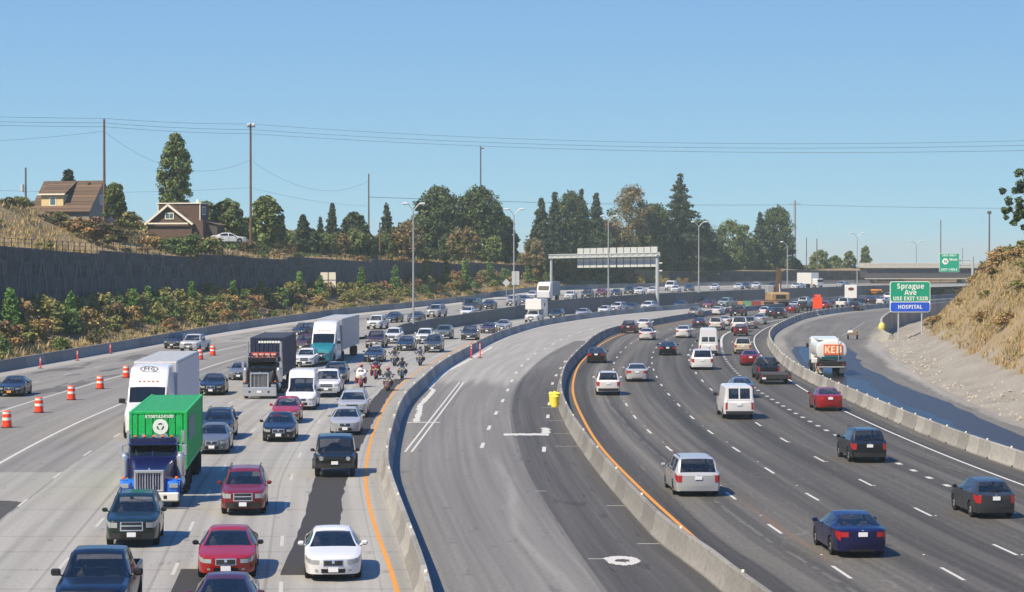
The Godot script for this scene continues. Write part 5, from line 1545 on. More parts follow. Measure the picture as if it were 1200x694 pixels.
func build_gantry_and_signs() -> void:
	var gal := tri_mat("gantry_steel", [[0.0, Color(0.60, 0.63, 0.64)], [1.0, Color(0.70, 0.72, 0.73)]], 0.5, 0.4, 91)
	var o := thing("sign_gantry", "grey steel gantry spanning the upper road, its sign seen from behind", "gantry")
	var pl := vp(7.6, 460, 1.4); var pr := vp(26.75, 437.6, 0.0)
	var s := []
	tube(s, pl, vp(7.6, 460, 9.3), 0.26, 0.24, 8)
	part(o, "post", commit(s), gal)
	s = []
	tube(s, pr, vp(26.75, 437.6, 9.9), 0.36, 0.30, 8)
	part(o, "post", commit(s), gal)
	s = []
	var a := vp(7.4, 460.2, 9.55); var b := vp(26.95, 437.3, 10.0)
	var d := (b - a).normalized()
	var sd := d.cross(Vector3.UP).normalized()
	for e in [[0.32, 0.42], [0.32, -0.42], [-0.32, 0.42], [-0.32, -0.42]]:
		tube(s, a + Vector3(0, e[0], 0) + sd * e[1], b + Vector3(0, e[0], 0) + sd * e[1], 0.11, 0.11, 6)
	var n := 16
	for i in n:
		var p := a.lerp(b, i / float(n)); var q := a.lerp(b, (i + 1) / float(n))
		for e in [-0.42, 0.42]:
			tube(s, p + Vector3(0, -0.32, 0) + sd * e, q + Vector3(0, 0.32, 0) + sd * e, 0.06, 0.06, 5, false)
	for e in [-0.40, 0.40]:
		quad_out(s, a + Vector3(0, -0.30, 0) + sd * e, b + Vector3(0, -0.30, 0) + sd * e, b + Vector3(0, 0.30, 0) + sd * e, a + Vector3(0, 0.30, 0) + sd * e, sd * e)
	part(o, "beam", commit(s), gal)
	var back := tri_mat("sign_back", [[0.0, Color(0.66, 0.68, 0.69)], [1.0, Color(0.76, 0.78, 0.78)]], 0.45, 0.3, 92)
	for i in 12:   # aluminium planks of the sign, seen from behind
		var t0 := lerpf(0.235, 0.965, i / 12.0); var t1 := lerpf(0.235, 0.965, (i + 1) / 12.0)
		if i >= 6: t0 += 0.006; t1 += 0.006
		var p := a.lerp(b, t0); var q := a.lerp(b, t1) - d * 0.03
		var ps := []
		var away := -sd if sd.z > 0 else sd
		var c := (p + q) * 0.5 + away * 0.75
		var up := 1.45; var dn := 2.25
		quad_out(ps, p + away * 0.7 + Vector3(0, up, 0), q + away * 0.7 + Vector3(0, up, 0), q + away * 0.7 - Vector3(0, dn, 0), p + away * 0.7 - Vector3(0, dn, 0), -away)
		quad_out(ps, p + away * 0.78 + Vector3(0, up, 0), q + away * 0.78 + Vector3(0, up, 0), q + away * 0.78 - Vector3(0, dn, 0), p + away * 0.78 - Vector3(0, dn, 0), away)
		part(o, "sign_plank", commit(ps, 0), back)
		ps = []
		tube(ps, q + away * 0.62 + Vector3(0, up, 0), q + away * 0.62 - Vector3(0, dn, 0), 0.05, 0.05, 4)
		part(o, "stiffener", commit(ps, 0), mat("pole_grey", Color(0.36, 0.36, 0.37)))
	for y in [7.0, 8.4]: add_box(o, "camera_box", vp(27.3, 437.6, y), Vector3(0.7, 0.25, 0.25), mat("trim_white", Color(0.86, 0.84, 0.78)))
	# cabinet and boards hung near the second lamp
	o = thing("sign_cabinet", "pale back of a rectangular sign strapped to the second street lamp", "sign")
	o.position = vp(0.55, 370, 6.4)
	part(o, "board", rounded_board(1.15, 2.1, 0.06, 0.1), back)
	add_box(o, "brace", Vector3(0, 0, 0.08), Vector3(0.1, 2.0, 0.06), gal)
	o = thing("diamond_sign", "small diamond shaped sign back beside the second street lamp", "sign")
	o.position = vp(-1.0, 420, 1.3)
	var bd := part(o, "board", rounded_board(1.0, 1.0, 0.06, 0.03), back, Vector3(0, 3.7, 0))
	bd.rotation.z = PI / 4
	s = []
	tube(s, Vector3(0, -1, -0.05), Vector3(0, 4.3, -0.05), 0.04, 0.04, 6)
	part(o, "post", commit(s), gal)
	o = thing("square_sign", "white square sign back standing against the tall retaining wall", "sign")
	var sp := side_pt(LBAR, 388.5, 9.4, -1)
	o.position = vp(sp.x, sp.y, 3.65)
	part(o, "board", rounded_board(2.5, 2.5, 0.1, 0.05), mat("trim_white", Color(0.86, 0.84, 0.78)), Vector3(0, 2.2, 0))
	for e in [-0.0]:
		add_box(o, "post", Vector3(e, 1.3, 0.06), Vector3(0.12, 4.4, 0.08), mat("pole_grey", Color(0.36, 0.36, 0.37)))
	add_box(o, "brace", Vector3(0, 2.2, 0.06), Vector3(2.4, 0.08, 0.06), mat("pole_grey", Color(0.36, 0.36, 0.37)))
	o = thing("small_sign", "small white sign on a short post at the barrier left of the gantry post", "sign")
	o.position = vp(5.2, 452, 1.4)
	part(o, "board", rounded_board(0.6, 0.8, 0.05, 0.03), mat("trim_white", Color(0.86, 0.84, 0.78)), Vector3(0, 2.3, 0))
	add_box(o, "post", Vector3(0, 1.0, -0.05), Vector3(0.07, 2.6, 0.07), gal)
	# exit sign on two posts
	var green := mat("sign_green", Color(0.0, 0.60, 0.47), 0.45)
	var blue := mat("sign_blue", Color(0.09, 0.33, 0.82), 0.45)
	var wht := mat("sign_white", Color(0.90, 0.92, 0.90), 0.5)
	o = thing("exit_sign", "large green and blue exit sign on two posts at the foot of the right slope", "road sign")
	o.position = vp(46.05, 275, 5.28)
	o.rotation.y = deg_to_rad(4)
	part(o, "backing", rounded_board(4.75, 3.58, 0.32, 0.06), wht)
	var gb := part(o, "green_panel", rounded_board(4.57, 2.22, 0.22, 0.02), green, Vector3(0, 0.60, 0.045))
	var bb := part(o, "blue_panel", rounded_board(4.57, 1.06, 0.22, 0.02), blue, Vector3(0, -1.17, 0.045))
	words(gb, "Sprague", 0.62, Vector3(0.06, 0.62, 0.014), wht)
	words(gb, "Ave", 0.62, Vector3(0.06, -0.12, 0.014), wht)
	words(gb, "USE EXIT 132B", 0.46, Vector3(0.05, -0.80, 0.014), wht)
	words(bb, "HOSPITAL", 0.46, Vector3(0, 0, 0.014), wht)
	for x in [-1.33, 1.42]:
		var y0: float = -5.4 if x < 0 else -4.9
		s = []
		tube(s, Vector3(x, y0, -0.1), Vector3(x, 1.5, -0.1), 0.09, 0.09, 8)
		part(o, "post", commit(s), gal)
	# far overhead sign
	o = thing("overhead_sign", "small far green highway sign on a cantilever in front of the overpass", "road sign")
	o.position = vp(103.0, 560, 7.9)
	part(o, "backing", rounded_board(4.7, 4.45, 0.2, 0.08), wht)
	gb = part(o, "green_panel", rounded_board(4.55, 4.3, 0.16, 0.02), green, Vector3(0, 0, 0.055))
	s = []
	lathe(s, [[0.0, 0.0], [0.0, 0.72], [0.02, 0.72], [0.02, 0.0]], Vector3(-0.95, 0.3, 0.012), Vector3(0, 0, 1), 20)
	var sh := part(gb, "route_shield", commit(s, 0), wht)
	words(sh, "16", 0.6, Vector3(-0.95, 0.3, 0.04), mat("ink", Color(0.05, 0.05, 0.05), 0.6))
	words(gb, "West", 0.6, Vector3(0.95, 0.75, 0.014), wht)
	words(gb, "EXIT ONLY", 0.5, Vector3(0, 1.72, 0.014), wht)
	words(gb, "EXIT 1 MILE", 0.52, Vector3(0, -1.6, 0.014), wht)
	s = []
	tube(s, Vector3(5.6, -11, -0.5), Vector3(5.6, 1.4, -0.5), 0.35, 0.28, 8)
	part(o, "post", commit(s), gal)
	s = []
	for y in [-0.6, 0.6]: tube(s, Vector3(-2.0, y, -0.4), Vector3(5.6, y, -0.5), 0.12, 0.12, 6)
	for i in 6: tube(s, Vector3(-2.0 + i * 1.25, -0.6, -0.42), Vector3(-0.75 + i * 1.25, 0.6, -0.42), 0.06, 0.06, 4)
	part(o, "arm", commit(s), gal)
	# orange work sign
	o = thing("work_sign", "bright orange roadworks sign on a stand beside the slip road", "road sign")
	o.position = vp(49.6, 386, 0.0)
	var orange := mat("sign_orange", Color(0.95, 0.29, 0.08), 0.6)
	part(o, "board", rounded_board(1.5, 1.8, 0.12, 0.03), orange, Vector3(0, 2.2, 0))
	s = []
	tube(s, Vector3(0, 0.1, -0.06), Vector3(0, 3.6, -0.06), 0.035, 0.035, 6)
	part(o, "mast", commit(s), gal)
	s = []
	for q in [[-0.6, 0.5], [0.6, 0.5], [-0.6, -0.5], [0.6, -0.5]]: tube(s, Vector3(0, 0.35, -0.06), Vector3(q[0], 0.02, q[1]), 0.03, 0.03, 5)
	part(o, "legs", commit(s), gal)
	for e in [-1.0, 1.0]:
		s = []
		quad(s, Vector3(0, 3.45, -0.06), Vector3(e * 0.5, 3.6, -0.02), Vector3(e * 0.55, 3.25, 0.0), Vector3(0.0, 3.1, -0.06))
		part(o, "flag", commit(s, 0), orange)

# ------------------------------------------------------------------ overpass and far things
func build_far() -> void:
	var con := tri_mat("bridge_conc", [[0.0, Color(0.62, 0.61, 0.58)], [1.0, Color(0.72, 0.71, 0.68)]], 0.85, 0.15, 95)
	var dk := tri_mat("girder", [[0.0, Color(0.24, 0.24, 0.27)], [1.0, Color(0.31, 0.31, 0.34)]], 0.8, 0.15, 96)
	var o := thing("overpass", "long grey overpass with dark girders crossing in the right distance", "bridge")
	add_box(o, "deck", vp(160, 646, 6.3), Vector3(130, 0.5, 11), con, 0.03)
	add_box(o, "parapet", vp(160, 640.7, 6.85), Vector3(130, 1.1, 0.3), con, 0.03)
	add_box(o, "parapet", vp(160, 651.3, 6.85), Vector3(130, 1.1, 0.3), con, 0.03)
	for i in 4: add_box(o, "girder", vp(160, 641.6 + i * 3, 4.75), Vector3(129.5, 2.6, 0.7), dk, 0.03)
	add_box(o, "bottom_flange", vp(160, 641.4, 3.2), Vector3(129.6, 0.25, 1.0), con, 0.03)
	for x in [98, 122, 150, 185]:
		for z in [643.0, 649.0]:
			var s := []
			tube(s, vp(x, z, -6), vp(x, z, 3.1), 0.6, 0.6, 10)
			part(o, "column", commit(s), con)
	var white := tri_mat("white_wall", [[0.0, Color(0.82, 0.82, 0.80)], [1.0, Color(0.90, 0.90, 0.88)]], 0.8, 0.1, 97)
	o = thing("warehouse", "white warehouse seen under the overpass", "building")
	add_box(o, "wall", vp(131, 812, -1.6), Vector3(33, 8.0, 14), white, 0.05)
	add_box(o, "roof_edge", vp(131, 804.8, 2.6), Vector3(33.6, 0.5, 0.3), con, 0.03)
	for i in 6: add_box(o, "window", vp(120 + i * 4.4, 804.9, -0.3), Vector3(1.8, 1.0, 0.16), mat("house_glass", Color(0.30, 0.42, 0.48)), 0.02)
	o = thing("shed", "low white shed at the left end under the overpass", "building")
	add_box(o, "wall", vp(104.5, 770, -1.5), Vector3(6, 6.6, 8), white, 0.05)
	add_box(o, "roof", vp(104.5, 770, 2.0), Vector3(6.6, 0.3, 8.8), con, 0.05)
	add_box(o, "door", vp(104.5, 765.95, -2.5), Vector3(2.4, 3.0, 0.12), con, 0.02)
	var red := tri_mat("red_wall", [[0.0, Color(0.40, 0.22, 0.18)], [1.0, Color(0.50, 0.29, 0.24)]], 0.85, 0.1, 98)
	o = thing("red_building", "dull red building just behind the right edge of the exit sign", "building")
	add_box(o, "wall", vp(133, 745, -2.2), Vector3(14, 7.6, 10), red, 0.05)
	add_box(o, "roof", vp(133, 745, 1.75), Vector3(14.8, 0.35, 10.8), mat("vent_dark", Color(0.25, 0.22, 0.2)), 0.04)
	for i in 3: add_box(o, "window", vp(128.5 + i * 4.4, 739.95, -1.0), Vector3(1.6, 1.3, 0.14), mat("house_glass", Color(0.30, 0.42, 0.48)), 0.02)
	# colourful panels of a low work-zone wall
	o = thing("painted_wall", "low wall with orange, green and red painted panels left of the excavator", "wall")
	var cols := [Color(0.72, 0.50, 0.27), Color(0.36, 0.55, 0.42), Color(0.50, 0.20, 0.19), Color(0.62, 0.46, 0.37), Color(0.58, 0.45, 0.38)]
	var wd := [1.0, 1.7, 1.9, 1.7, 1.6]
	var x := 43.2
	for i in 5:
		add_box(o, "panel", vp(x + wd[i] * 0.5, 455 + (x - 43) * 0.5, 0.5), Vector3(wd[i] - 0.06, 1.0, 0.25), mat("mural%d" % i, cols[i], 0.8), 0.03)
		x += wd[i]
	# excavator
	o = thing("excavator", "tan excavator with raised brown arm standing behind the departing traffic", "excavator")
	o.position = vp(49.6, 446, 0)
	o.scale = Vector3.ONE * 1.2
	o.rotation.y = 0.15
	var tan_m := mat("digger_tan", Color(0.58, 0.48, 0.34), 0.6)
	var brn := tri_mat("digger_arm", [[0.0, Color(0.26, 0.19, 0.13)], [1.0, Color(0.40, 0.30, 0.20)]], 0.7, 0.8, 99)
	var blk := mat("rubber", Color(0.08, 0.08, 0.085), 0.9)
	for e in [-1.2, 1.2]:
		var s := []
		var pl := []
		for k in 16:
			var an := TAU * k / 16
			pl.append(Vector2((1.5 if cos(an) > 0 else -1.5) + cos(an) * 0.45, 0.47 + sin(an) * 0.45))
		extrude(s, pl, Vector3(e - 0.3, 0, 0), Vector3(0, 0, 1), Vector3.UP, Vector3(0.6, 0, 0))
		part(o, "track", commit(s, 20), blk)
	var s := []
	box(s, Vector3(0, 1.75, 0.5), Vector3(3.0, 1.35, 3.4), 0.15)
	part(o, "house", commit(s, 20), tan_m)
	add_box(o, "counterweight", Vector3(0, 1.7, 2.35), Vector3(3.1, 1.3, 0.7), tan_m, 0.2)
	add_box(o, "grille", Vector3(0, 1.75, 2.72), Vector3(1.6, 0.6, 0.05), blk)
	add_box(o, "cab", Vector3(-0.95, 2.75, -0.6), Vector3(1.1, 1.5, 1.6), mat("digger_glass", Color(0.55, 0.58, 0.6), 0.15), 0.12)
	s = []
	extrude(s, [Vector2(-0.4, 0), Vector2(0.4, 0), Vector2(0.5, 2.2), Vector2(0.15, 4.4), Vector2(-0.3, 4.4), Vector2(-0.5, 2.2)], Vector3(0.45, 2.0, -1.4), Vector3(0, 0, 1), Vector3.UP, Vector3(0.6, 0, 0))
	part(o, "boom", commit(s, 20), brn)
	s = []
	extrude(s, [Vector2(-0.3, 3.6), Vector2(0.3, 4.4), Vector2(-1.1, 1.2), Vector2(-1.5, 1.4)], Vector3(0.55, 2.0, -1.4), Vector3(0, 0, 1), Vector3.UP, Vector3(0.45, 0, 0))
	part(o, "stick", commit(s, 20), brn)
	s = []
	tube(s, Vector3(0.75, 2.4, -0.6), Vector3(0.75, 4.6, -1.3), 0.12, 0.09, 8)
	part(o, "ram", commit(s), mat("galvanised", Color(0.62, 0.64, 0.65)))
	s = []
	extrude(s, [Vector2(0, 0), Vector2(0.9, 0.1), Vector2(1.0, 0.8), Vector2(0.5, 1.2), Vector2(0, 1.0)], Vector3(0.2, 2.4, -3.4), Vector3(0, 0, 1), Vector3.UP, Vector3(1.1, 0, 0))
	part(o, "bucket", commit(s, 20), brn)
	# far pale lorry trailer on the road below the overpass
	o = thing("far_trailer", "far pale trailer beyond the exit sign, half hidden by the slope", "truck")
	o.position = vp(116.5, 612, -3.4)
	add_box(o, "box", Vector3(0, 3.0, 0), Vector3(10.5, 2.6, 2.5), white, 0.06)
	add_box(o, "chassis", Vector3(0, 1.3, 0), Vector3(10.2, 0.5, 2.0), blk, 0.04)
	for q in [-4.0, -2.8, 3.4, 4.4]:
		s = []
		tube(s, Vector3(q, 0.5, -1.2), Vector3(q, 0.5, 1.2), 0.5, 0.5, 12)
		part(o, "wheels", commit(s), blk)

# ------------------------------------------------------------------ things standing on the road
func build_street_items() -> void:
	var orange := mat("cone_orange", Color(0.93, 0.26, 0.10), 0.55)
	var whit := mat("band_white", Color(0.87, 0.85, 0.81), 0.5)
	var blk := mat("rubber", Color(0.08, 0.08, 0.085), 0.9)
	var prof := [[0.05, 0.0], [0.05, 0.285], [0.22, 0.285], [0.235, 0.27], [0.42, 0.275], [0.435, 0.268], [0.62, 0.266], [0.635, 0.26], [0.80, 0.258], [0.815, 0.252], [0.97, 0.248], [1.0, 0.215], [1.0, 0.0]]
	var s := []
	lathe(s, prof, Vector3.ZERO, Vector3.UP, 18)
	var body := commit(s, 30)
	var bands := []
	for q in [[0.445, 0.61, 0.2715], [0.82, 0.95, 0.2555], [0.245, 0.41, 0.279]]:
		s = []
		lathe(s, [[q[0], q[2]], [q[1], q[2] - 0.002]], Vector3.ZERO, Vector3.UP, 18)
		bands.append(commit(s, 30))
	s = []
	lathe(s, [[0.0, 0.0], [0.0, 0.36], [0.055, 0.35], [0.06, 0.0]], Vector3.ZERO, Vector3.UP, 16)
	var foot := commit(s, 30)
	var where := ["at the left edge, nearest in the row", "second in the row from the left edge", "third in the row from the left edge", "fourth in the row from the left edge", "half hidden behind the white truck cab", "left one of the pair below the silver pickup", "right one of the pair below the silver pickup"]
	var i := 0
	for q in [[-30.14, 141.7], [-30.83, 154.8], [-31.2, 168.2], [-31.5, 181.7], [-32.1, 197.7], [-30.3, 230.9], [-30.2, 239.8]]:
		var o := thing("traffic_drum", "orange and white traffic drum " + where[i], "traffic drum", "orange traffic drums")
		o.position = vp(q[0], q[1], up_y(q[0], q[1]) + 0.002)
		o.rotation.y = i
		part(o, "body", body, orange)
		part(o, "band", bands[0], whit); part(o, "band", bands[1], whit)
		part(o, "base", foot, blk)
		i += 1
	s = []
	lathe(s, [[0.02, 0.0], [0.02, 0.055], [0.92, 0.05], [0.98, 0.03], [1.0, 0.0]], Vector3.ZERO, Vector3.UP, 10)
	var tube_m := commit(s, 30)
	var tb := []
	for q in [[0.62, 0.70], [0.78, 0.86]]:
		s = []
		lathe(s, [[q[0], 0.057], [q[1], 0.057]], Vector3.ZERO, Vector3.UP, 10)
		tb.append(commit(s, 30))
	s = []
	lathe(s, [[0.0, 0.0], [0.0, 0.2], [0.03, 0.19], [0.05, 0.06], [0.05, 0.0]], Vector3.ZERO, Vector3.UP, 12)
	var tfoot := commit(s, 30)
	i = 0
	for q in [[-42.4, 213.6, 1.0, "in front of the shaded barrier, leftmost of three"], [-41.7, 228, 1.0, "in front of the shaded barrier, middle of three"], [-41.0, 242.6, 1.0, "in front of the shaded barrier, rightmost of three"], [-4.0, 234.1, 1.55, "on the closed middle lanes, left of two"], [-3.15, 234.5, 1.55, "on the closed middle lanes, right of two"]]:
		var o := thing("delineator_post", "slim orange delineator post " + q[3], "traffic post", "orange delineator posts")
		o.position = vp(q[0], q[1], (up_y(q[0], q[1]) if i < 3 else 0.0) + 0.002)
		o.scale = Vector3(1.25, q[2], 1.25)
		part(o, "tube", tube_m, mat("cone_red", Color(0.93, 0.22, 0.15), 0.5))
		for k in 2: part(o, "band", tb[k], whit)
		part(o, "base", tfoot, blk)
		i += 1
	# yellow drums by the middle barrier
	var yel := mat("drum_yellow", Color(0.90, 0.82, 0.28), 0.55)
	i = 0
	for q in [[2.9, 160.5, 0.56, "near, narrower one of the two"], [2.95, 163.5, 0.82, "far, wider one of the two"]]:
		s = []
		var w: float = q[2] * 0.5
		lathe(s, [[0.0, 0.0], [0.0, w * 0.86], [0.08, w * 0.92], [0.62, w], [0.66, w * 1.06], [0.70, w * 1.06], [0.78, w * 0.8], [0.80, 0.0]], Vector3.ZERO, Vector3.UP, 18)
		var o := thing("yellow_drum", "yellow plastic drum beside the middle barrier, " + q[3], "drum", "yellow drums by the middle barrier")
		o.position = vp(q[0], q[1], 0.006)
		part(o, "body", commit(s, 30), yel)
		s = []
		lathe(s, [[0.80, 0.0], [0.80, w * 0.3], [0.84, w * 0.28], [0.86, 0.0]], Vector3.ZERO, Vector3.UP, 12)
		part(o, "lid", commit(s, 30), yel)
		if i == 1: o.scale.y = 1.05
		i += 1
	# small cart at the end of the flared wall
	var o := thing("work_cart", "small cluttered work cart with a long pale tow pole beside the flared wall end", "cart")
	o.position = vp(40.7, 284, 0.0)
	var tan_m := mat("canvas", Color(0.52, 0.42, 0.33), 0.85)
	add_box(o, "tray", Vector3(0, 0.62, 0), Vector3(1.3, 0.12, 1.0), tan_m)
	add_box(o, "sack", Vector3(-0.25, 0.88, 0.1), Vector3(0.7, 0.42, 0.6), mat("sack_white", Color(0.82, 0.80, 0.76), 0.9), 0.15)
	add_box(o, "bucket", Vector3(0.45, 0.86, -0.1), Vector3(0.36, 0.4, 0.36), tan_m, 0.08)
	for e in [-0.55, 0.55]:
		s = []
		lathe(s, [[-0.08, 0.0], [-0.08, 0.27], [0.08, 0.27], [0.08, 0.0]], Vector3(e, 0.28, 0.1), Vector3.RIGHT, 14)
		part(o, "wheel", commit(s, 30), blk)
		add_box(o, "leg", Vector3(e, 0.3, -0.42), Vector3(0.08, 0.6, 0.08), tan_m)
	s = []
	tube(s, Vector3(-1.4, 0.35, 0.6), Vector3(1.6, 2.0, -0.8), 0.06, 0.06, 6)
	part(o, "tow_pole", commit(s), mat("galvanised", Color(0.62, 0.64, 0.65)))
	o = thing("yellow_cover", "pale yellow cover draped over the tip of the flared wall", "cover")
	o.position = vp(43.42, 278.9, 1.42)
	s = []
	lathe(s, [[-0.15, 0.32], [0.1, 0.42], [0.45, 0.40], [0.72, 0.24], [0.8, 0.0]], Vector3.ZERO, Vector3.UP, 9)
	part(o, "fabric", commit(s, 40), mat("cover_yellow", Color(0.80, 0.76, 0.42), 0.85))
	add_box(o, "weight_bag", Vector3(0.05, -0.15, 0.0), Vector3(0.5, 0.2, 0.6), mat("sack_white", Color(0.82, 0.80, 0.76)), 0.08)

# ------------------------------------------------------------------ cars: a lofted shell cut into body, doors, glass
# t runs from the front bumper (0) to the rear (L); local forward is -z
const CARS := {
	"sedan": {"L": 4.75, "top": [[0, 0.78], [0.12, 0.82], [0.45, 0.87], [1.2, 0.97], [2.0, 1.38], [2.35, 1.45], [2.9, 1.46], [3.4, 1.40], [4.15, 1.08], [4.6, 1.06], [4.75, 1.02]], "sh": [[0, 0.72], [0.45, 0.80], [1.2, 0.90], [2.6, 0.95], [4.2, 1.0], [4.75, 0.96]], "hw": [[0, 0.70], [0.12, 0.80], [0.5, 0.88], [1.2, 0.91], [3.7, 0.91], [4.4, 0.86], [4.65, 0.80], [4.75, 0.72]], "rw": 0.60, "cowl": 1.2, "hdr": 2.0, "rhdr": 3.4, "deck": 4.15, "win": [[1.45, 2.42], [2.52, 3.62]], "door": [[1.35, 2.47], [2.47, 3.45]], "wh": [0.93, 3.72], "r": 0.325, "mid": 0.49, "sill": 0.24},
	"hatch": {"L": 4.15, "top": [[0, 0.82], [0.12, 0.86], [0.4, 0.91], [1.05, 1.02], [1.85, 1.44], [2.2, 1.51], [3.2, 1.49], [3.6, 1.44], [4.0, 1.06], [4.15, 1.0]], "sh": [[0, 0.76], [0.4, 0.84], [1.05, 0.94], [2.6, 0.98], [3.9, 1.0], [4.15, 0.94]], "hw": [[0, 0.70], [0.12, 0.79], [0.5, 0.86], [1.2, 0.88], [3.4, 0.88], [3.9, 0.84], [4.08, 0.80], [4.15, 0.74]], "rw": 0.60, "cowl": 1.05, "hdr": 1.85, "rhdr": 3.6, "deck": 4.0, "win": [[1.3, 2.24], [2.34, 3.25]], "door": [[1.2, 2.29], [2.29, 3.2]], "wh": [0.82, 3.38], "r": 0.32, "mid": 0.50, "sill": 0.24},
	"suv": {"L": 4.65, "top": [[0, 0.96], [0.12, 1.01], [0.4, 1.05], [1.15, 1.14], [1.85, 1.60], [2.2, 1.70], [3.7, 1.70], [4.15, 1.66], [4.52, 1.14], [4.65, 1.06]], "sh": [[0, 0.90], [0.4, 0.98], [1.15, 1.06], [3.0, 1.08], [4.4, 1.10], [4.65, 1.0]], "hw": [[0, 0.74], [0.12, 0.83], [0.5, 0.91], [1.2, 0.93], [3.9, 0.93], [4.4, 0.90], [4.58, 0.86], [4.65, 0.80]], "rw": 0.68, "cowl": 1.15, "hdr": 1.85, "rhdr": 4.15, "deck": 4.52, "win": [[1.4, 2.32], [2.42, 3.3], [3.4, 4.05]], "door": [[1.3, 2.37], [2.37, 3.35]], "wh": [0.92, 3.72], "r": 0.36, "mid": 0.58, "sill": 0.30},
	"jeep": {"L": 4.2, "top": [[0, 1.02], [0.1, 1.06], [0.4, 1.09], [1.35, 1.14], [1.55, 1.72], [1.8, 1.82], [3.9, 1.82], [4.05, 1.78], [4.15, 1.12], [4.2, 1.08]], "sh": [[0, 0.96], [0.4, 1.02], [1.35, 1.06], [4.0, 1.07], [4.2, 1.03]], "hw": [[0, 0.80], [0.1, 0.86], [0.4, 0.92], [4.0, 0.92], [4.15, 0.90], [4.2, 0.86]], "rw": 0.78, "cowl": 1.35, "hdr": 1.55, "rhdr": 4.05, "deck": 4.15, "win": [[1.55, 2.35], [2.45, 3.2], [3.3, 4.0]], "door": [[1.45, 2.4], [2.4, 3.25]], "wh": [0.75, 3.45], "r": 0.40, "mid": 0.86, "sill": 0.45},
	"minivan": {"L": 5.05, "top": [[0, 0.88], [0.12, 0.95], [0.4, 1.01], [0.95, 1.12], [1.85, 1.64], [2.25, 1.74], [4.2, 1.74], [4.6, 1.68], [4.93, 1.10], [5.05, 1.02]], "sh": [[0, 0.81], [0.4, 0.92], [0.95, 1.02], [3.0, 1.04], [4.8, 1.06], [5.05, 0.96]], "hw": [[0, 0.76], [0.12, 0.86], [0.5, 0.95], [1.2, 0.985], [4.3, 0.985], [4.8, 0.95], [4.97, 0.91], [5.05, 0.85]], "rw": 0.74, "cowl": 0.95, "hdr": 1.85, "rhdr": 4.6, "deck": 4.93, "win": [[1.25, 2.3], [2.4, 3.45], [3.55, 4.45]], "door": [[1.15, 2.35], [2.35, 3.5]], "wh": [0.95, 3.98], "r": 0.34, "mid": 0.53, "sill": 0.25},
	"pickup": {"L": 5.75, "top": [[0, 1.02], [0.12, 1.10], [0.4, 1.14], [1.5, 1.22], [2.1, 1.76], [2.4, 1.86], [3.4, 1.86], [3.62, 1.82], [3.72, 1.18], [3.80, 1.18], [5.68, 1.18], [5.75, 1.16]], "sh": [[0, 0.94], [0.4, 1.04], [1.5, 1.14], [3.7, 1.14], [3.8, 1.13], [5.75, 1.12]], "hw": [[0, 0.86], [0.12, 0.94], [0.5, 0.99], [5.5, 0.99], [5.68, 0.97], [5.75, 0.93]], "rw": 0.74, "cowl": 1.5, "hdr": 2.1, "rhdr": 3.62, "deck": 3.72, "win": [[1.75, 2.6], [2.7, 3.5]], "door": [[1.65, 2.65], [2.65, 3.6]], "wh": [1.0, 4.55], "r": 0.39, "mid": 0.72, "sill": 0.42, "bed": [3.86, 5.66, 0.75]},
	"van": {"L": 5.6, "top": [[0, 0.98], [0.12, 1.06], [0.4, 1.12], [0.95, 1.26], [1.65, 1.92], [2.1, 2.08], [5.1, 2.08], [5.42, 2.03], [5.56, 1.16], [5.6, 1.10]], "sh": [[0, 0.90], [0.4, 1.04], [0.95, 1.18], [2.0, 1.20], [5.5, 1.14], [5.6, 1.05]], "hw": [[0, 0.84], [0.12, 0.92], [0.5, 0.98], [1.0, 1.0], [5.3, 1.0], [5.52, 0.97], [5.6, 0.92]], "rw": 0.84, "cowl": 0.95, "hdr": 1.65, "rhdr": 5.42, "deck": 5.56, "win": [[1.25, 2.0]], "door": [[1.1, 2.05]], "wh": [0.95, 4.35], "r": 0.37, "mid": 0.62, "sill": 0.34},
	"sprinter": {"L": 5.9, "top": [[0, 0.92], [0.12, 1.02], [0.4, 1.10], [0.85, 1.26], [1.75, 2.18], [2.3, 2.66], [2.8, 2.74], [5.6, 2.70], [5.78, 2.62], [5.87, 1.2], [5.9, 1.12]], "sh": [[0, 0.84], [0.4, 1.0], [0.85, 1.18], [2.0, 1.24], [5.8, 1.18], [5.9, 1.08]], "hw": [[0, 0.82], [0.12, 0.90], [0.5, 0.97], [1.0, 0.995], [5.7, 0.995], [5.85, 0.97], [5.9, 0.92]], "rw": 0.80, "cowl": 0.85, "hdr": 1.75, "rhdr": 5.78, "deck": 5.87, "win": [[1.2, 1.95]], "door": [[1.1, 2.0]], "wh": [0.95, 4.5], "r": 0.35, "mid": 0.66, "sill": 0.30},
	"tractor": {"L": 6.3, "top": [[0, 1.15], [0.15, 1.48], [0.5, 1.62], [1.9, 1.98], [2.55, 2.82], [2.85, 3.02], [3.35, 3.52], [3.95, 3.92], [6.1, 3.98], [6.3, 3.95]], "sh": [[0, 1.08], [0.5, 1.44], [1.9, 1.80], [2.6, 1.84], [6.3, 1.84]], "hw": [[0, 0.80], [0.15, 0.98], [0.8, 1.12], [1.9, 1.15], [2.4, 1.22], [6.3, 1.22]], "rw": 1.06, "cowl": 1.9, "hdr": 2.55, "rhdr": 6.3, "deck": 6.3, "win": [[2.1, 2.95]], "door": [[2.0, 3.1]], "wh": [1.25], "r": 0.50, "mid": 1.12, "sill": 0.40},
}

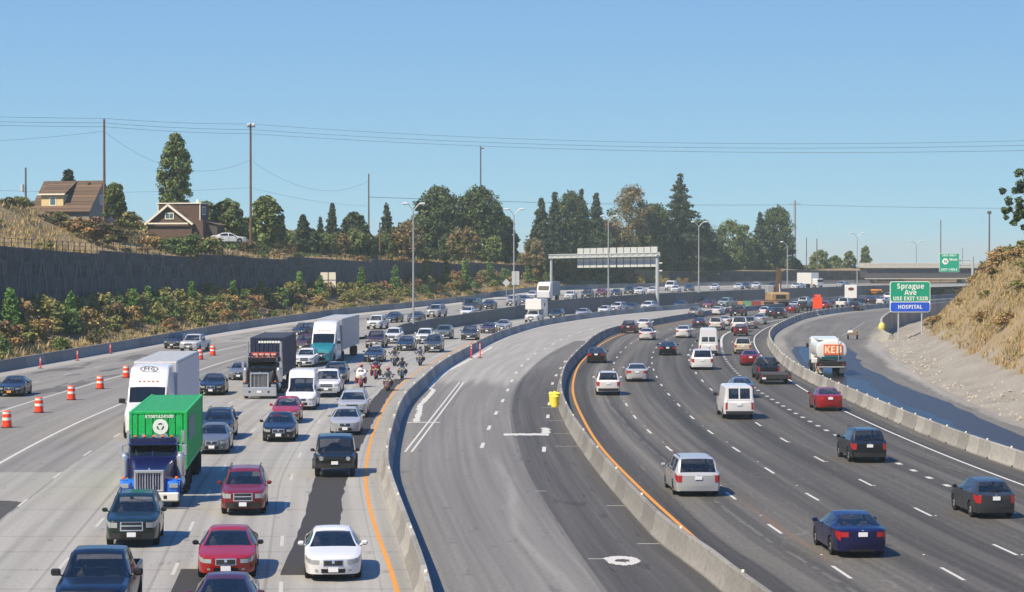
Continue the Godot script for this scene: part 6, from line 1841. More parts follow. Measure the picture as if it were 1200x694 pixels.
func ring(c: Dictionary, t: float) -> Array:
	var w := pw(c.hw, t)
	var yt := pw(c.top, t)
	var ys := minf(pw(c.sh, t), yt - 0.05)
	var yb: float = c.sill
	for tw in c.wh:
		var ra: float = c.r + 0.055
		var d := absf(t - tw)
		if d < ra: yb = maxf(yb, sqrt(ra * ra - d * d) + c.r)
	var gf := clampf((yt - ys - 0.05) / 0.35, 0, 1)
	var rx := lerpf(w * 0.90, c.rw, gf)
	var mid := maxf(c.mid, yb + 0.03)
	ys = maxf(ys, mid + 0.03)
	if c.has("bed") and t > c.bed[0] - 0.001 and t < c.bed[1] + 0.001:
		return [Vector2(0, c.sill), Vector2(w - 0.22, yb), Vector2(w - 0.03, yb), Vector2(w, mid), Vector2(w * 0.99, ys), Vector2(w * 0.985, ys + 0.02), Vector2(w - 0.04, yt), Vector2(w - 0.09, yt), Vector2(w - 0.10, c.bed[2]), Vector2(0, c.bed[2])]
	var p6 := Vector2(rx + 0.03 * gf, yt - lerpf(0.03, 0.11, gf))
	var p5 := Vector2(w * 0.985 - 0.015, minf(lerpf(ys + 0.012, ys + 0.035, gf), p6.y - 0.004))
	return [Vector2(0, c.sill), Vector2(w - 0.22, yb), Vector2(w - 0.03, yb), Vector2(w, mid), Vector2(w * 0.985, ys), p5, p6, Vector2(rx - 0.06, yt - lerpf(0.012, 0.025, gf)), Vector2(rx * 0.5, yt - 0.004), Vector2(0, yt)]

func in_any(list: Array, t: float) -> int:
	for i in list.size():
		if t > list[i][0] and t < list[i][1]: return i
	return -1

func cap_pt(r: Array, s: float, v: float, z: float, bow: float, dir: float) -> Vector3:
	# rows: 0 bottom lip, 1 widest, 2 shoulder, 3 top edge
	var row := func(k: int) -> Vector3:
		var b: float = [0.06, 0.11, 0.09, 0.0][k] * bow * (1.0 - pow(absf(s), 2.4))
		if k < 3:
			var p: Vector2 = r[k + 2]
			return Vector3(p.x * s, p.y, z + dir * b)
		var x: float = r[6].x * s
		var ax := absf(x)
		var y: float = r[9].y
		for j in range(6, 9):
			if ax <= r[j].x and ax >= r[j + 1].x:
				y = lerpf(r[j].y, r[j + 1].y, (r[j].x - ax) / maxf(0.001, r[j].x - r[j + 1].x))
		return Vector3(x, y, z)
	var k := clampi(int(v), 0, 2)
	return row.call(k).lerp(row.call(k + 1), v - k)

func patch(r: Array, s0: float, s1: float, v0: float, v1: float, z: float, bow: float, dir: float, off := 0.012) -> Array:
	var s := []
	var n := 5
	var vs := [v0]
	for k in [1.0, 2.0]:
		if k > v0 + 0.01 and k < v1 - 0.01: vs.append(k)
	vs.append(v1)
	var o := Vector3(0, 0, dir * off)
	for i in n:
		for j in vs.size() - 1:
			var a := lerpf(s0, s1, i / float(n)); var b := lerpf(s0, s1, (i + 1) / float(n))
			quad_out(s, cap_pt(r, a, vs[j], z, bow, dir) + o, cap_pt(r, b, vs[j], z, bow, dir) + o, cap_pt(r, b, vs[j + 1], z, bow, dir) + o, cap_pt(r, a, vs[j + 1], z, bow, dir) + o, Vector3(0, 0, dir))
	return s

func wheel_meshes(r: float, w := 0.22) -> Array:
	var k := "wheel%.2f_%.2f" % [r, w]
	if meshes.has(k): return meshes[k]
	var s := []
	lathe(s, [[-w * 0.5, r * 0.66], [-w * 0.5, r * 0.92], [-w * 0.38, r], [w * 0.38, r], [w * 0.5, r * 0.92], [w * 0.5, r * 0.66]], Vector3.ZERO, Vector3.RIGHT, 20)
	var tyre := commit(s, 40)
	s = []
	lathe(s, [[w * 0.46, r * 0.67], [w * 0.40, r * 0.60], [w * 0.20, r * 0.56], [w * 0.18, 0.0]], Vector3.ZERO, Vector3.RIGHT, 20)
	lathe(s, [[-w * 0.18, 0.0], [-w * 0.20, r * 0.56], [-w * 0.40, r * 0.60], [-w * 0.46, r * 0.67]], Vector3.ZERO, Vector3.RIGHT, 20)
	var rim := commit(s, 30)
	s = []
	for e in [-1.0, 1.0]:
		for i in 5:
			var a := TAU * i / 5
			var d := Vector3(0, cos(a), sin(a)); var q := Vector3(0, -sin(a), cos(a))
			var b := Vector3(e * w * 0.36, 0, 0)
			quad_out(s, b - q * r * 0.10, b + q * r * 0.10, b + d * r * 0.60 + q * r * 0.07, b + d * r * 0.60 - q * r * 0.07, Vector3(e, 0, 0))
			quad_out(s, b + q * r * 0.10, b + d * r * 0.60 + q * r * 0.07, b + d * r * 0.60 + q * r * 0.07 - Vector3(e * w * 0.12, 0, 0), b + q * r * 0.10 - Vector3(e * w * 0.12, 0, 0), q)
			quad_out(s, b - q * r * 0.10, b + d * r * 0.60 - q * r * 0.07, b + d * r * 0.60 - q * r * 0.07 - Vector3(e * w * 0.12, 0, 0), b - q * r * 0.10 - Vector3(e * w * 0.12, 0, 0), -q)
	var spokes := commit(s, 0)
	meshes[k] = [tyre, rim, spokes]
	return meshes[k]

func add_wheel(parent: Node, at: Vector3, r: float, w := 0.22) -> void:
	var wm := wheel_meshes(r, w)
	var o := Node3D.new()
	o.name = "wheel"
	o.position = at
	parent.add_child(o, true)
	part(o, "tyre", wm[0], mat("tyre", Color(0.10, 0.10, 0.105), 0.85))
	part(o, "rim", wm[1], mat("rim_dark", Color(0.22, 0.22, 0.23), 0.4, 0.5))
	part(o, "spokes", wm[2], mat("rim", Color(0.74, 0.74, 0.75), 0.32, 0.6))

func car_parts(kind: String) -> Array:   # [[name, mesh, material key]]
	if meshes.has("car_" + kind): return meshes["car_" + kind]
	var c: Dictionary = CARS[kind]
	var L: float = c.L
	var ts := {}
	for k in ["top", "sh", "hw"]:
		for p in c[k]: ts[snappedf(p[0], 0.001)] = true
	for w in c.door:
		for x in [w[0] + 0.018, w[1] - 0.018]: ts[snappedf(x, 0.001)] = true
	for w in c.win + c.door:
		ts[snappedf(w[0], 0.001)] = true; ts[snappedf(w[1], 0.001)] = true
	for tw in c.wh:
		for i in 9:
			var x: float = tw + (c.r + 0.055) * sin(lerpf(-PI / 2, PI / 2, i / 8.0))
			if x > 0.01 and x < L - 0.01: ts[snappedf(x, 0.001)] = true
	if c.has("bed"):
		for x in [c.bed[0] - 0.02, c.bed[0], c.bed[1], c.bed[1] + 0.015]: ts[snappedf(x, 0.001)] = true
	var st: Array = ts.keys()
	st.sort()
	var clean := [st[0]]
	for i in range(1, st.size()):
		if st[i] - clean[-1] > 0.008 or st[i] == st[-1]: clean.append(st[i])
	st = clean
	var soup := {"body": [], "underbody": [], "windshield": [], "rear_window": [], "sleeper_cab": [], "panel_gap": []}
	for i in c.win.size():
		for e in ["L", "R"]: soup["window%d%s" % [i, e]] = []
	for i in c.door.size():
		for e in ["L", "R"]: soup["door%d%s" % [i, e]] = []
	for i in st.size() - 1:
		var ra := ring(c, st[i]); var rb := ring(c, st[i + 1])
		var za: float = st[i] - L * 0.5; var zb: float = st[i + 1] - L * 0.5
		var tm: float = (st[i] + st[i + 1]) * 0.5
		for j in 9:
			for e in [-1.0, 1.0]:
				var dest := "body"
				if j < 2: dest = "underbody"
				elif j == 5:
					var wi := in_any(c.win, tm)
					if wi >= 0: dest = "window%d%s" % [wi, "L" if e < 0 else "R"]
				elif j == 2 or j == 3:
					var di := in_any(c.door, tm)
					if di >= 0 and (tm < c.door[di][0] + 0.018 or tm > c.door[di][1] - 0.018): dest = "panel_gap"
					elif di >= 0: dest = "door%d%s" % [di, "L" if e < 0 else "R"]
				elif j >= 7:
					if tm > c.cowl and tm < c.hdr: dest = "windshield"
					elif tm > c.rhdr and tm < c.deck: dest = "rear_window"
				if kind == "tractor" and dest == "body" and tm > 1.95: dest = "sleeper_cab"
				var p0 := Vector3(ra[j].x * e, ra[j].y, za); var p1 := Vector3(ra[j + 1].x * e, ra[j + 1].y, za)
				var q0 := Vector3(rb[j].x * e, rb[j].y, zb); var q1 := Vector3(rb[j + 1].x * e, rb[j + 1].y, zb)
				if e > 0: quad(soup[dest], p0, p1, q1, q0)
				else: quad(soup[dest], p0, q0, q1, p1)
	# nose and tail
	var rf := ring(c, 0.0); var rr := ring(c, L)
	var fb: float = {"sedan": 2.1, "hatch": 1.9, "suv": 1.5, "minivan": 2.0, "tractor": 2.2, "sprinter": 1.6}.get(kind, 0.9)
	var rb_: float = {"sedan": 1.3, "hatch": 1.2, "suv": 0.9, "minivan": 0.9}.get(kind, 0.5)
	for e in [[rf, -L * 0.5, -1.0], [rr, L * 0.5, 1.0]]:
		var bow: float = fb if e[2] < 0 else rb_
		for i in 12:
			for j in 3:
				var a := lerpf(-1, 1, i / 12.0); var b := lerpf(-1, 1, (i + 1) / 12.0)
				quad_out(soup["body"], cap_pt(e[0], a, j, e[1], bow, e[2]), cap_pt(e[0], b, j, e[1], bow, e[2]), cap_pt(e[0], b, j + 1, e[1], bow, e[2]), cap_pt(e[0], a, j + 1, e[1], bow, e[2]), Vector3(0, 0.05, e[2]))
	var keys := soup.keys()
	var ms := commit_many(soup.values(), 38)
	var out := []
	for i in keys.size():
		var n: String = keys[i]
		if soup[n].size() == 0: continue
		var m := "paint"
		if n == "underbody" or n == "panel_gap": m = "black"
		elif n.begins_with("w") or n == "rear_window":
			m = "glass"
			if n.begins_with("window"): n = "window"
		elif n.begins_with("door"):
			n = "door"
			if kind == "tractor": m = "paint2"
		elif n == "sleeper_cab": m = "paint2"
		out.append([n, ms[i], m])
	# lamps, grilles, bumpers, plates
	var ff := func(n, m, s0, s1, v0, v1, both = false, off = 0.012):
		out.append([n, commit(patch(rf, s0, s1, v0, v1, -L * 0.5, fb, -1.0, off), 30), m])
		if both: out.append([n, commit(patch(rf, -s1, -s0, v0, v1, -L * 0.5, fb, -1.0, off), 30), m])
	var bk := func(n, m, s0, s1, v0, v1, both = false, off = 0.012):
		out.append([n, commit(patch(rr, s0, s1, v0, v1, L * 0.5, rb_, 1.0, off), 30), m])
		if both: out.append([n, commit(patch(rr, -s1, -s0, v0, v1, L * 0.5, rb_, 1.0, off), 30), m])
	match kind:
		"jeep":
			for e in [-0.60, 0.60]:
				var hs := []
				lathe(hs, [[0.0, 0.0], [0.0, 0.10], [0.05, 0.10], [0.05, 0.0]], Vector3(e, 0.90, -L * 0.5 - 0.13), Vector3(0, 0, 1), 16)
				out.append(["headlight", commit(hs, 30), "lamp"])
			for i in 7:
				var x := lerpf(-0.36, 0.36, i / 6.0)
				ff.call("grille_slot", "black", x / 0.8 - 0.03, x / 0.8 + 0.03, 1.05, 2.1)
			for tw in c.wh:
				for e in [-1.0, 1.0]:
					var fs := []
					for i in 8:
						var t0 := PI * i / 8.0; var t1 := PI * (i + 1) / 8.0
						var q0 := Vector3(e * 0.90, c.r + sin(t0) * 0.47, tw - cos(t0) * 0.47 - L * 0.5); var q1 := Vector3(e * 0.90, c.r + sin(t1) * 0.47, tw - cos(t1) * 0.47 - L * 0.5)
						quad_out(fs, q0, q1, q1 + Vector3(e * 0.12, -0.01, 0), q0 + Vector3(e * 0.12, -0.01, 0), Vector3(0, sin(t0), -cos(t0)))
					out.append(["fender_flare", commit(fs, 40), "trim"])
			ff.call("bumper", "trim", -1.0, 1.0, 0.0, 0.6, false, 0.14)
		"tractor":
			ff.call("headlight", "lamp", 0.62, 0.97, 0.95, 1.75, true)
			ff.call("grille", "chrome", -0.50, 0.50, 0.75, 2.55)
			ff.call("grille_mesh", "trim", -0.45, 0.45, 0.85, 2.4, false, 0.02)
			ff.call("bumper", "paint", -1.0, 1.0, 0.0, 0.55, false, 0.10)
			ff.call("lower_grille", "black", -0.55, 0.55, 0.12, 0.4, false, 0.11)
		"pickup", "van", "suv":
			ff.call("headlight", "lamp", 0.68, 1.0, 1.38, 1.95, true)
			ff.call("grille", "chrome", -0.54, 0.54, 1.05, 2.15)
			ff.call("grille_mesh", "black", -0.48, 0.48, 1.2, 2.0, false, 0.02)
			ff.call("grille_bar", "chrome", -0.48, 0.48, 1.55, 1.68, false, 0.03)
			ff.call("bumper", "chrome" if kind == "pickup" else "trim", -0.97, 0.97, 0.15, 0.85, false, 0.05)
			ff.call("lower_grille", "black", -0.5, 0.5, 0.25, 0.6, false, 0.06)
		_:
			ff.call("headlight", "lamp", 0.64, 1.0, 1.3, 1.85, true)
			ff.call("grille", "chrome", -0.46, 0.46, 1.05, 1.95)
			ff.call("grille_mesh", "black", -0.42, 0.42, 1.15, 1.82, false, 0.02)
			ff.call("lower_grille", "black", -0.55, 0.55, 0.18, 0.72)
			ff.call("emblem", "chrome", -0.06, 0.06, 1.45, 1.9, false, 0.03)
			ff.call("fog_light", "lamp", 0.70, 0.84, 0.35, 0.62, true)
	match kind:
		"tractor": pass
		"suv", "minivan", "hatch", "jeep":
			bk.call("tail_light", "tail", 0.83, 1.0, 1.3, 2.2, true)
			bk.call("emblem", "chrome", -0.05, 0.05, 2.2, 2.5, false, 0.015)
			bk.call("rear_bumper", "trim" if kind != "minivan" else "paint", -0.98, 0.98, 0.1, 0.85, false, 0.035)
		"van", "sprinter", "pickup":
			bk.call("tail_light", "tail", 0.84, 0.99, 1.0, 2.7, true)
			bk.call("rear_bumper", "trim", -0.99, 0.99, 0.0, 0.7, false, 0.10)
		_:
			bk.call("tail_light", "tail", 0.66, 1.0, 1.55, 1.92, true)
			bk.call("emblem", "chrome", -0.05, 0.05, 2.15, 2.5, false, 0.015)
			bk.call("rear_bumper", "paint", -0.98, 0.98, 0.15, 0.8, false, 0.03)
			bk.call("bumper_insert", "trim", -0.6, 0.6, 0.05, 0.3, false, 0.034)
	# the lamps' ends that wrap round onto the wings
	var wraps := [["headlight", "lamp", 0.0, 0.42, 0.30, 0.98, 0.75], ["tail_light", "tail", L - 0.30, L, 0.25, 0.95, 0.6]]
	if kind in ["jeep", "tractor"]: wraps = []
	elif kind in ["van", "sprinter", "pickup"]: wraps = [wraps[0]]
	for q in wraps:
		for e in [-1.0, 1.0]:
			var s := []
			var n := 4
			for i in n:
				var f0 := i / float(n); var f1 := (i + 1) / float(n)
				var quadp := []
				for f in [f0, f1]:
					var t: float = lerpf(q[2], q[3], f)
					var rg := ring(c, t)
					var far: float = f if q[2] < 1.0 else 1.0 - f
					var lo := lerpf(q[4], q[6], far)
					for v in [lo, q[5]]:
						var p: Vector2 = rg[3].lerp(rg[4], v)
						quadp.append(Vector3(e * (p.x + 0.008), p.y, t - L * 0.5))
				quad_out(s, quadp[0], quadp[1], quadp[3], quadp[2], Vector3(e, 0, 0))
			out.append([q[0], commit(s, 30), q[1]])
	if kind in ["van", "sprinter"]:
		var ra := ring(c, c.rhdr); var rb := ring(c, c.deck)
		var face := func(x: float, f: float) -> Vector3:   # f 0 top .. 1 bottom of the rear face
			var y0: float = ra[9].y - 0.02 * absf(x); var y1: float = rb[9].y
			return Vector3(x * lerpf(ra[7].x, rb[7].x, f), lerpf(y0, y1, f), lerpf(c.rhdr, c.deck, f) - L * 0.5 + 0.016)
		var fr := []
		var cut := 0.10 if kind == "van" else 0.52
		for r in [[-1.04, 1.04, -0.02, cut], [-1.04, 1.04, 0.86, 1.0], [-0.06, 0.06, cut, 0.86], [-1.04, -0.88, cut, 0.86], [0.88, 1.04, cut, 0.86]]:
			quad_out(fr, face.call(r[0], r[2]), face.call(r[1], r[2]), face.call(r[1], r[3]), face.call(r[0], r[3]), Vector3(0, 0.2, 1))
		out.append(["rear_door_frame", commit(fr, 0), "paint"])
	var pl := []
	box(pl, Vector3.ZERO, Vector3(0.31, 0.155, 0.02), 0.006)
	var fp := cap_pt(rf, 0, 0.62, -L * 0.5, fb, -1.0) + Vector3(0, 0, -0.075 if kind in ["pickup", "van", "suv", "jeep"] else -0.03)
	if kind == "jeep": fp.z -= 0.08
	var rp := cap_pt(rr, 0, 1.75 if kind != "pickup" else 0.5, L * 0.5, rb_, 1.0) + Vector3(0, 0, 0.03 if kind != "pickup" else 0.12)
	for p in ([fp, rp] if kind != "tractor" else [fp]):
		var q := []
		for x in pl: q.append(x + p)
		out.append(["license_plate", commit(q, 0), "plate"])
	# mirrors, wipers, handles, roof gear
	var tmr: float = c.cowl + 0.42
	var rm := ring(c, tmr)
	for e in [-1.0, 1.0]:
		var s := []
		var big := 1.35 if kind in ["pickup", "van", "sprinter"] else (1.9 if kind == "tractor" else 1.0)
		box(s, Vector3(e * (rm[4].x + 0.12 * big), rm[4].y + 0.11 * big, tmr - L * 0.5), Vector3(0.20 * big, 0.15 * big, 0.12), 0.045)
		tube(s, Vector3(e * (rm[4].x - 0.03), rm[4].y + 0.04, tmr - L * 0.5), Vector3(e * (rm[4].x + 0.08), rm[4].y + 0.09, tmr - L * 0.5), 0.025, 0.025, 6)
		out.append(["mirror", commit(s, 30), "mirror"])
	for d in c.door:
		for e in [-1.0, 1.0]:
			var s := []
			var th: float = d[1] - 0.18
			var rh := ring(c, th)
			box(s, Vector3(e * (rh[4].x + 0.012), rh[4].y - 0.10, th - L * 0.5), Vector3(0.035, 0.035, 0.17), 0.01)
			out.append(["door_handle", commit(s, 0), "trim"])
	if kind in ["suv", "minivan"]:
		for e in [-1.0, 1.0]:
			var s := []
			pipe(s, [Vector3(e * (c.rw - 0.06), 1.70, 2.0 - L * 0.5), Vector3(e * (c.rw - 0.06), 1.755, 2.2 - L * 0.5), Vector3(e * (c.rw - 0.06), 1.755, 3.9 - L * 0.5), Vector3(e * (c.rw - 0.06), 1.68, 4.15 - L * 0.5)], 0.02, 5)
			out.append(["roof_rail", commit(s), "trim"])
	if kind in ["suv", "jeep", "minivan", "hatch"]:
		var s := []
		var z0: float = c.deck - L * 0.5
		if kind == "jeep": lathe(s, [[0.0, 0.0], [0.0, 0.34], [0.04, 0.38], [0.2, 0.38], [0.22, 0.3], [0.18, 0.0]], Vector3(0.05, 0.95, L * 0.5 + 0.01), Vector3(0, 0, 1), 18)
		else: tube(s, Vector3(-0.25, pw(c.top, c.deck) + 0.05, z0 + 0.01), Vector3(0.3, pw(c.top, c.deck) + 0.14, z0 - 0.05), 0.012, 0.012, 4)
		out.append(["spare_wheel" if kind == "jeep" else "rear_wiper", commit(s, 30), "black"])
	# seats and dashboard inside
	var s := []
	var fl: float = c.sill + 0.12
	var bel: float = pw(c.sh, 2.2)
	box(s, Vector3(0, (fl + bel) * 0.5 - 0.12, c.cowl + 0.35 - L * 0.5), Vector3(1.3, bel - fl, 0.5), 0.08)
	var rows := [c.hdr + 0.35]
	if kind in ["sedan", "hatch", "suv", "jeep", "pickup"]: rows.append(c.hdr + 1.15)
	if kind == "minivan": rows.append(c.hdr + 1.2); rows.append(c.hdr + 2.1)
	for t in rows:
		for e in [-0.36, 0.36]:
			box(s, Vector3(e, fl + 0.15, t - 0.22 - L * 0.5), Vector3(0.5, 0.3, 0.5), 0.06)
			box(s, Vector3(e, (fl + bel) * 0.5 + 0.12, t + 0.06 - L * 0.5), Vector3(0.5, bel - fl - 0.05, 0.16), 0.06)
			box(s, Vector3(e, bel + 0.10, t + 0.10 - L * 0.5), Vector3(0.26, 0.2, 0.1), 0.04)
	out.append(["interior", commit(s, 30), "inside"])
	meshes["car_" + kind] = out
	return out

func part_mat(key: String, color: Color, opt: Dictionary) -> Material:
	match key:
		"paint": return paint(color)
		"paint2": return paint(opt.get("upper", color))
		"black": return mat("plastic_black", Color(0.09, 0.09, 0.095), 0.6)
		"trim": return opt.get("trim", mat("plastic_grey", Color(0.17, 0.17, 0.18), 0.55))
		"chrome": return mat("chrome", Color(0.80, 0.81, 0.82), 0.26, 0.7)
		"plate": return opt.get("plate", mat("plate", Color(0.86, 0.87, 0.89), 0.5))
		"mirror": return paint(color)
		"inside": return mat("seats", Color(0.34, 0.33, 0.32), 0.8)
		"lamp":
			var m := mat("headlamp", Color(0.62, 0.65, 0.67), 0.10, 0.3)
			m.clearcoat_enabled = true
			return m
		"tail":
			var m := mat("taillamp", Color(0.62, 0.035, 0.04), 0.15)
			m.clearcoat_enabled = true
			return m
		"glass":
			var m := mat("car_glass", Color(0.06, 0.08, 0.085, 0.5), 0.03)
			m.transparency = BaseMaterial3D.TRANSPARENCY_ALPHA
			m.metallic_specular = 0.7
			return m
	return paint(color)

func heading(x: float, z: float, away: bool) -> Vector3:
	var best := 1e9; var sl := 0.0
	for t in [B1, B2, B3, LS1, LB, R2, LBAR]:
		var d := absf(cv(t, z) - x)
		if d < best:
			best = d; sl = slope(t, z)
	var v := Vector3(sl, 0, -1).normalized()
	return v if away else -v

func car(kind: String, color: Color, x: float, z: float, y: float, away: bool, label: String, category: String, group: String, opt := {}) -> Node3D:
	var n: String = {"sedan": "sedan_car", "hatch": "hatchback_car", "suv": "suv_car", "jeep": "boxy_suv", "minivan": "minivan", "pickup": "pickup_truck", "van": "work_van", "sprinter": "high_roof_van", "tractor": "semi_truck"}[kind]
	var o := thing(n, label, category, group)
	var c: Dictionary = CARS[kind]
	var d: Vector3 = heading(x, z, away)
	if opt.has("turn"): d = d.rotated(Vector3.UP, opt.turn)
	o.position = vp(x, z, y) + (d if away else -d) * c.L * 0.5
	o.rotation.y = atan2(-d.x, -d.z)
	var hv := absi(hash(label))   # no two makes are quite the same size
	if kind != "tractor": o.scale = Vector3(0.965 + 0.01 * (hv % 8), 0.95 + 0.012 * ((hv / 8) % 9), 0.95 + 0.014 * ((hv / 72) % 8))
	var last: Node3D = null
	var doors := []
	for p in car_parts(kind):
		if p[0] == "door_handle" and doors.size() > 0:
			part(doors.pop_front(), p[0], p[1], part_mat(p[2], color, opt))
			continue
		var col := color
		if p[0] == "mirror" and opt.get("dark_mirrors", kind in ["van", "sprinter", "pickup"]): col = Color(0.1, 0.1, 0.1)
		var q := part(o, p[0], p[1], part_mat(p[2], col, opt))
		if p[0] == "door": doors.append(q)
	var w: float = pw(c.hw, 2.0)
	for tw in c.wh:
		for e in [-1.0, 1.0]: add_wheel(o, Vector3(e * (w - 0.125), c.r, tw - c.L * 0.5), c.r, 0.22 if not kind in ["pickup", "tractor"] else 0.28)
	return o

# ------------------------------------------------------------------ lorries; their local z = 0 is the front bumper, +z runs back
func rrect(w: float, y0: float, y1: float, r: float) -> Array:
	var out := []
	for q in [[1, 1, 0.0], [-1, 1, 90.0], [-1, 0, 180.0], [1, 0, 270.0]]:
		for k in 4:
			var a := deg_to_rad(q[2] + k * 30.0)
			out.append(Vector2(q[0] * (w - r) + cos(a) * r, (y1 - r if q[1] == 1 else y0 + r) + sin(a) * r))
	return out

func loft(s: Array, secs: Array) -> void:   # secs: [z, half width, y0, y1, radius]
	var prev := []
	for i in secs.size():
		var q: Array = secs[i]
		var cur := rrect(q[1], q[2], q[3], q[4])
		if i > 0:
			var z0: float = secs[i - 1][0]; var z1: float = q[0]
			var c := Vector3(0, (q[2] + q[3]) * 0.5, (z0 + z1) * 0.5)
			for k in cur.size():
				var k2 := (k + 1) % cur.size()
				var a := Vector3(prev[k].x, prev[k].y, z0); var b := Vector3(prev[k2].x, prev[k2].y, z0)
				var d := Vector3(cur[k2].x, cur[k2].y, z1); var e := Vector3(cur[k].x, cur[k].y, z1)
				quad_out(s, a, b, d, e, (a + b + d + e) * 0.25 - c)
		prev = cur
	for e in [[secs[0], -1.0], [secs[-1], 1.0]]:
		var pts := rrect(e[0][1], e[0][2], e[0][3], e[0][4])
		var c := Vector3(0, (e[0][2] + e[0][3]) * 0.5, e[0][0])
		for k in pts.size():
			var a := Vector3(pts[k].x, pts[k].y, e[0][0]); var b := Vector3(pts[(k + 1) % pts.size()].x, pts[(k + 1) % pts.size()].y, e[0][0])
			if e[1] > 0: tri(s, c, a, b)
			else: tri(s, c, b, a)

func truck_node(n: String, label: String, x: float, z: float, category: String, group: String, away := false) -> Node3D:
	var o := thing(n, label, category, group)
	var d: Vector3 = heading(x, z, away)
	o.position = vp(x, z)
	o.rotation.y = atan2(-d.x, -d.z)
	return o

func axle(o: Node, z: float, dual := true) -> void:
	for e in [-1.0, 1.0]:
		add_wheel(o, Vector3(e * (0.92 if dual else 1.02), 0.5, z), 0.5, 0.56 if dual else 0.28)

func dry_van(o: Node3D, z0: float, ln: float, top: float, side: Material, roof: Material) -> void:
	var t := Node3D.new()
	t.name = "trailer"
	o.add_child(t)
	var s := []
	box(s, Vector3(0, (1.15 + top) * 0.5, z0 + ln * 0.5), Vector3(2.54, top - 1.15, ln), 0.05)
	part(t, "box", commit(s, 0), side)
	add_box(t, "roof", Vector3(0, top + 0.012, z0 + ln * 0.5), Vector3(2.46, 0.03, ln - 0.1), roof, 0.008)
	var np := int(ln / 1.22)
	for e in [-1.0, 1.0]:
		for i in np:
			add_box(t, "side_panel", Vector3(e * 1.275, (1.3 + top) * 0.5, z0 + (i + 0.5) * ln / np), Vector3(0.02, top - 1.5, ln / np - 0.03), side, 0.006)
		add_box(t, "rail", Vector3(e * 1.28, top - 0.07, z0 + ln * 0.5), Vector3(0.04, 0.12, ln), mat("galvanised", Color(0.62, 0.64, 0.65)), 0.01)
		add_box(t, "rail", Vector3(e * 1.28, 1.2, z0 + ln * 0.5), Vector3(0.04, 0.14, ln), mat("galvanised", Color(0.62, 0.64, 0.65)), 0.01)
		add_box(t, "landing_gear", Vector3(e * 0.9, 0.62, z0 + 2.9), Vector3(0.12, 1.0, 0.12), mat("plastic_grey", Color(0.17, 0.17, 0.18)))
	add_box(t, "frame", Vector3(0, 1.0, z0 + ln * 0.5), Vector3(1.0, 0.3, ln - 0.4), mat("plastic_black", Color(0.09, 0.09, 0.095)))
	for z in [z0 + ln - 2.9, z0 + ln - 1.65]: axle(o, z)

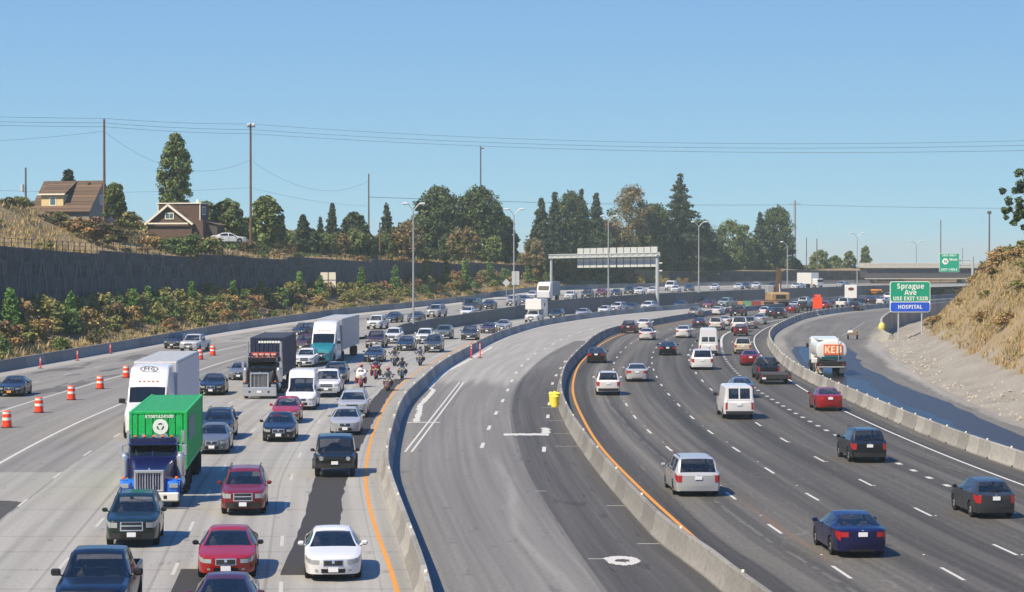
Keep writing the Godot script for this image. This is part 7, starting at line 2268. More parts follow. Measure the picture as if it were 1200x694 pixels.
func container_box(label: String, truck: Node3D, z0: float, ln: float, y0: float, h: float, col: Color, dull: Color) -> Node3D:
	var o := thing("shipping_container", label, "container", "shipping containers on trucks")
	o.transform = truck.transform
	var m := tri_mat("cont" + col.to_html(), [[0.0, col.darkened(0.16)], [0.5, col], [1.0, col.lightened(0.05)]], 0.55, 0.3, 51, 0.02)
	var w := 1.219
	# corrugated front
	var s := []
	var n := 7
	for i in n:
		var a := lerpf(-w + 0.1, w - 0.1, i / float(n)); var b := lerpf(-w + 0.1, w - 0.1, (i + 1) / float(n))
		var q := [Vector2(a, 0.0), Vector2(a + 0.03, 0.045), Vector2(a + 0.06, 0.045), Vector2(a + 0.09, 0.0), Vector2(b, 0.0)]
		for k in 4:
			quad_out(s, Vector3(q[k].x, y0 + 0.12, z0 + 0.02 + q[k].y), Vector3(q[k + 1].x, y0 + 0.12, z0 + 0.02 + q[k + 1].y), Vector3(q[k + 1].x, y0 + h - 0.1, z0 + 0.02 + q[k + 1].y), Vector3(q[k].x, y0 + h - 0.1, z0 + 0.02 + q[k].y), Vector3(0, 0, -1))
	part(o, "front_wall", commit(s, 20), m)
	for e in [-1.0, 1.0]:
		s = []
		var nr := int(ln / 0.28)
		for i in nr:
			var a := z0 + 0.1 + (ln - 0.2) * i / nr; var b := z0 + 0.1 + (ln - 0.2) * (i + 1) / nr
			var d := (b - a)
			var q := [Vector2(a, 0.0), Vector2(a + d * 0.25, 0.036), Vector2(a + d * 0.5, 0.036), Vector2(a + d * 0.75, 0.0), Vector2(b, 0.0)]
			for k in 4:
				quad_out(s, Vector3(e * (w - 0.02 - q[k].y), y0 + 0.15, q[k].x), Vector3(e * (w - 0.02 - q[k + 1].y), y0 + 0.15, q[k + 1].x), Vector3(e * (w - 0.02 - q[k + 1].y), y0 + h - 0.08, q[k + 1].x), Vector3(e * (w - 0.02 - q[k].y), y0 + h - 0.08, q[k].x), Vector3(e, 0, 0))
		part(o, "side_wall", commit(s, 20), m)
		add_box(o, "top_rail", Vector3(e * (w - 0.04), y0 + h - 0.05, z0 + ln * 0.5), Vector3(0.1, 0.1, ln - 0.2), m, 0.01)
		add_box(o, "bottom_rail", Vector3(e * (w - 0.04), y0 + 0.08, z0 + ln * 0.5), Vector3(0.1, 0.16, ln - 0.2), m, 0.01)
		for z in [z0 + 0.05, z0 + ln - 0.05]:
			add_box(o, "corner_post", Vector3(e * (w - 0.05), y0 + h * 0.5, z), Vector3(0.13, h - 0.24, 0.12), m, 0.012)
			for y in [y0 + 0.06, y0 + h - 0.06]: add_box(o, "corner_casting", Vector3(e * (w - 0.06), y, z + (0.02 if z < z0 + 1 else -0.02)), Vector3(0.16, 0.13, 0.17), m, 0.015)
	s = []
	box(s, Vector3(0, y0 + h - 0.03, z0 + ln * 0.5), Vector3(2 * w - 0.2, 0.03, ln - 0.25), 0.005)
	part(o, "roof", commit(s, 0), tri_mat("cont_roof" + col.to_html(), [[0.0, dull.darkened(0.2)], [1.0, dull]], 0.7, 0.25, 52, 0.02))
	add_box(o, "header", Vector3(0, y0 + h - 0.05, z0 + 0.05), Vector3(2 * w - 0.26, 0.11, 0.1), m, 0.01)
	add_box(o, "floor", Vector3(0, y0 + 0.08, z0 + ln * 0.5), Vector3(2 * w - 0.2, 0.14, ln - 0.1), mat("plastic_black", Color(0.09, 0.09, 0.095)), 0.01)
	add_box(o, "doors", Vector3(0, y0 + h * 0.5, z0 + ln - 0.05), Vector3(2 * w - 0.24, h - 0.2, 0.06), m, 0.01)
	return o

func conventional(o: Node3D, cab: Color, fender: Color, g: Dictionary) -> void:
	var cm := paint(cab); var fm := paint(fender)
	var chrome: Material = part_mat("chrome", cab, {})
	var blk: Material = part_mat("black", cab, {})
	var grey: Material = part_mat("trim", cab, {})
	var hb: float = g.hood0; var hc: float = g.hood1; var ct: float = g.cab
	var gw: float = g.grille_w
	var s := []
	box(s, Vector3(0, g.bump_y, 0.14), Vector3(2.46, g.bump_h, 0.22), 0.05)
	var bm: Material = chrome if g.bump_chrome else paint(Color(0.86, 0.85, 0.82))
	part(o, "bumper", commit(s, 20), bm)
	add_box(o, "license_plate", Vector3(0.0, g.bump_y, 0.02), Vector3(0.32, 0.16, 0.02), part_mat("plate", cab, {}))
	for e in [-0.9, 0.9]: add_box(o, "tow_hole", Vector3(e * 0.75, g.bump_y, 0.025), Vector3(0.14, 0.14, 0.02), blk)
	# grille: surround and vertical bars
	s = []
	var gy0: float = g.grille0
	for e in [-1.0, 1.0]: box(s, Vector3(e * gw * 0.5, (gy0 + hb) * 0.5, 0.38), Vector3(0.10, hb - gy0 + 0.06, 0.16), 0.03)
	box(s, Vector3(0, hb, 0.38), Vector3(gw + 0.1, 0.12, 0.16), 0.03)
	box(s, Vector3(0, gy0, 0.38), Vector3(gw + 0.1, 0.08, 0.16), 0.03)
	var gr := part(o, "grille", commit(s, 20), chrome)
	s = []
	box(s, Vector3(0, (gy0 + hb) * 0.5, 0.44), Vector3(gw - 0.06, hb - gy0, 0.04))
	part(gr, "grille_mesh", commit(s, 0), mat("grille_mesh", Color(0.68, 0.68, 0.66), 0.5, 0.1))
	for i in g.bars:
		var x := lerpf(-gw * 0.5 + 0.08, gw * 0.5 - 0.08, i / float(g.bars - 1))
		s = []
		box(s, Vector3(x, (gy0 + hb) * 0.5, 0.40), Vector3(0.03 if i % 3 else 0.05, hb - gy0 - 0.06, 0.05), 0.008)
		part(gr, "bar", commit(s, 0), chrome)
	s = []
	loft(s, [[0.40, gw * 0.5 + 0.04, gy0 - 0.05, hb - 0.02, 0.1], [0.9, gw * 0.5 + 0.10, gy0, hb + 0.08, 0.16], [2.2, 0.92, 1.0, hc, 0.2]])
	part(o, "hood", commit(s, 40), cm)
	add_box(o, "hood_ornament", Vector3(0, hb + 0.09, 0.5), Vector3(0.06, 0.1, 0.18), chrome, 0.02)
	# fenders over the front wheels
	for e in [-1.0, 1.0]:
		s = []
		var n := 10
		for i in n:
			var t0 := PI * i / n; var t1 := PI * (i + 1) / n
			var a := Vector2(1.2 - cos(t0) * 0.68, 0.5 + sin(t0) * 0.66); var b := Vector2(1.2 - cos(t1) * 0.68, 0.5 + sin(t1) * 0.66)
			var x0: float = e * 0.58; var x1: float = e * 1.22
			quad_out(s, Vector3(x0, a.y, a.x), Vector3(x1, a.y, a.x), Vector3(x1, b.y, b.x), Vector3(x0, b.y, b.x), Vector3(0, sin((t0 + t1) * 0.5), -cos((t0 + t1) * 0.5)))
			var am := Vector2(1.2 - cos(t0) * 0.57, 0.5 + sin(t0) * 0.55); var b2 := Vector2(1.2 - cos(t1) * 0.57, 0.5 + sin(t1) * 0.55)
			quad_out(s, Vector3(x1, a.y, a.x), Vector3(x1, b.y, b.x), Vector3(x1, b2.y, b2.x), Vector3(x1, am.y, am.x), Vector3(e, 0, 0))
		box(s, Vector3(e * 0.95, 0.86, 0.50), Vector3(0.50, 0.52, 0.22), 0.08)
		part(o, "fender", commit(s, 40), fm)
		s = []
		box(s, Vector3(e * 1.0, 0.93, 0.37), Vector3(0.36, 0.19, 0.06), 0.02)
		part(o, "headlight", commit(s, 20), part_mat("lamp", cab, {}))
		add_box(o, "turn_signal", Vector3(e * 1.08, 1.21, 0.85), Vector3(0.13, 0.12, 0.1), mat("amber", Color(0.95, 0.45, 0.08), 0.3), 0.03)
	# cab
	s = []
	var cw: float = g.cab_w
	loft(s, [[2.2, cw - 0.05, 1.0, hc - 0.02, 0.08], [2.28, cw, 1.0, hc + 0.04, 0.08]])
	loft(s, [[2.62, cw - 0.06, ct - 0.34, ct - 0.03, 0.10], [2.9, cw - 0.02, ct - 0.34, ct, 0.12], [4.1, cw, ct - 0.34, ct, 0.12]])
	box(s, Vector3(0, (1.0 + hc) * 0.5, 3.2), Vector3(cw * 2, hc - 1.0, 1.8), 0.06)
	for e in [-1.0, 1.0]:
		box(s, Vector3(e * (cw - 0.05), (hc + ct) * 0.5 - 0.12, 3.95), Vector3(0.08, ct - hc + 0.1, 0.35), 0.02)
		tube(s, Vector3(e * (cw - 0.05), hc, 2.30), Vector3(e * (cw - 0.08), ct - 0.3, 2.66), 0.05, 0.05, 6)
	tube(s, Vector3(0, hc, 2.26), Vector3(0, ct - 0.3, 2.62), 0.025, 0.025, 6)
	box(s, Vector3(0, (hc + ct) * 0.5 - 0.1, 4.08), Vector3(cw * 2 - 0.1, ct - hc, 0.08))
	part(o, "cab", commit(s, 40), cm)
	for e in [-1.0, 1.0]:
		s = []
		quad_out(s, Vector3(e * 0.03, hc + 0.02, 2.27), Vector3(e * (cw - 0.1), hc + 0.02, 2.31), Vector3(e * (cw - 0.13), ct - 0.32, 2.65), Vector3(e * 0.03, ct - 0.32, 2.61), Vector3(0, 0.3, -1))
		part(o, "windshield_pane", commit(s, 0), part_mat("glass", cab, {}))
		s = []
		quad_out(s, Vector3(e * (cw - 0.02), hc + 0.02, 2.36), Vector3(e * (cw - 0.02), hc + 0.02, 3.76), Vector3(e * (cw - 0.06), ct - 0.34, 3.76), Vector3(e * (cw - 0.06), ct - 0.34, 2.70), Vector3(e, 0, 0))
		part(o, "window", commit(s, 0), part_mat("glass", cab, {}))
	add_box(o, "seats", Vector3(0, hc - 0.1, 3.5), Vector3(1.6, 0.9, 0.3), part_mat("inside", cab, {}), 0.08)
	s = []
	extrude(s, [Vector2(-cw, 0), Vector2(cw, 0), Vector2(cw - 0.1, 0.06), Vector2(-cw + 0.1, 0.06)], Vector3(0, ct - 0.30, 2.30), Vector3.RIGHT, Vector3.UP, Vector3(0, 0.06, 0.42))
	part(o, "sun_visor", commit(s, 20), cm)
	for i in 5: add_box(o, "marker_light", Vector3(lerpf(-0.75, 0.75, i / 4.0), ct + 0.03, 2.85), Vector3(0.12, 0.07, 0.14), mat("amber", Color(0.95, 0.45, 0.08), 0.3), 0.025)
	for e in [-0.45, 0.45]:
		s = []
		tube(s, Vector3(e, ct + 0.06, 3.0), Vector3(e, ct + 0.06, 3.6), 0.07, 0.035, 8)
		part(o, "air_horn", commit(s), chrome)
	# stacks, cleaners, mirrors, tanks, frame
	for e in [-1.0, 1.0]:
		s = []
		tube(s, Vector3(e * (cw + 0.14), 1.0, 4.3), Vector3(e * (cw + 0.14), g.stack, 4.35), 0.085, 0.085, 10)
		part(o, "exhaust_stack", commit(s), chrome)
		s = []
		lathe(s, [[0.0, 0.0], [0.0, 0.15], [0.1, 0.19], [0.85, 0.19], [0.95, 0.12], [1.05, 0.12], [1.05, 0.0]], Vector3(e * (cw + 0.13), 1.1, 2.35), Vector3.UP, 14)
		part(o, "air_cleaner", commit(s), chrome)
		s = []
		tube(s, Vector3(e * cw, hc + 0.1, 2.5), Vector3(e * (cw + 0.3), hc + 0.05, 2.35), 0.015, 0.015, 5)
		tube(s, Vector3(e * cw, ct - 0.3, 2.6), Vector3(e * (cw + 0.3), ct - 0.33, 2.35), 0.015, 0.015, 5)
		box(s, Vector3(e * (cw + 0.3), (hc + ct) * 0.5 - 0.12, 2.35), Vector3(0.20, 0.46, 0.08), 0.03)
		part(o, "mirror", commit(s, 20), chrome)
		s = []
		tube(s, Vector3(e * 0.92, 0.72, 2.9), Vector3(e * 0.92, 0.72, 4.6), 0.3, 0.3, 14)
		part(o, "fuel_tank", commit(s), chrome)
		add_box(o, "step", Vector3(e * 1.1, 0.5, 2.5), Vector3(0.3, 0.06, 0.6), grey)
		add_box(o, "mud_flap", Vector3(e * 0.95, 0.55, g.rear + 0.7), Vector3(0.6, 0.6, 0.02), blk)
	add_box(o, "frame", Vector3(0, 0.78, g.rear * 0.5 + 1.0), Vector3(0.9, 0.26, g.rear - 0.5), blk)
	axle(o, 1.2, false)
	axle(o, g.rear - 1.3); axle(o, g.rear)
	if g.has("sleeper"):
		s = []
		loft(s, [[4.15, 1.18, 0.95, g.sleeper - 0.25, 0.15], [4.5, 1.22, 0.95, g.sleeper, 0.15], [5.9, 1.22, 0.95, g.sleeper, 0.15]])
		part(o, "sleeper", commit(s, 40), cm)

func build_trucks() -> void:
	var grp := "heavy trucks in the oncoming lanes"
	# blue conventional tractor carrying a green container
	var o := truck_node("semi_truck", "blue conventional truck with chrome grille hauling a green container", -14.8, 96.6, "truck", grp)
	conventional(o, Color(0.05, 0.085, 0.28), Color(0.12, 0.42, 0.80), {"hood0": 1.52, "hood1": 1.94, "cab": 2.74, "cab_w": 1.02, "grille_w": 1.12, "grille0": 0.72, "bars": 10, "bump_y": 0.50, "bump_h": 0.36, "bump_chrome": false, "stack": 2.9, "rear": 7.9})
	var blk: Material = part_mat("black", Color.BLACK, {})
	var ch := Node3D.new(); ch.name = "chassis"; o.add_child(ch)
	add_box(ch, "rail", Vector3(-0.45, 1.0, 11.6), Vector3(0.14, 0.26, 12.0), blk)
	add_box(ch, "rail", Vector3(0.45, 1.0, 11.6), Vector3(0.14, 0.26, 12.0), blk)
	for z in [5.8, 9.0, 12.2, 15.4, 17.3]: add_box(ch, "crossmember", Vector3(0, 0.98, z), Vector3(2.3, 0.16, 0.16), blk)
	for z in [15.2, 16.5]: axle(o, z)
	var c := container_box("bright green shipping container with white round emblem behind the blue truck cab", o, 5.4, 12.19, 1.14, 2.5, Color(0.08, 0.70, 0.34), Color(0.12, 0.58, 0.34))
	var wm := mat("sign_white", Color(0.90, 0.92, 0.90), 0.5)
	var t := part(c, "serial_number", text_mesh("E1001424100", 0.15, 0.006), wm, Vector3(-0.05, 3.42, 5.395))
	t.rotation.y = PI
	var s := []
	lathe(s, [[0.0, 0.16], [0.0, 0.33], [0.012, 0.33], [0.012, 0.16]], Vector3(-0.1, 2.98, 5.40), Vector3(0, 0, -1), 28)
	lathe(s, [[0.0, 0.0], [0.0, 0.09], [0.012, 0.09], [0.012, 0.0]], Vector3(-0.1, 2.98, 5.40), Vector3(0, 0, -1), 20)
	for k in 3:
		var a := TAU * k / 3 + 0.5
		box(s, Vector3(-0.1 + cos(a) * 0.13, 2.98 + sin(a) * 0.13, 5.394), Vector3(0.08, 0.08, 0.012))
	part(c, "emblem", commit(s, 0), wm)
	s = []
	for e in [-1.0, 1.0]: add_box(c, "faded_panel", Vector3(e * 1.215, 2.72, 9.2), Vector3(0.012, 1.0, 4.4), mat("faded_letters", Color(0.42, 0.50, 0.48), 0.6), 0.004)
	# long nosed maroon truck with a dark blue container
	o = truck_node("semi_truck", "dark long nosed truck with tall chrome grille and twin stacks", -18.0, 169, "truck", grp)
	conventional(o, Color(0.075, 0.055, 0.06), Color(0.10, 0.075, 0.08), {"hood0": 1.82, "hood1": 2.05, "cab": 2.85, "cab_w": 1.06, "grille_w": 1.25, "grille0": 0.80, "bars": 12, "bump_y": 0.52, "bump_h": 0.62, "bump_chrome": true, "stack": 3.95, "rear": 8.6, "sleeper": 3.1})
	add_box(o, "roof_sign", Vector3(0, 3.0, 4.35), Vector3(1.9, 0.34, 0.1), mat("roof_sign", Color(0.55, 0.16, 0.15), 0.5), 0.03)
	for i in 4: add_box(o, "roof_lettering", Vector3(lerpf(-0.66, 0.66, i / 3.0), 3.0, 4.29), Vector3(0.34, 0.17, 0.02), mat("pink_letters", Color(0.85, 0.66, 0.62), 0.5), 0.008)
	ch = Node3D.new(); ch.name = "chassis"; o.add_child(ch)
	for e in [-0.45, 0.45]: add_box(ch, "rail", Vector3(e, 1.05, 13.6), Vector3(0.14, 0.26, 12.4), blk)
	for z in [16.6, 17.9]: axle(o, z)
	c = container_box("dark blue grey container behind the long nosed truck", o, 6.6, 12.19, 1.30, 2.85, Color(0.12, 0.16, 0.27), Color(0.20, 0.21, 0.24))
	for i in 8: add_box(c, "lettering", Vector3(lerpf(-0.85, 0.55, i / 7.0), 3.82, 6.592), Vector3(0.17, 0.16, 0.012), wm, 0.004)
	# white and teal aerodynamic trucks
	var wcol := Color(0.82, 0.825, 0.83)
	var tr := [["white aerodynamic truck with oval emblem on its roof, behind the green container", wcol, -20.6, 132.5, 14.6, Color(0.78, 0.79, 0.81)], ["teal nosed truck with white roof fairing pulling a long grey trailer", Color(0.02, 0.45, 0.50), -17.7, 220.0, 16.1, Color(0.62, 0.63, 0.65)]]
	for q in tr:
		o = car("tractor", q[1], q[2], q[3], 0.0, false, q[0], "truck", grp, {"upper": wcol, "dark_mirrors": true})
		var zf := -CARS["tractor"].L * 0.5
		var side := tri_mat("trailer" + q[5].to_html(), [[0.0, q[5].darkened(0.10)], [1.0, q[5]]], 0.4, 0.3, 53, 0.02)
		var body := Node3D.new()
		dry_van(o, zf + 6.55, q[4], 4.06, side, tri_mat("trailer_roof", [[0.0, Color(0.56, 0.57, 0.58)], [1.0, Color(0.68, 0.69, 0.69)]], 0.5, 0.2, 54))
		axle(o, zf + 7.4); axle(o, zf + 8.7)
		add_box(o, "frame", Vector3(0, 0.8, zf + 6.0), Vector3(0.9, 0.25, 7.4), blk)
		for e in [-1.0, 1.0]:
			var s2 := []
			tube(s2, Vector3(e * 0.98, 0.72, zf + 3.4), Vector3(e * 0.98, 0.72, zf + 5.4), 0.3, 0.3, 12)
			part(o, "fuel_tank", commit(s2), part_mat("chrome", wcol, {}))
			add_box(o, "side_skirt", Vector3(e * 1.15, 0.75, zf + 4.4), Vector3(0.06, 0.6, 2.6), paint(wcol))
		for i in 5: add_box(o, "marker_light", Vector3(lerpf(-0.5, 0.5, i / 4.0), 3.12, zf + 2.92), Vector3(0.12, 0.05, 0.12), mat("amber", Color(0.95, 0.45, 0.08), 0.3), 0.02)
		if q[2] < -20:
			# dark oval ring with lettering on the sloping fairing
			var em := Node3D.new(); em.name = "emblem"; o.add_child(em)
			em.position = Vector3(0.0, 3.80, zf + 3.44)
			em.rotation = Vector3(deg_to_rad(42), PI, 0)
			s = []
			var n := 28
			for k in n:
				var a := TAU * k / n; var b := TAU * (k + 1) / n
				quad_out(s, Vector3(cos(a) * 0.52, sin(a) * 0.24, 0.02), Vector3(cos(b) * 0.52, sin(b) * 0.24, 0.02), Vector3(cos(b) * 0.46, sin(b) * 0.19, 0.02), Vector3(cos(a) * 0.46, sin(a) * 0.19, 0.02), Vector3(0, 0, 1))
			part(em, "oval_ring", commit(s, 0), mat("emblem_dark", Color(0.18, 0.22, 0.20), 0.6))
			part(em, "lettering", text_mesh("PFG", 0.26, 0.01), mat("emblem_dark", Color(0.18, 0.22, 0.20), 0.6), Vector3(0, 0, 0.02))
	# camper box riding on the white pickup near the middle
	o = thing("camper_box", "big plain white camper box carried by the white pickup near the lamp", "camper")
	var d: Vector3 = heading(2.8, 350, false)
	o.position = vp(2.8, 350)
	o.rotation.y = atan2(-d.x, -d.z)
	s = []
	loft(s, [[1.75, 1.18, 1.95, 3.35, 0.12], [2.1, 1.2, 1.95, 3.5, 0.12], [7.2, 1.2, 1.95, 3.45, 0.12]])
	part(o, "shell", commit(s, 40), paint(Color(0.88, 0.88, 0.87)))
	s = []
	loft(s, [[3.9, 1.2, 0.78, 2.0, 0.05], [7.2, 1.2, 0.78, 2.0, 0.05]])
	part(o, "lower_shell", commit(s, 40), paint(Color(0.84, 0.84, 0.84)))
	add_box(o, "window", Vector3(-1.2, 2.6, 4.6), Vector3(0.04, 0.5, 0.9), part_mat("black", wcol, {}))
	add_box(o, "roof_vent", Vector3(0, 3.52, 4.0), Vector3(0.5, 0.12, 0.5), paint(wcol))
	# flatbed on the black pickup in the right roadway
	o = thing("flat_trailer", "low black flatbed trailer towed by the black pickup at the right", "trailer")
	d = heading(20.8, 188, true)
	o.position = vp(20.8, 187.5)
	o.rotation.y = atan2(-d.x, -d.z)
	add_box(o, "deck", Vector3(0, 0.72, -2.2), Vector3(2.45, 0.14, 4.4), mat("dull_black", Color(0.14, 0.14, 0.16), 0.7), 0.02)
	for e in [-1.2, 1.2]: add_box(o, "side_rail", Vector3(e, 0.86, -2.2), Vector3(0.07, 0.2, 4.4), mat("dull_black", Color(0.14, 0.14, 0.16), 0.7))
	add_box(o, "tail_beam", Vector3(0, 0.62, -0.05), Vector3(2.5, 0.36, 0.12), mat("dull_black", Color(0.14, 0.14, 0.16), 0.7), 0.02)
	for e in [-1.0, 1.0]: add_box(o, "tail_light", Vector3(e * 1.1, 0.66, 0.02), Vector3(0.2, 0.1, 0.03), part_mat("tail", wcol, {}))
	add_box(o, "license_plate", Vector3(-0.9, 0.5, 0.03), Vector3(0.31, 0.155, 0.02), part_mat("plate", wcol, {}))
	for i in 7: add_box(o, "plank", Vector3(lerpf(-1.02, 1.02, i / 6.0), 0.805, -2.2), Vector3(0.32, 0.03, 4.3), mat("dark_plank", Color(0.22, 0.21, 0.22), 0.85), 0.006)
	for e in [-1.0, 1.0]:
		for z in [-1.6, -2.5]: add_wheel(o, Vector3(e * 1.0, 0.36, z), 0.36)
	# water tanker on the slip road
	o = thing("tanker_truck", "white water tanker with orange lettered panel on the wet slip road", "truck")
	d = heading(27.0, 200, true)
	o.position = vp(27.0, 200.5, 0.01)
	o.rotation.y = atan2(-d.x, -d.z)
	s = []
	var pr := []
	for k in 28:
		var a := TAU * k / 28
		pr.append(Vector2(signf(cos(a)) * pow(absf(cos(a)), 0.8) * 1.32, 2.15 + signf(sin(a)) * pow(absf(sin(a)), 0.8) * 0.88))
	var secs := [[-0.35, 0.80], [-0.42, 0.95], [-0.62, 1.0], [-5.4, 1.0], [-5.6, 0.93]]
	for i in secs.size() - 1:
		for k in 28:
			var k2 := (k + 1) % 28
			var f := func(p: Vector2, q: Array): return Vector3(p.x * q[1], 2.15 + (p.y - 2.15) * q[1], q[0])
			var a: Vector3 = f.call(pr[k], secs[i]); var b: Vector3 = f.call(pr[k2], secs[i]); var cc: Vector3 = f.call(pr[k2], secs[i + 1]); var dd: Vector3 = f.call(pr[k], secs[i + 1])
			quad_out(s, a, b, cc, dd, Vector3(pr[k].x, pr[k].y - 2.15, 0.3 if i < 2 else 0.0))
	for e in [[secs[0], 1.0], [secs[-1], -1.0]]:
		for k in 28:
			var k2 := (k + 1) % 28
			var a := Vector3(pr[k].x * e[0][1], 2.15 + (pr[k].y - 2.15) * e[0][1], e[0][0]); var b := Vector3(pr[k2].x * e[0][1], 2.15 + (pr[k2].y - 2.15) * e[0][1], e[0][0])
			var m := Vector3(0, 2.15, e[0][0] + 0.06 * e[1])
			if e[1] > 0: tri(s, m, a, b)
			else: tri(s, m, b, a)
	part(o, "tank", commit(s, 40), paint(Color(0.84, 0.86, 0.85)))
	add_box(o, "stripe", Vector3(0, 1.50, -0.315), Vector3(1.7, 0.22, 0.03), mat("tank_teal", Color(0.03, 0.28, 0.28), 0.4), 0.01)
	var pn := add_box(o, "name_panel", Vector3(0.12, 2.2, -0.27), Vector3(1.6, 0.9, 0.05), mat("panel_orange", Color(0.86, 0.40, 0.25), 0.5), 0.02)
	part(pn, "lettering", text_mesh("KEB", 0.62, 0.02), mat("panel_cream", Color(0.96, 0.88, 0.74), 0.5), Vector3(0, 0, 0.035))
	add_box(o, "walkway", Vector3(-0.2, 3.05, -3.0), Vector3(1.8, 0.12, 4.6), paint(Color(0.84, 0.86, 0.85)), 0.03)
	add_box(o, "cab", Vector3(0, 2.0, -6.9), Vector3(2.35, 2.2, 2.0), paint(Color(0.86, 0.86, 0.85)), 0.2)
	add_box(o, "hood", Vector3(0, 1.4, -8.5), Vector3(2.0, 1.1, 1.4), paint(Color(0.86, 0.86, 0.85)), 0.2)
	add_box(o, "rear_frame", Vector3(0, 1.05, -0.3), Vector3(2.4, 0.35, 0.5), blk)
	add_box(o, "spray_bar", Vector3(0, 0.75, -0.05), Vector3(2.2, 0.12, 0.12), mat("galvanised", Color(0.62, 0.64, 0.65)))
	add_box(o, "frame", Vector3(0, 0.85, -4.6), Vector3(0.9, 0.3, 8.6), blk)
	for e in [-1.0, 1.0]:
		add_box(o, "tail_light", Vector3(e * 0.95, 0.95, -0.03), Vector3(0.16, 0.12, 0.03), part_mat("tail", wcol, {}))
		add_box(o, "mud_flap", Vector3(e * 1.0, 0.5, -0.5), Vector3(0.62, 0.6, 0.03), mat("flap_white", Color(0.74, 0.72, 0.68), 0.7))
		s = []
		tube(s, Vector3(e * 1.1, 2.2, -6.0), Vector3(e * 1.45, 2.4, -6.1), 0.02, 0.02, 5)
		box(s, Vector3(e * 1.5, 2.35, -6.1), Vector3(0.2, 0.4, 0.08), 0.02)
		part(o, "mirror", commit(s, 20), blk)
	add_box(o, "pump_box", Vector3(-1.35, 1.25, -1.2), Vector3(0.5, 0.45, 0.7), paint(Color(0.86, 0.86, 0.85)), 0.06)
	s = []
	pipe(s, [Vector3(-1.3, 1.0, -0.6), Vector3(-1.35, 0.7, -0.3), Vector3(-1.2, 0.45, -0.2), Vector3(-1.0, 0.6, -0.1)], 0.07, 7)
	part(o, "hose", commit(s), mat("canvas", Color(0.52, 0.42, 0.33)))
	s = []
	tube(s, Vector3(0.55, 0.9, -0.12), Vector3(0.6, 3.4, -0.2), 0.03, 0.03, 6)
	part(o, "ladder_rail", commit(s), mat("galvanised", Color(0.62, 0.64, 0.65)))
	for z in [-1.6, -2.9]: axle(o, z)
	axle(o, -8.0, false)
	# far box truck with an oval emblem, far lumber load, far white lorry cab on the upper road
	o = thing("box_truck", "far white box truck with dark oval emblem behind the traffic at right", "truck")
	d = heading(69.0, 490, true)
	o.position = vp(69.0, 484)
	o.rotation.y = atan2(-d.x, -d.z) + 0.35
	add_box(o, "cargo_box", Vector3(0, 2.35, -2.6), Vector3(2.45, 2.7, 5.2), paint(Color(0.88, 0.88, 0.87)), 0.05)
	var ob := []
	lathe(ob, [[0.0, 0.0], [0.0, 0.6], [0.02, 0.6], [0.02, 0.0]], Vector3.ZERO, Vector3(0, 0, 1), 24)
	var ov := part(o, "emblem", commit(ob, 0), mat("emblem_red", Color(0.36, 0.10, 0.10), 0.6), Vector3(0.05, 2.9, 0.005))
	ov.scale = Vector3(1.0, 0.55, 1.0)
	add_box(o, "cab", Vector3(0, 1.6, -6.3), Vector3(2.2, 1.7, 1.8), paint(wcol), 0.2)
	add_box(o, "rear_bumper", Vector3(0, 0.6, -0.1), Vector3(2.4, 0.2, 0.2), blk)
	add_box(o, "frame", Vector3(0, 0.85, -3.4), Vector3(0.9, 0.25, 6.6), blk)
	axle(o, -1.3); axle(o, -6.2, false)
	o = thing("lumber_truck", "flat truck loaded with a tan heap of timber beside the far box truck", "truck")
	o.position = vp(81.3, 538)
	o.rotation.y = 0.9
	add_box(o, "bed", Vector3(0, 1.0, 0), Vector3(2.4, 0.25, 5.6), blk)
	var lum := tri_mat("lumber", [[0.0, Color(0.62, 0.40, 0.18)], [1.0, Color(0.80, 0.56, 0.28)]], 0.85, 0.8, 55, 0.05)
	for i in 26:
		var st := []
		box(st, Vector3.ZERO, Vector3(0.28, 0.16, rng.randf_range(3.6, 5.6)), 0.02)
		var bo := part(o, "timber", commit(st, 0), lum, Vector3(rng.randf_range(-1.0, 1.0), 1.2 + 0.17 * (i / 6) + rng.randf() * 0.1, rng.randf_range(-0.5, 0.5)))
		bo.rotation.y = rng.randf_range(-0.12, 0.12)
	add_box(o, "cab", Vector3(0, 1.5, -3.9), Vector3(2.2, 1.9, 1.8), paint(wcol), 0.2)
	axle(o, 1.6); axle(o, -3.9, false)
	o = thing("white_lorry", "white high cab lorry on the upper road just behind the camper", "truck")
	d = heading(5.9, 430, false)
	o.position = vp(5.6, 428, up_y(5.6, 428))
	o.rotation.y = atan2(-d.x, -d.z)
	s = []
	loft(s, [[0.0, 1.1, 0.45, 1.7, 0.12], [0.2, 1.2, 0.45, 1.9, 0.15], [0.7, 1.22, 0.45, 2.9, 0.2], [1.2, 1.22, 0.45, 3.4, 0.25], [2.6, 1.22, 0.45, 3.5, 0.2]])
	part(o, "cab", commit(s, 40), paint(wcol))
	s = []
	quad_out(s, Vector3(-1.0, 1.95, 0.18), Vector3(1.0, 1.95, 0.18), Vector3(1.0, 2.78, 0.60), Vector3(-1.0, 2.78, 0.60), Vector3(0, 0.3, -1))
	part(o, "windshield", commit(s, 0), part_mat("black", wcol, {}))
	add_box(o, "cargo_box", Vector3(0, 2.2, 6.3), Vector3(2.4, 2.5, 7.0), mat("lorry_grey", Color(0.42, 0.44, 0.48), 0.5), 0.05)
	add_box(o, "bumper", Vector3(0, 0.5, 0.0), Vector3(2.3, 0.35, 0.2), blk, 0.04)
	axle(o, 1.2, false); axle(o, 8.0)
	o = thing("white_lorry", "far white box lorry on the upper road above the orange roadworks sign", "truck")
	o.position = vp(70.8, 556, up_y(70.8, 556))
	o.rotation.y = PI + 0.6
	add_box(o, "cargo_box", Vector3(0, 2.3, 2.4), Vector3(2.4, 2.6, 5.0), paint(wcol), 0.05)
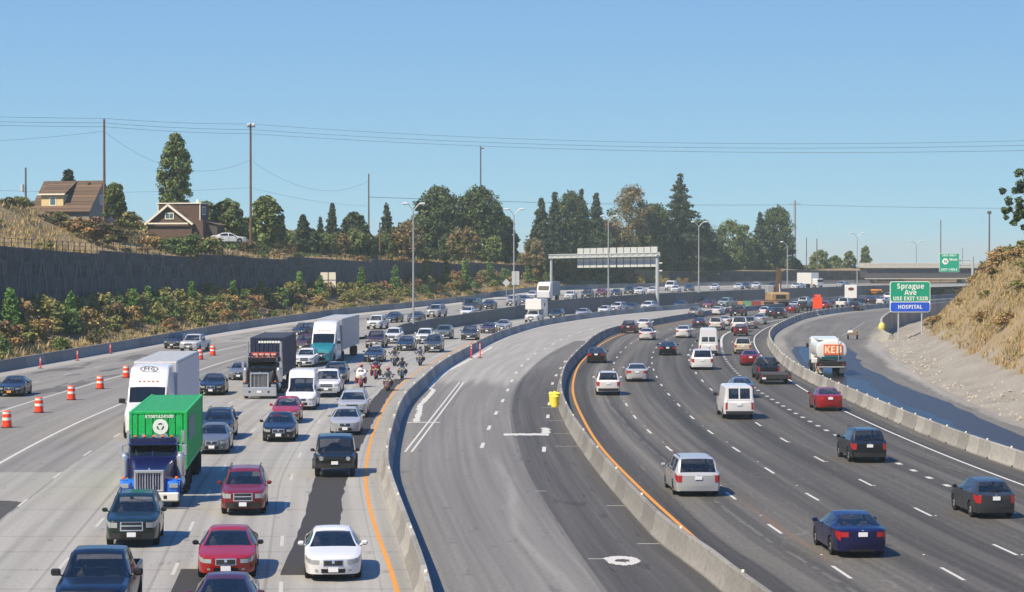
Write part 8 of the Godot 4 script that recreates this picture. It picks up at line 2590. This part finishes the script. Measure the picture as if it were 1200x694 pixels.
	add_box(o, "cab", Vector3(0, 1.4, -1.1), Vector3(2.1, 1.7, 1.8), paint(wcol), 0.2)
	add_box(o, "windshield", Vector3(0, 1.8, -2.0), Vector3(1.8, 0.6, 0.06), blk)
	axle(o, -1.0, false); axle(o, 3.4)

# ------------------------------------------------------------------ motorcycles and riders
func capsule_field(p: Vector3, bones: Array) -> float:
	var acc := 0.0
	for b in bones:
		var a: Vector3 = b[0]; var d: Vector3 = b[1] - a
		var t := clampf((p - a).dot(d) / maxf(1e-6, d.length_squared()), 0, 1)
		var dist: float = (p - a - d * t).length() - lerpf(b[2], b[3], t)
		acc += exp(-dist * 34.0)
	return -log(maxf(acc, 1e-30)) / 34.0

func surface_net(bones: Array, cell: float) -> Array:   # -> triangle soup
	var lo := Vector3.ONE * 1e9; var hi := -lo
	for b in bones:
		for k in 2:
			var r: float = b[2 + k]
			lo = lo.min(b[k] - Vector3.ONE * (r + cell * 2)); hi = hi.max(b[k] + Vector3.ONE * (r + cell * 2))
	var n := Vector3i(((hi - lo) / cell).ceil()) + Vector3i.ONE
	var val := PackedFloat32Array(); val.resize(n.x * n.y * n.z); val.fill(1.0)
	for b in bones:
		var r := maxf(b[2], b[3]) + cell * 2.0
		var a0 := Vector3i(((Vector3(b[0]).min(b[1]) - Vector3.ONE * r - lo) / cell).floor()).clamp(Vector3i.ZERO, n - Vector3i.ONE)
		var a1 := Vector3i(((Vector3(b[0]).max(b[1]) + Vector3.ONE * r - lo) / cell).ceil()).clamp(Vector3i.ZERO, n - Vector3i.ONE)
		for z in range(a0.z, a1.z + 1):
			for y in range(a0.y, a1.y + 1):
				for x in range(a0.x, a1.x + 1):
					var i := (z * n.y + y) * n.x + x
					if val[i] == 1.0: val[i] = minf(0.99, capsule_field(lo + Vector3(x, y, z) * cell, bones))
	var vert := {}
	var corner := [Vector3i(0, 0, 0), Vector3i(1, 0, 0), Vector3i(0, 1, 0), Vector3i(1, 1, 0), Vector3i(0, 0, 1), Vector3i(1, 0, 1), Vector3i(0, 1, 1), Vector3i(1, 1, 1)]
	var edges := [[0, 1], [2, 3], [4, 5], [6, 7], [0, 2], [1, 3], [4, 6], [5, 7], [0, 4], [1, 5], [2, 6], [3, 7]]
	for z in n.z - 1:
		for y in n.y - 1:
			for x in n.x - 1:
				var c := []
				var neg := 0
				for q in corner:
					var f := val[((z + q.z) * n.y + y + q.y) * n.x + x + q.x]
					c.append(f)
					if f < 0: neg += 1
				if neg == 0 or neg == 8: continue
				var acc := Vector3.ZERO; var k := 0
				for e in edges:
					var f0: float = c[e[0]]; var f1: float = c[e[1]]
					if (f0 < 0) != (f1 < 0):
						var t := f0 / (f0 - f1)
						acc += Vector3(corner[e[0]]).lerp(Vector3(corner[e[1]]), t); k += 1
				vert[Vector3i(x, y, z)] = lo + (Vector3(x, y, z) + acc / k) * cell
	var s := []
	for z in range(1, n.z - 1):
		for y in range(1, n.y - 1):
			for x in range(1, n.x - 1):
				var f := val[(z * n.y + y) * n.x + x]
				for ax in 3:
					var st := Vector3i.ZERO; st[ax] = 1
					var g := val[((z + st.z) * n.y + y + st.y) * n.x + x + st.x]
					if (f < 0) == (g < 0): continue
					var u := Vector3i.ZERO; u[(ax + 1) % 3] = 1
					var w := Vector3i.ZERO; w[(ax + 2) % 3] = 1
					var b := Vector3i(x, y, z)
					if vert.has(b) and vert.has(b - u) and vert.has(b - w) and vert.has(b - u - w):
						quad_out(s, vert[b], vert[b - u], vert[b - u - w], vert[b - w], Vector3(st) * (1.0 if f < 0 else -1.0))
	return s

func build_motorcycles() -> void:
	# seated rider, hands on the bars; local forward -z, origin on the ground under the bike's middle
	var bones := [
		[Vector3(0, 0.86, 0.30), Vector3(0, 1.02, 0.29), 0.155, 0.15], [Vector3(0, 1.02, 0.29), Vector3(0, 1.30, 0.22), 0.15, 0.175], [Vector3(-0.14, 1.34, 0.20), Vector3(0.14, 1.34, 0.20), 0.09, 0.09],
		[Vector3(0, 1.38, 0.19), Vector3(0, 1.50, 0.16), 0.065, 0.06], [Vector3(0, 1.58, 0.13), Vector3(0, 1.64, 0.13), 0.09, 0.10]]
	for e in [-1.0, 1.0]:
		bones.append([Vector3(e * 0.19, 1.36, 0.20), Vector3(e * 0.34, 1.14, 0.05), 0.07, 0.055])
		bones.append([Vector3(e * 0.34, 1.14, 0.05), Vector3(e * 0.36, 1.06, -0.20), 0.052, 0.04])
		bones.append([Vector3(e * 0.36, 1.06, -0.20), Vector3(e * 0.36, 1.055, -0.28), 0.042, 0.045])
		bones.append([Vector3(e * 0.11, 0.85, 0.28), Vector3(e * 0.24, 0.78, -0.12), 0.105, 0.075])
		bones.append([Vector3(e * 0.24, 0.78, -0.12), Vector3(e * 0.25, 0.38, -0.04), 0.07, 0.05])
		bones.append([Vector3(e * 0.25, 0.33, -0.02), Vector3(e * 0.26, 0.31, -0.20), 0.05, 0.045])
	var soup := surface_net(bones, 0.032)
	for e in [-1.0, 1.0]:   # four fingers closed round the grip and a thumb
		for k in 4:
			var x: float = e * (0.325 + k * 0.022)
			tube(soup, Vector3(x, 1.085, -0.29), Vector3(x, 1.09, -0.335), 0.011, 0.011, 5)
			tube(soup, Vector3(x, 1.09, -0.335), Vector3(x, 1.045, -0.345 + 0.004 * k), 0.011, 0.010, 5)
			tube(soup, Vector3(x, 1.045, -0.345 + 0.004 * k), Vector3(x, 1.03, -0.315), 0.010, 0.008, 5)
		tube(soup, Vector3(e * 0.33, 1.05, -0.25), Vector3(e * 0.30, 1.035, -0.30), 0.013, 0.011, 5)
		tube(soup, Vector3(e * 0.30, 1.035, -0.30), Vector3(e * 0.305, 1.03, -0.335), 0.011, 0.009, 5)
	var base := commit(soup, 60)
	var hs := []
	lathe(hs, [[-0.12, 0.10], [-0.06, 0.135], [0.02, 0.145], [0.09, 0.12], [0.13, 0.06], [0.145, 0.0]], Vector3(0, 1.645, 0.135), Vector3.UP, 16)
	var helmet := commit(hs, 50)
	hs = []
	for k in 6:
		var a0 := lerpf(-0.9, 0.9, k / 6.0); var a1 := lerpf(-0.9, 0.9, (k + 1) / 6.0)
		quad_out(hs, Vector3(sin(a0) * 0.15, 1.58, 0.135 - cos(a0) * 0.15), Vector3(sin(a1) * 0.15, 1.58, 0.135 - cos(a1) * 0.15), Vector3(sin(a1) * 0.15, 1.665, 0.135 - cos(a1) * 0.15), Vector3(sin(a0) * 0.15, 1.665, 0.135 - cos(a0) * 0.15), Vector3(0, 0, -1))
	var visor := commit(hs, 50)
	var list := [
		[-11.72, 183.4, Color(0.85, 0.84, 0.84), Color(0.55, 0.10, 0.12), Color(0.72, 0.68, 0.68), "white touring motorcycle with pink lit fairing, leftmost of the riders", "rider in pale jacket and red helmet on the leftmost motorcycle", Color(0.50, 0.10, 0.11), true],
		[-11.25, 195.0, Color(0.42, 0.03, 0.05), Color(0.42, 0.03, 0.05), Color(0.06, 0.07, 0.12), "wide red touring motorcycle with red leg shields", "rider in dark clothing on the wide red motorcycle", Color(0.05, 0.06, 0.10), true],
		[-9.40, 178.4, Color(0.74, 0.70, 0.66), Color(0.45, 0.22, 0.12), Color(0.10, 0.10, 0.10), "orange and white motorcycle, nearest of the group on the fresh asphalt", "rider in grey jacket and red helmet on the nearest motorcycle", Color(0.48, 0.09, 0.09), false],
		[-9.10, 195.0, Color(0.10, 0.10, 0.12), Color(0.08, 0.08, 0.10), Color(0.025, 0.025, 0.03), "black motorcycle with yellow lamp beside the median barrier", "rider all in black on the black motorcycle near the barrier", Color(0.03, 0.03, 0.035), false],
		[-10.85, 217.4, Color(0.28, 0.28, 0.32), Color(0.12, 0.12, 0.14), Color(0.10, 0.08, 0.07), "grey motorcycle at the rear left of the group", "rider in brown jacket on the rear left motorcycle", Color(0.08, 0.06, 0.05), false],
		[-8.55, 218.4, Color(0.55, 0.56, 0.60), Color(0.16, 0.16, 0.20), Color(0.14, 0.14, 0.17), "silver motorcycle at the rear right of the group", "rider in grey clothing on the rear right motorcycle", Color(0.10, 0.10, 0.12), false]]
	for q in list:
		var d: Vector3 = heading(q[0], q[1], false)
		var tr := Transform3D(Basis(Vector3.UP, atan2(-d.x, -d.z)), vp(q[0], q[1], 0.003) - d * 1.15)
		var o := thing("motorcycle", q[5], "motorcycle", "motorcycles riding together")
		o.transform = tr
		var pm := paint(q[2]); var pm2 := paint(q[3])
		var chrome: Material = part_mat("chrome", q[2], {}); var blk: Material = part_mat("black", q[2], {})
		add_wheel(o, Vector3(0, 0.31, -0.82), 0.31, 0.13); add_wheel(o, Vector3(0, 0.31, 0.80), 0.31, 0.17)
		var s := []
		for e in [-0.10, 0.10]: tube(s, Vector3(e, 0.31, -0.82), Vector3(e, 0.95, -0.50), 0.03, 0.03, 7)
		part(o, "fork", commit(s), chrome)
		s = []
		lathe(s, [[0.0, 0.0], [0.0, 0.10], [0.06, 0.09], [0.14, 0.0]], Vector3(0, 0.86, -0.66), Vector3(0, 0, 1), 14)
		var hl := part(o, "headlight", commit(s), part_mat("lamp", q[2], {}))
		for e in [-0.2, 0.2]:
			s = []
			lathe(s, [[0.0, 0.0], [0.0, 0.055], [0.08, 0.03], [0.10, 0.0]], Vector3(e, 0.80, -0.64), Vector3(0, 0, 1), 10)
			part(o, "auxiliary_lamp", commit(s), mat("amber_lamp", Color(0.95, 0.78, 0.45), 0.15))
		s = []
		pipe(s, [Vector3(-0.42, 1.05, -0.24), Vector3(-0.22, 1.07, -0.34), Vector3(0, 1.0, -0.44), Vector3(0.22, 1.07, -0.34), Vector3(0.42, 1.05, -0.24)], 0.017, 7)
		part(o, "handlebar", commit(s), chrome)
		s = []
		loft(s, [[-0.36, 0.08, 0.74, 0.92, 0.05], [-0.15, 0.15, 0.70, 0.96, 0.08], [0.12, 0.11, 0.72, 0.86, 0.06]])
		part(o, "fuel_tank", commit(s, 40), pm2)
		s = []
		loft(s, [[0.10, 0.12, 0.68, 0.78, 0.04], [0.35, 0.17, 0.66, 0.75, 0.04], [0.80, 0.13, 0.72, 0.84, 0.04]])
		part(o, "seat", commit(s, 40), blk)
		s = []
		box(s, Vector3(0, 0.48, -0.10), Vector3(0.34, 0.42, 0.55), 0.08)
		tube(s, Vector3(-0.1, 0.5, -0.1), Vector3(-0.2, 0.66, -0.1), 0.09, 0.09, 8); tube(s, Vector3(0.1, 0.5, -0.1), Vector3(0.2, 0.66, -0.1), 0.09, 0.09, 8)
		part(o, "engine", commit(s, 30), mat("engine_grey", Color(0.36, 0.36, 0.37), 0.35, 0.7))
		s = []
		pipe(s, [Vector3(0.16, 0.55, -0.3), Vector3(0.2, 0.30, -0.2), Vector3(0.22, 0.28, 0.9)], 0.045, 8)
		part(o, "exhaust", commit(s), chrome)
		s = []
		for k in 8:
			var t0 := lerpf(-0.3, PI * 0.62, k / 8.0); var t1 := lerpf(-0.3, PI * 0.62, (k + 1) / 8.0)
			var a := Vector2(-0.82 - cos(t0) * 0.35, 0.31 + sin(t0) * 0.35); var b := Vector2(-0.82 - cos(t1) * 0.35, 0.31 + sin(t1) * 0.35)
			quad_out(s, Vector3(-0.08, a.y, a.x), Vector3(0.08, a.y, a.x), Vector3(0.08, b.y, b.x), Vector3(-0.08, b.y, b.x), Vector3(0, sin(t0), -cos(t0)))
		part(o, "front_fender", commit(s, 50), pm2)
		if q[8]:
			s = []
			loft(s, [[-0.62, 0.22, 0.72, 1.06, 0.12], [-0.50, 0.36, 0.66, 1.18, 0.14], [-0.40, 0.38, 0.70, 1.16, 0.14]])
			part(o, "fairing", commit(s, 50), pm)
			for e in [-1.0, 1.0]:
				s = []
				box(s, Vector3(e * 0.36, 0.52, -0.32), Vector3(0.20, 0.52, 0.16), 0.06)
				part(o, "leg_shield", commit(s, 30), pm2)
		s = []
		quad_out(s, Vector3(-0.2, 1.08, -0.50), Vector3(0.2, 1.08, -0.50), Vector3(0.17, 1.36, -0.36), Vector3(-0.17, 1.36, -0.36), Vector3(0, 0.3, -1))
		part(o, "windscreen", commit(s, 0), part_mat("glass", q[2], {}))
		for e in [-1.0, 1.0]:
			s = []
			box(s, Vector3(e * 0.30, 0.58, 0.62), Vector3(0.22, 0.34, 0.52), 0.06)
			part(o, "saddlebag", commit(s, 30), pm2)
			s = []
			tube(s, Vector3(e * 0.38, 1.06, -0.26), Vector3(e * 0.44, 1.20, -0.28), 0.01, 0.01, 4)
			box(s, Vector3(e * 0.46, 1.23, -0.28), Vector3(0.15, 0.10, 0.04), 0.02)
			part(o, "mirror", commit(s, 20), blk)
		# rider: one continuous body, coloured jacket, trousers, boots, gloves and face
		var r := thing("person", q[6], "person", "motorcycle riders")
		r.transform = tr
		var arr := base.surface_get_arrays(0)
		var col := PackedColorArray()
		for p in arr[Mesh.ARRAY_VERTEX]:
			var c: Color = q[4]
			if p.y > 1.50: c = Color(0.42, 0.25, 0.18)
			elif p.y < 0.42 or (absf(p.x) > 0.3 and p.z < -0.18): c = Color(0.03, 0.028, 0.026)
			elif p.y < 0.93: c = Color(0.05, 0.055, 0.075)
			col.append(c)
		arr[Mesh.ARRAY_COLOR] = col
		var am := ArrayMesh.new()
		am.add_surface_from_arrays(Mesh.PRIMITIVE_TRIANGLES, arr)
		part(r, "body", am, vcol("clothes", 0.8))
		var hm := part(r, "helmet", helmet, paint(q[7].linear_to_srgb()))
		part(hm, "visor", visor, blk)

# ------------------------------------------------------------------ traffic: kind, colour, x, depth of the end nearest to the viewer, road (0 main, 1 upper), away, label
func build_traffic() -> void:
	var list := [
		["pickup", Color(0.030, 0.040, 0.090), -11.75, 66.0, 0, false, "dark navy pickup cut off by the bottom edge at left", {"dark_mirrors": true}],
		["suv", Color(0.040, 0.120, 0.090), -13.47, 84.0, 0, false, "dark green SUV directly in front of the blue truck", {}],
		["suv", Color(0.430, 0.025, 0.030), -10.70, 94.4, 0, false, "burgundy SUV beside the front of the blue truck", {}],
		["sedan", Color(0.560, 0.035, 0.020), -9.13, 75.7, 0, false, "red sedan near the bottom edge, ahead of the burgundy SUV", {"dark_mirrors": true}],
		["sedan", Color(0.260, 0.100, 0.180), -7.85, 64.2, 0, false, "purple car roof at the bottom edge below the red sedan", {}],
		["sedan", Color(0.820, 0.825, 0.830), -5.69, 75.5, 0, false, "white sedan at the bottom beside the yellow line", {}],
		["jeep", Color(0.045, 0.046, 0.050), -8.23, 110.2, 0, false, "black boxy off-roader at the top of the fresh asphalt strip", {"dark_mirrors": true}],
		["sedan", Color(0.600, 0.610, 0.630), -9.53, 135.5, 0, false, "silver sedan just behind the black boxy off-roader", {}],
		["suv", Color(0.620, 0.630, 0.650), -10.10, 150.1, 0, false, "silver SUV with slotted grille behind the silver sedan", {}],
		["sedan", Color(0.055, 0.057, 0.065), -12.87, 130.9, 0, false, "black older sedan in front of the red hatchback", {}],
		["hatch", Color(0.600, 0.070, 0.070), -13.83, 144.9, 0, false, "red hatchback tucked behind the black older sedan", {}],
		["sprinter", Color(0.820, 0.825, 0.830), -13.99, 156.9, 0, false, "white high roof delivery van in the middle of the oncoming lanes", {}],
		["pickup", Color(0.820, 0.825, 0.830), -13.35, 170.6, 0, false, "white pickup right beside the high roof delivery van", {}],
		["suv", Color(0.060, 0.075, 0.140), -14.07, 187.6, 0, false, "dark blue SUV behind the white pickup and left of the motorcycles", {}],
		["suv", Color(0.070, 0.075, 0.100), -16.45, 132.1, 0, false, "dark SUV to the right of the green container", {}],
		["sedan", Color(0.360, 0.370, 0.390), -15.55, 123.0, 0, false, "grey car half hidden behind the green container", {}],
		["sedan", Color(0.055, 0.057, 0.065), -21.96, 173.2, 0, false, "black sedan just right of the white trailer", {}],
		["sedan", Color(0.400, 0.410, 0.430), -22.32, 193.8, 0, false, "grey sedan left of the long nosed truck", {}],
		["suv", Color(0.820, 0.825, 0.830), -18.84, 215.2, 0, false, "white SUV whose roof shows behind the delivery van", {}],
		["suv", Color(0.300, 0.030, 0.050), -22.20, 250.1, 0, false, "dark red SUV between the two dark and teal trucks", {}],
		["suv", Color(0.060, 0.075, 0.140), -26.20, 289.7, 0, false, "dark blue SUV roof showing above the dark container", {}],
		["sedan", Color(0.120, 0.130, 0.170), -13.19, 225.1, 0, false, "dark sedan right of the grey trailer, followed by the maroon pickup", {}],
		["pickup", Color(0.220, 0.050, 0.070), -14.99, 257.8, 0, false, "maroon pickup behind the dark sedan at the end of the grey trailer", {}],
		["suv", Color(0.820, 0.825, 0.830), -13.71, 271.0, 0, false, "white SUV in front of the smooth grey wall", {}],
		["sedan", Color(0.055, 0.057, 0.065), -11.36, 251.2, 0, false, "black sedan behind the rear left motorcycle", {}],
		["suv", Color(0.820, 0.825, 0.830), -10.06, 269.7, 0, false, "white SUV partly hidden by the dark grey SUV", {}],
		["suv", Color(0.170, 0.180, 0.200), -8.28, 246.9, 0, false, "dark grey SUV nearest to the median barrier, behind the motorcycles", {}],
		["suv", Color(0.340, 0.380, 0.360), -8.31, 284.1, 0, false, "grey green SUV by the foot of the smooth wall", {}],
		["suv", Color(0.080, 0.080, 0.085), -5.15, 281.4, 0, false, "black SUV hugging the median barrier", {}],
		["sedan", Color(0.240, 0.050, 0.070), -3.23, 304.8, 0, false, "maroon sedan behind the black SUV at the barrier", {}],
		["sedan", Color(0.600, 0.610, 0.630), -1.35, 314.7, 0, false, "silver sedan behind the maroon sedan at the barrier", {}],
		["pickup", Color(0.820, 0.825, 0.830), 2.76, 349.6, 0, false, "white pickup carrying the big camper box", {}],
		["suv", Color(0.090, 0.110, 0.150), 6.42, 364.9, 0, false, "dark SUV right of the camper box", {}],
		["sedan", Color(0.600, 0.610, 0.630), 10.91, 380.0, 0, false, "silver sedan alone behind the barrier, right of the camper", {}],
		["hatch", Color(0.820, 0.825, 0.830), 15.07, 398.1, 0, false, "white hatchback in front of a white SUV below the gantry", {}],
		["suv", Color(0.740, 0.750, 0.770), 17.65, 413.3, 0, false, "white SUV below the gantry", {}],
		["sedan", Color(0.200, 0.210, 0.225), 20.42, 416.9, 0, false, "dark sedan below the gantry, left of the white crossover", {}],
		["suv", Color(0.820, 0.825, 0.830), 23.53, 420.5, 0, false, "white crossover left of the right gantry post", {}],
		["sedan", Color(0.090, 0.110, 0.200), 30.25, 436.8, 0, false, "dark blue sedan right of the gantry post", {}],
		["suv", Color(0.055, 0.057, 0.065), 35.44, 457.2, 0, false, "dark SUV far along the oncoming lanes with its lamps lit", {}],
		["sedan", Color(0.450, 0.100, 0.090), 36.00, 440.1, 0, false, "reddish sedan far along the oncoming lanes", {}],
		["suv", Color(0.550, 0.620, 0.600), 39.74, 450.2, 0, false, "pale green SUV far along the oncoming lanes", {}],
		["sedan", Color(0.200, 0.210, 0.225), 40.31, 472.0, 0, false, "grey sedan behind the pale green SUV in the far oncoming lanes", {}],
		["sedan", Color(0.080, 0.100, 0.180), 53.04, 504.5, 0, false, "dark blue car below the far wall beside the painted panels", {}],
		["sedan", Color(0.100, 0.105, 0.120), -36.33, 171.6, 1, false, "dark sedan with yellow plate at the left edge", {"plate": mat("plate_yellow", Color(0.93, 0.62, 0.10), 0.5)}],
		["pickup", Color(0.700, 0.710, 0.730), -33.55, 246.0, 1, false, "silver pickup beside the pair of traffic drums", {}],
		["suv", Color(0.055, 0.057, 0.065), -36.32, 253.4, 1, false, "black SUV to the left of the silver pickup", {}],
		["pickup", Color(0.820, 0.825, 0.830), -17.82, 304.7, 1, false, "white pickup on the upper road above the maroon pickup", {}],
		["sedan", Color(0.100, 0.130, 0.200), -16.89, 328.0, 1, false, "dark blue sedan on the upper road behind the white pickup", {}],
		["sedan", Color(0.220, 0.240, 0.270), -13.77, 328.0, 1, false, "grey sedan behind the leftmost street lamp", {}],
		["pickup", Color(0.600, 0.610, 0.630), -11.63, 346.6, 1, false, "silver pickup right of the leftmost street lamp", {}],
		["suv", Color(0.060, 0.075, 0.140), -12.13, 363.5, 1, false, "blue SUV roof peeking over the silver pickup", {}],
		["van", Color(0.100, 0.120, 0.160), -6.97, 373.5, 1, false, "dark van on the upper road", {}],
		["hatch", Color(0.820, 0.825, 0.830), -6.81, 345.0, 1, false, "white hatchback in front of the dark van", {}],
		["sedan", Color(0.080, 0.090, 0.120), -4.25, 381.7, 1, false, "dark sedan on the upper road right of the dark van", {}],
		["suv", Color(0.600, 0.610, 0.630), -0.28, 395.6, 1, false, "silver crossover beside the second street lamp", {}],
		["sedan", Color(0.360, 0.370, 0.390), 1.77, 410.8, 1, false, "grey sedan just right of the second street lamp", {}],
		["sedan", Color(0.820, 0.825, 0.830), 3.57, 452.8, 1, false, "white sedan roof left of the white high cab lorry", {}],
		["sedan", Color(0.820, 0.825, 0.830), 10.52, 444.1, 1, false, "white sedan on the upper road right of the lorry", {}],
		["suv", Color(0.110, 0.140, 0.200), 13.84, 448.4, 1, false, "dark SUV on the upper road left of the red one", {}],
		["suv", Color(0.480, 0.070, 0.100), 16.93, 460.3, 1, false, "red SUV on the upper road under the gantry sign", {}],
		["sedan", Color(0.060, 0.075, 0.140), 20.15, 468.0, 1, false, "dark blue car beside the lamp under the gantry", {}],
		["suv", Color(0.070, 0.075, 0.090), 23.71, 485.9, 1, false, "black SUV on the upper road under the gantry", {}],
		["sedan", Color(0.820, 0.825, 0.830), 25.63, 484.2, 1, false, "white sedan right of the black SUV under the gantry", {}],
		["sedan", Color(0.820, 0.825, 0.830), 28.66, 490.1, 1, false, "white car just left of the right gantry post", {}],
		["van", Color(0.820, 0.825, 0.830), 34.62, 524.3, 1, false, "tall white van right of the gantry post on the upper road", {}],
		["sedan", Color(0.820, 0.825, 0.830), 34.50, 506.0, 1, false, "white car in front of the tall white van", {}],
		["sedan", Color(0.120, 0.140, 0.250), 38.08, 515.1, 1, false, "dark blue car left of the lamp near the great fir", {}],
		["sedan", Color(0.820, 0.825, 0.830), 44.69, 527.7, 1, false, "white car roof over the far parapet left of the white sedan", {}],
		["sedan", Color(0.820, 0.825, 0.830), 50.99, 538.2, 1, false, "white sedan on the far upper road in front of the dark wall", {}],
		["sedan", Color(0.200, 0.210, 0.225), 53.31, 544.3, 1, false, "grey car between two white cars on the far upper road", {}],
		["sedan", Color(0.820, 0.825, 0.830), 56.29, 550.4, 1, false, "white car left of the excavator arm on the far upper road", {}],
		["sedan", Color(0.060, 0.075, 0.140), 60.79, 555.4, 1, false, "dark car behind the excavator arm on the far upper road", {}],
		["sedan", Color(0.820, 0.825, 0.830), 64.53, 545.0, 1, false, "white car roof right of the excavator arm", {}],
		["sedan", Color(0.600, 0.610, 0.630), 78.61, 572.0, 1, false, "silver car on the far upper road right of the white box lorry", {}],
		["sedan", Color(0.030, 0.040, 0.240), 12.00, 81.2, 0, true, "deep blue sedan in the right foreground", {}],
		["hatch", Color(0.170, 0.180, 0.200), 18.99, 93.2, 0, true, "dark grey hatchback at the right edge", {"dark_mirrors": true}],
		["suv", Color(0.060, 0.075, 0.100), 17.75, 117.8, 0, true, "black crossover ahead of the dark grey hatchback", {}],
		["minivan", Color(0.630, 0.640, 0.655), 7.98, 101.6, 0, true, "silver minivan beside the yellow line", {}],
		["van", Color(0.820, 0.825, 0.830), 14.21, 148.5, 0, true, "white work van in the centre departing lanes", {}],
		["sedan", Color(0.330, 0.400, 0.480), 16.54, 170.1, 0, true, "blue grey sedan half hidden ahead of the white work van", {}],
		["pickup", Color(0.045, 0.047, 0.055), 20.90, 193.3, 0, true, "black pickup towing the low black flatbed", {"dark_mirrors": true}],
		["sedan", Color(0.450, 0.030, 0.055), 21.94, 218.4, 0, true, "red car ahead of the black pickup", {}],
		["suv", Color(0.720, 0.690, 0.600), 23.61, 242.9, 0, true, "beige SUV ahead of the red car", {}],
		["minivan", Color(0.820, 0.825, 0.830), 16.88, 210.5, 0, true, "white minivan behind the white high roof van", {}],
		["sprinter", Color(0.820, 0.825, 0.830), 19.76, 238.9, 0, true, "white high roof van in the departing lanes", {}],
		["sedan", Color(0.035, 0.035, 0.045), 15.72, 239.9, 0, true, "black sedan in the centre of the departing lanes", {}],
		["sedan", Color(0.660, 0.660, 0.670), 10.09, 191.3, 0, true, "silver coupe ahead of the white crossover", {}],
		["suv", Color(0.800, 0.800, 0.790), 7.02, 173.2, 0, true, "white crossover in the lane beside the yellow drums", {}],
		["sedan", Color(0.130, 0.115, 0.115), 7.91, 223.4, 0, true, "dark brown sedan beside the curving yellow line", {}],
		["sedan", Color(0.780, 0.760, 0.750), 15.85, 281.4, 0, true, "pale sedan behind the dark maroon SUV", {}],
		["suv", Color(0.200, 0.140, 0.170), 14.88, 304.8, 0, true, "dark maroon SUV beside the middle barrier", {}],
		["sedan", Color(0.820, 0.825, 0.830), 17.46, 318.1, 0, true, "white car ahead of the pale sedan", {}],
		["sedan", Color(0.800, 0.800, 0.800), 20.69, 288.3, 0, true, "white sedan alone in the second departing lane", {}],
		["sedan", Color(0.520, 0.025, 0.050), 20.93, 156.1, 0, true, "bright red sedan beside the barrier of the slip road", {}],
		["sedan", Color(0.170, 0.160, 0.250), 25.58, 327.0, 0, true, "dark violet sedan ahead of the white sedan", {}],
		["suv", Color(0.500, 0.530, 0.530), 28.86, 377.6, 0, true, "silver SUV leaving in the leftmost far lane", {}],
		["suv", Color(0.740, 0.730, 0.710), 27.07, 316.4, 0, true, "white SUV with dark rear window ahead of the high roof van", {}],
		["sedan", Color(0.860, 0.820, 0.780), 29.93, 336.4, 0, true, "cream sedan right of the white SUV", {}],
		["pickup", Color(0.820, 0.825, 0.830), 29.56, 310.3, 0, true, "white pickup ahead of the small dark red car", {}],
		["hatch", Color(0.300, 0.050, 0.100), 28.42, 295.6, 0, true, "small dark red car between white pickup and beige SUV", {}],
		["suv", Color(0.520, 0.530, 0.550), 32.25, 323.4, 0, true, "silver SUV right of the white pickup", {}],
		["sedan", Color(0.600, 0.620, 0.660), 35.55, 342.3, 0, true, "silver sedan beside the silver SUV near the slip road barrier", {}],
		["pickup", Color(0.140, 0.160, 0.220), 36.20, 385.0, 0, true, "dark blue pickup in the far departing lanes", {}],
		["sedan", Color(0.820, 0.825, 0.830), 33.68, 392.8, 0, true, "white sedan behind the pale green SUV in the far lanes", {}],
		["hatch", Color(0.820, 0.825, 0.830), 41.03, 387.6, 0, true, "white hatchback in the far departing lanes", {}],
		["suv", Color(0.100, 0.110, 0.160), 41.80, 372.8, 0, true, "dark SUV right of the white hatchback", {}],
		["sedan", Color(0.160, 0.170, 0.240), 41.86, 385.0, 0, true, "dark blue car between the white hatchback and the dark SUV", {}],
		["sedan", Color(0.500, 0.060, 0.080), 47.54, 406.4, 0, true, "red car with lit brake lamp below the excavator", {}],
		["sedan", Color(0.820, 0.825, 0.830), 51.18, 433.5, 0, true, "white car ahead of the red one below the excavator", {}],
		["jeep", Color(0.070, 0.075, 0.100), 51.44, 421.1, 0, true, "dark boxy off-roader left of the orange roadworks sign", {}],
		["suv", Color(0.820, 0.825, 0.830), 56.22, 460.8, 0, true, "white SUV ahead of the dark boxy off-roader", {}],
		["hatch", Color(0.550, 0.050, 0.080), 56.78, 433.5, 0, true, "red hatchback behind the orange roadworks sign", {}],
		["pickup", Color(0.820, 0.825, 0.830), 61.25, 443.4, 0, true, "white pickup on the far slip road", {}],
		["suv", Color(0.060, 0.070, 0.110), 60.43, 421.1, 0, true, "dark SUV at the far end of the slip road", {}],
		["suv", Color(0.820, 0.825, 0.830), 81.05, 513.4, 0, true, "white SUV at the left edge of the exit sign", {}],
		["sedan", Color(0.820, 0.825, 0.830), 72.99, 472.0, 0, true, "white car left of the exit sign", {}],
		["sedan", Color(0.100, 0.110, 0.160), 71.95, 479.7, 0, true, "dark car left of the white one near the exit sign", {}],
	]
	var cats := {"sedan": "car", "hatch": "car", "suv": "car", "jeep": "car", "minivan": "van", "pickup": "pickup", "van": "van", "sprinter": "van"}
	for q in list:
		var y := up_y(q[2], q[3] + 2.0) + 0.005 if q[4] == 1 else 0.004
		var grp := "vehicles driving away on the right" if q[5] else ("vehicles on the upper road" if q[4] == 1 else "vehicles in the oncoming lanes")
		car(q[0], q[1], q[2], q[3], y, q[5], q[6], cats[q[0]], grp, q[7])
	var pk := car("sedan", Color(0.82, 0.825, 0.83), -43.6, 346.0, 11.75, true, "white car parked on the hill right of the brown house", "car", "", {"turn": -1.2})
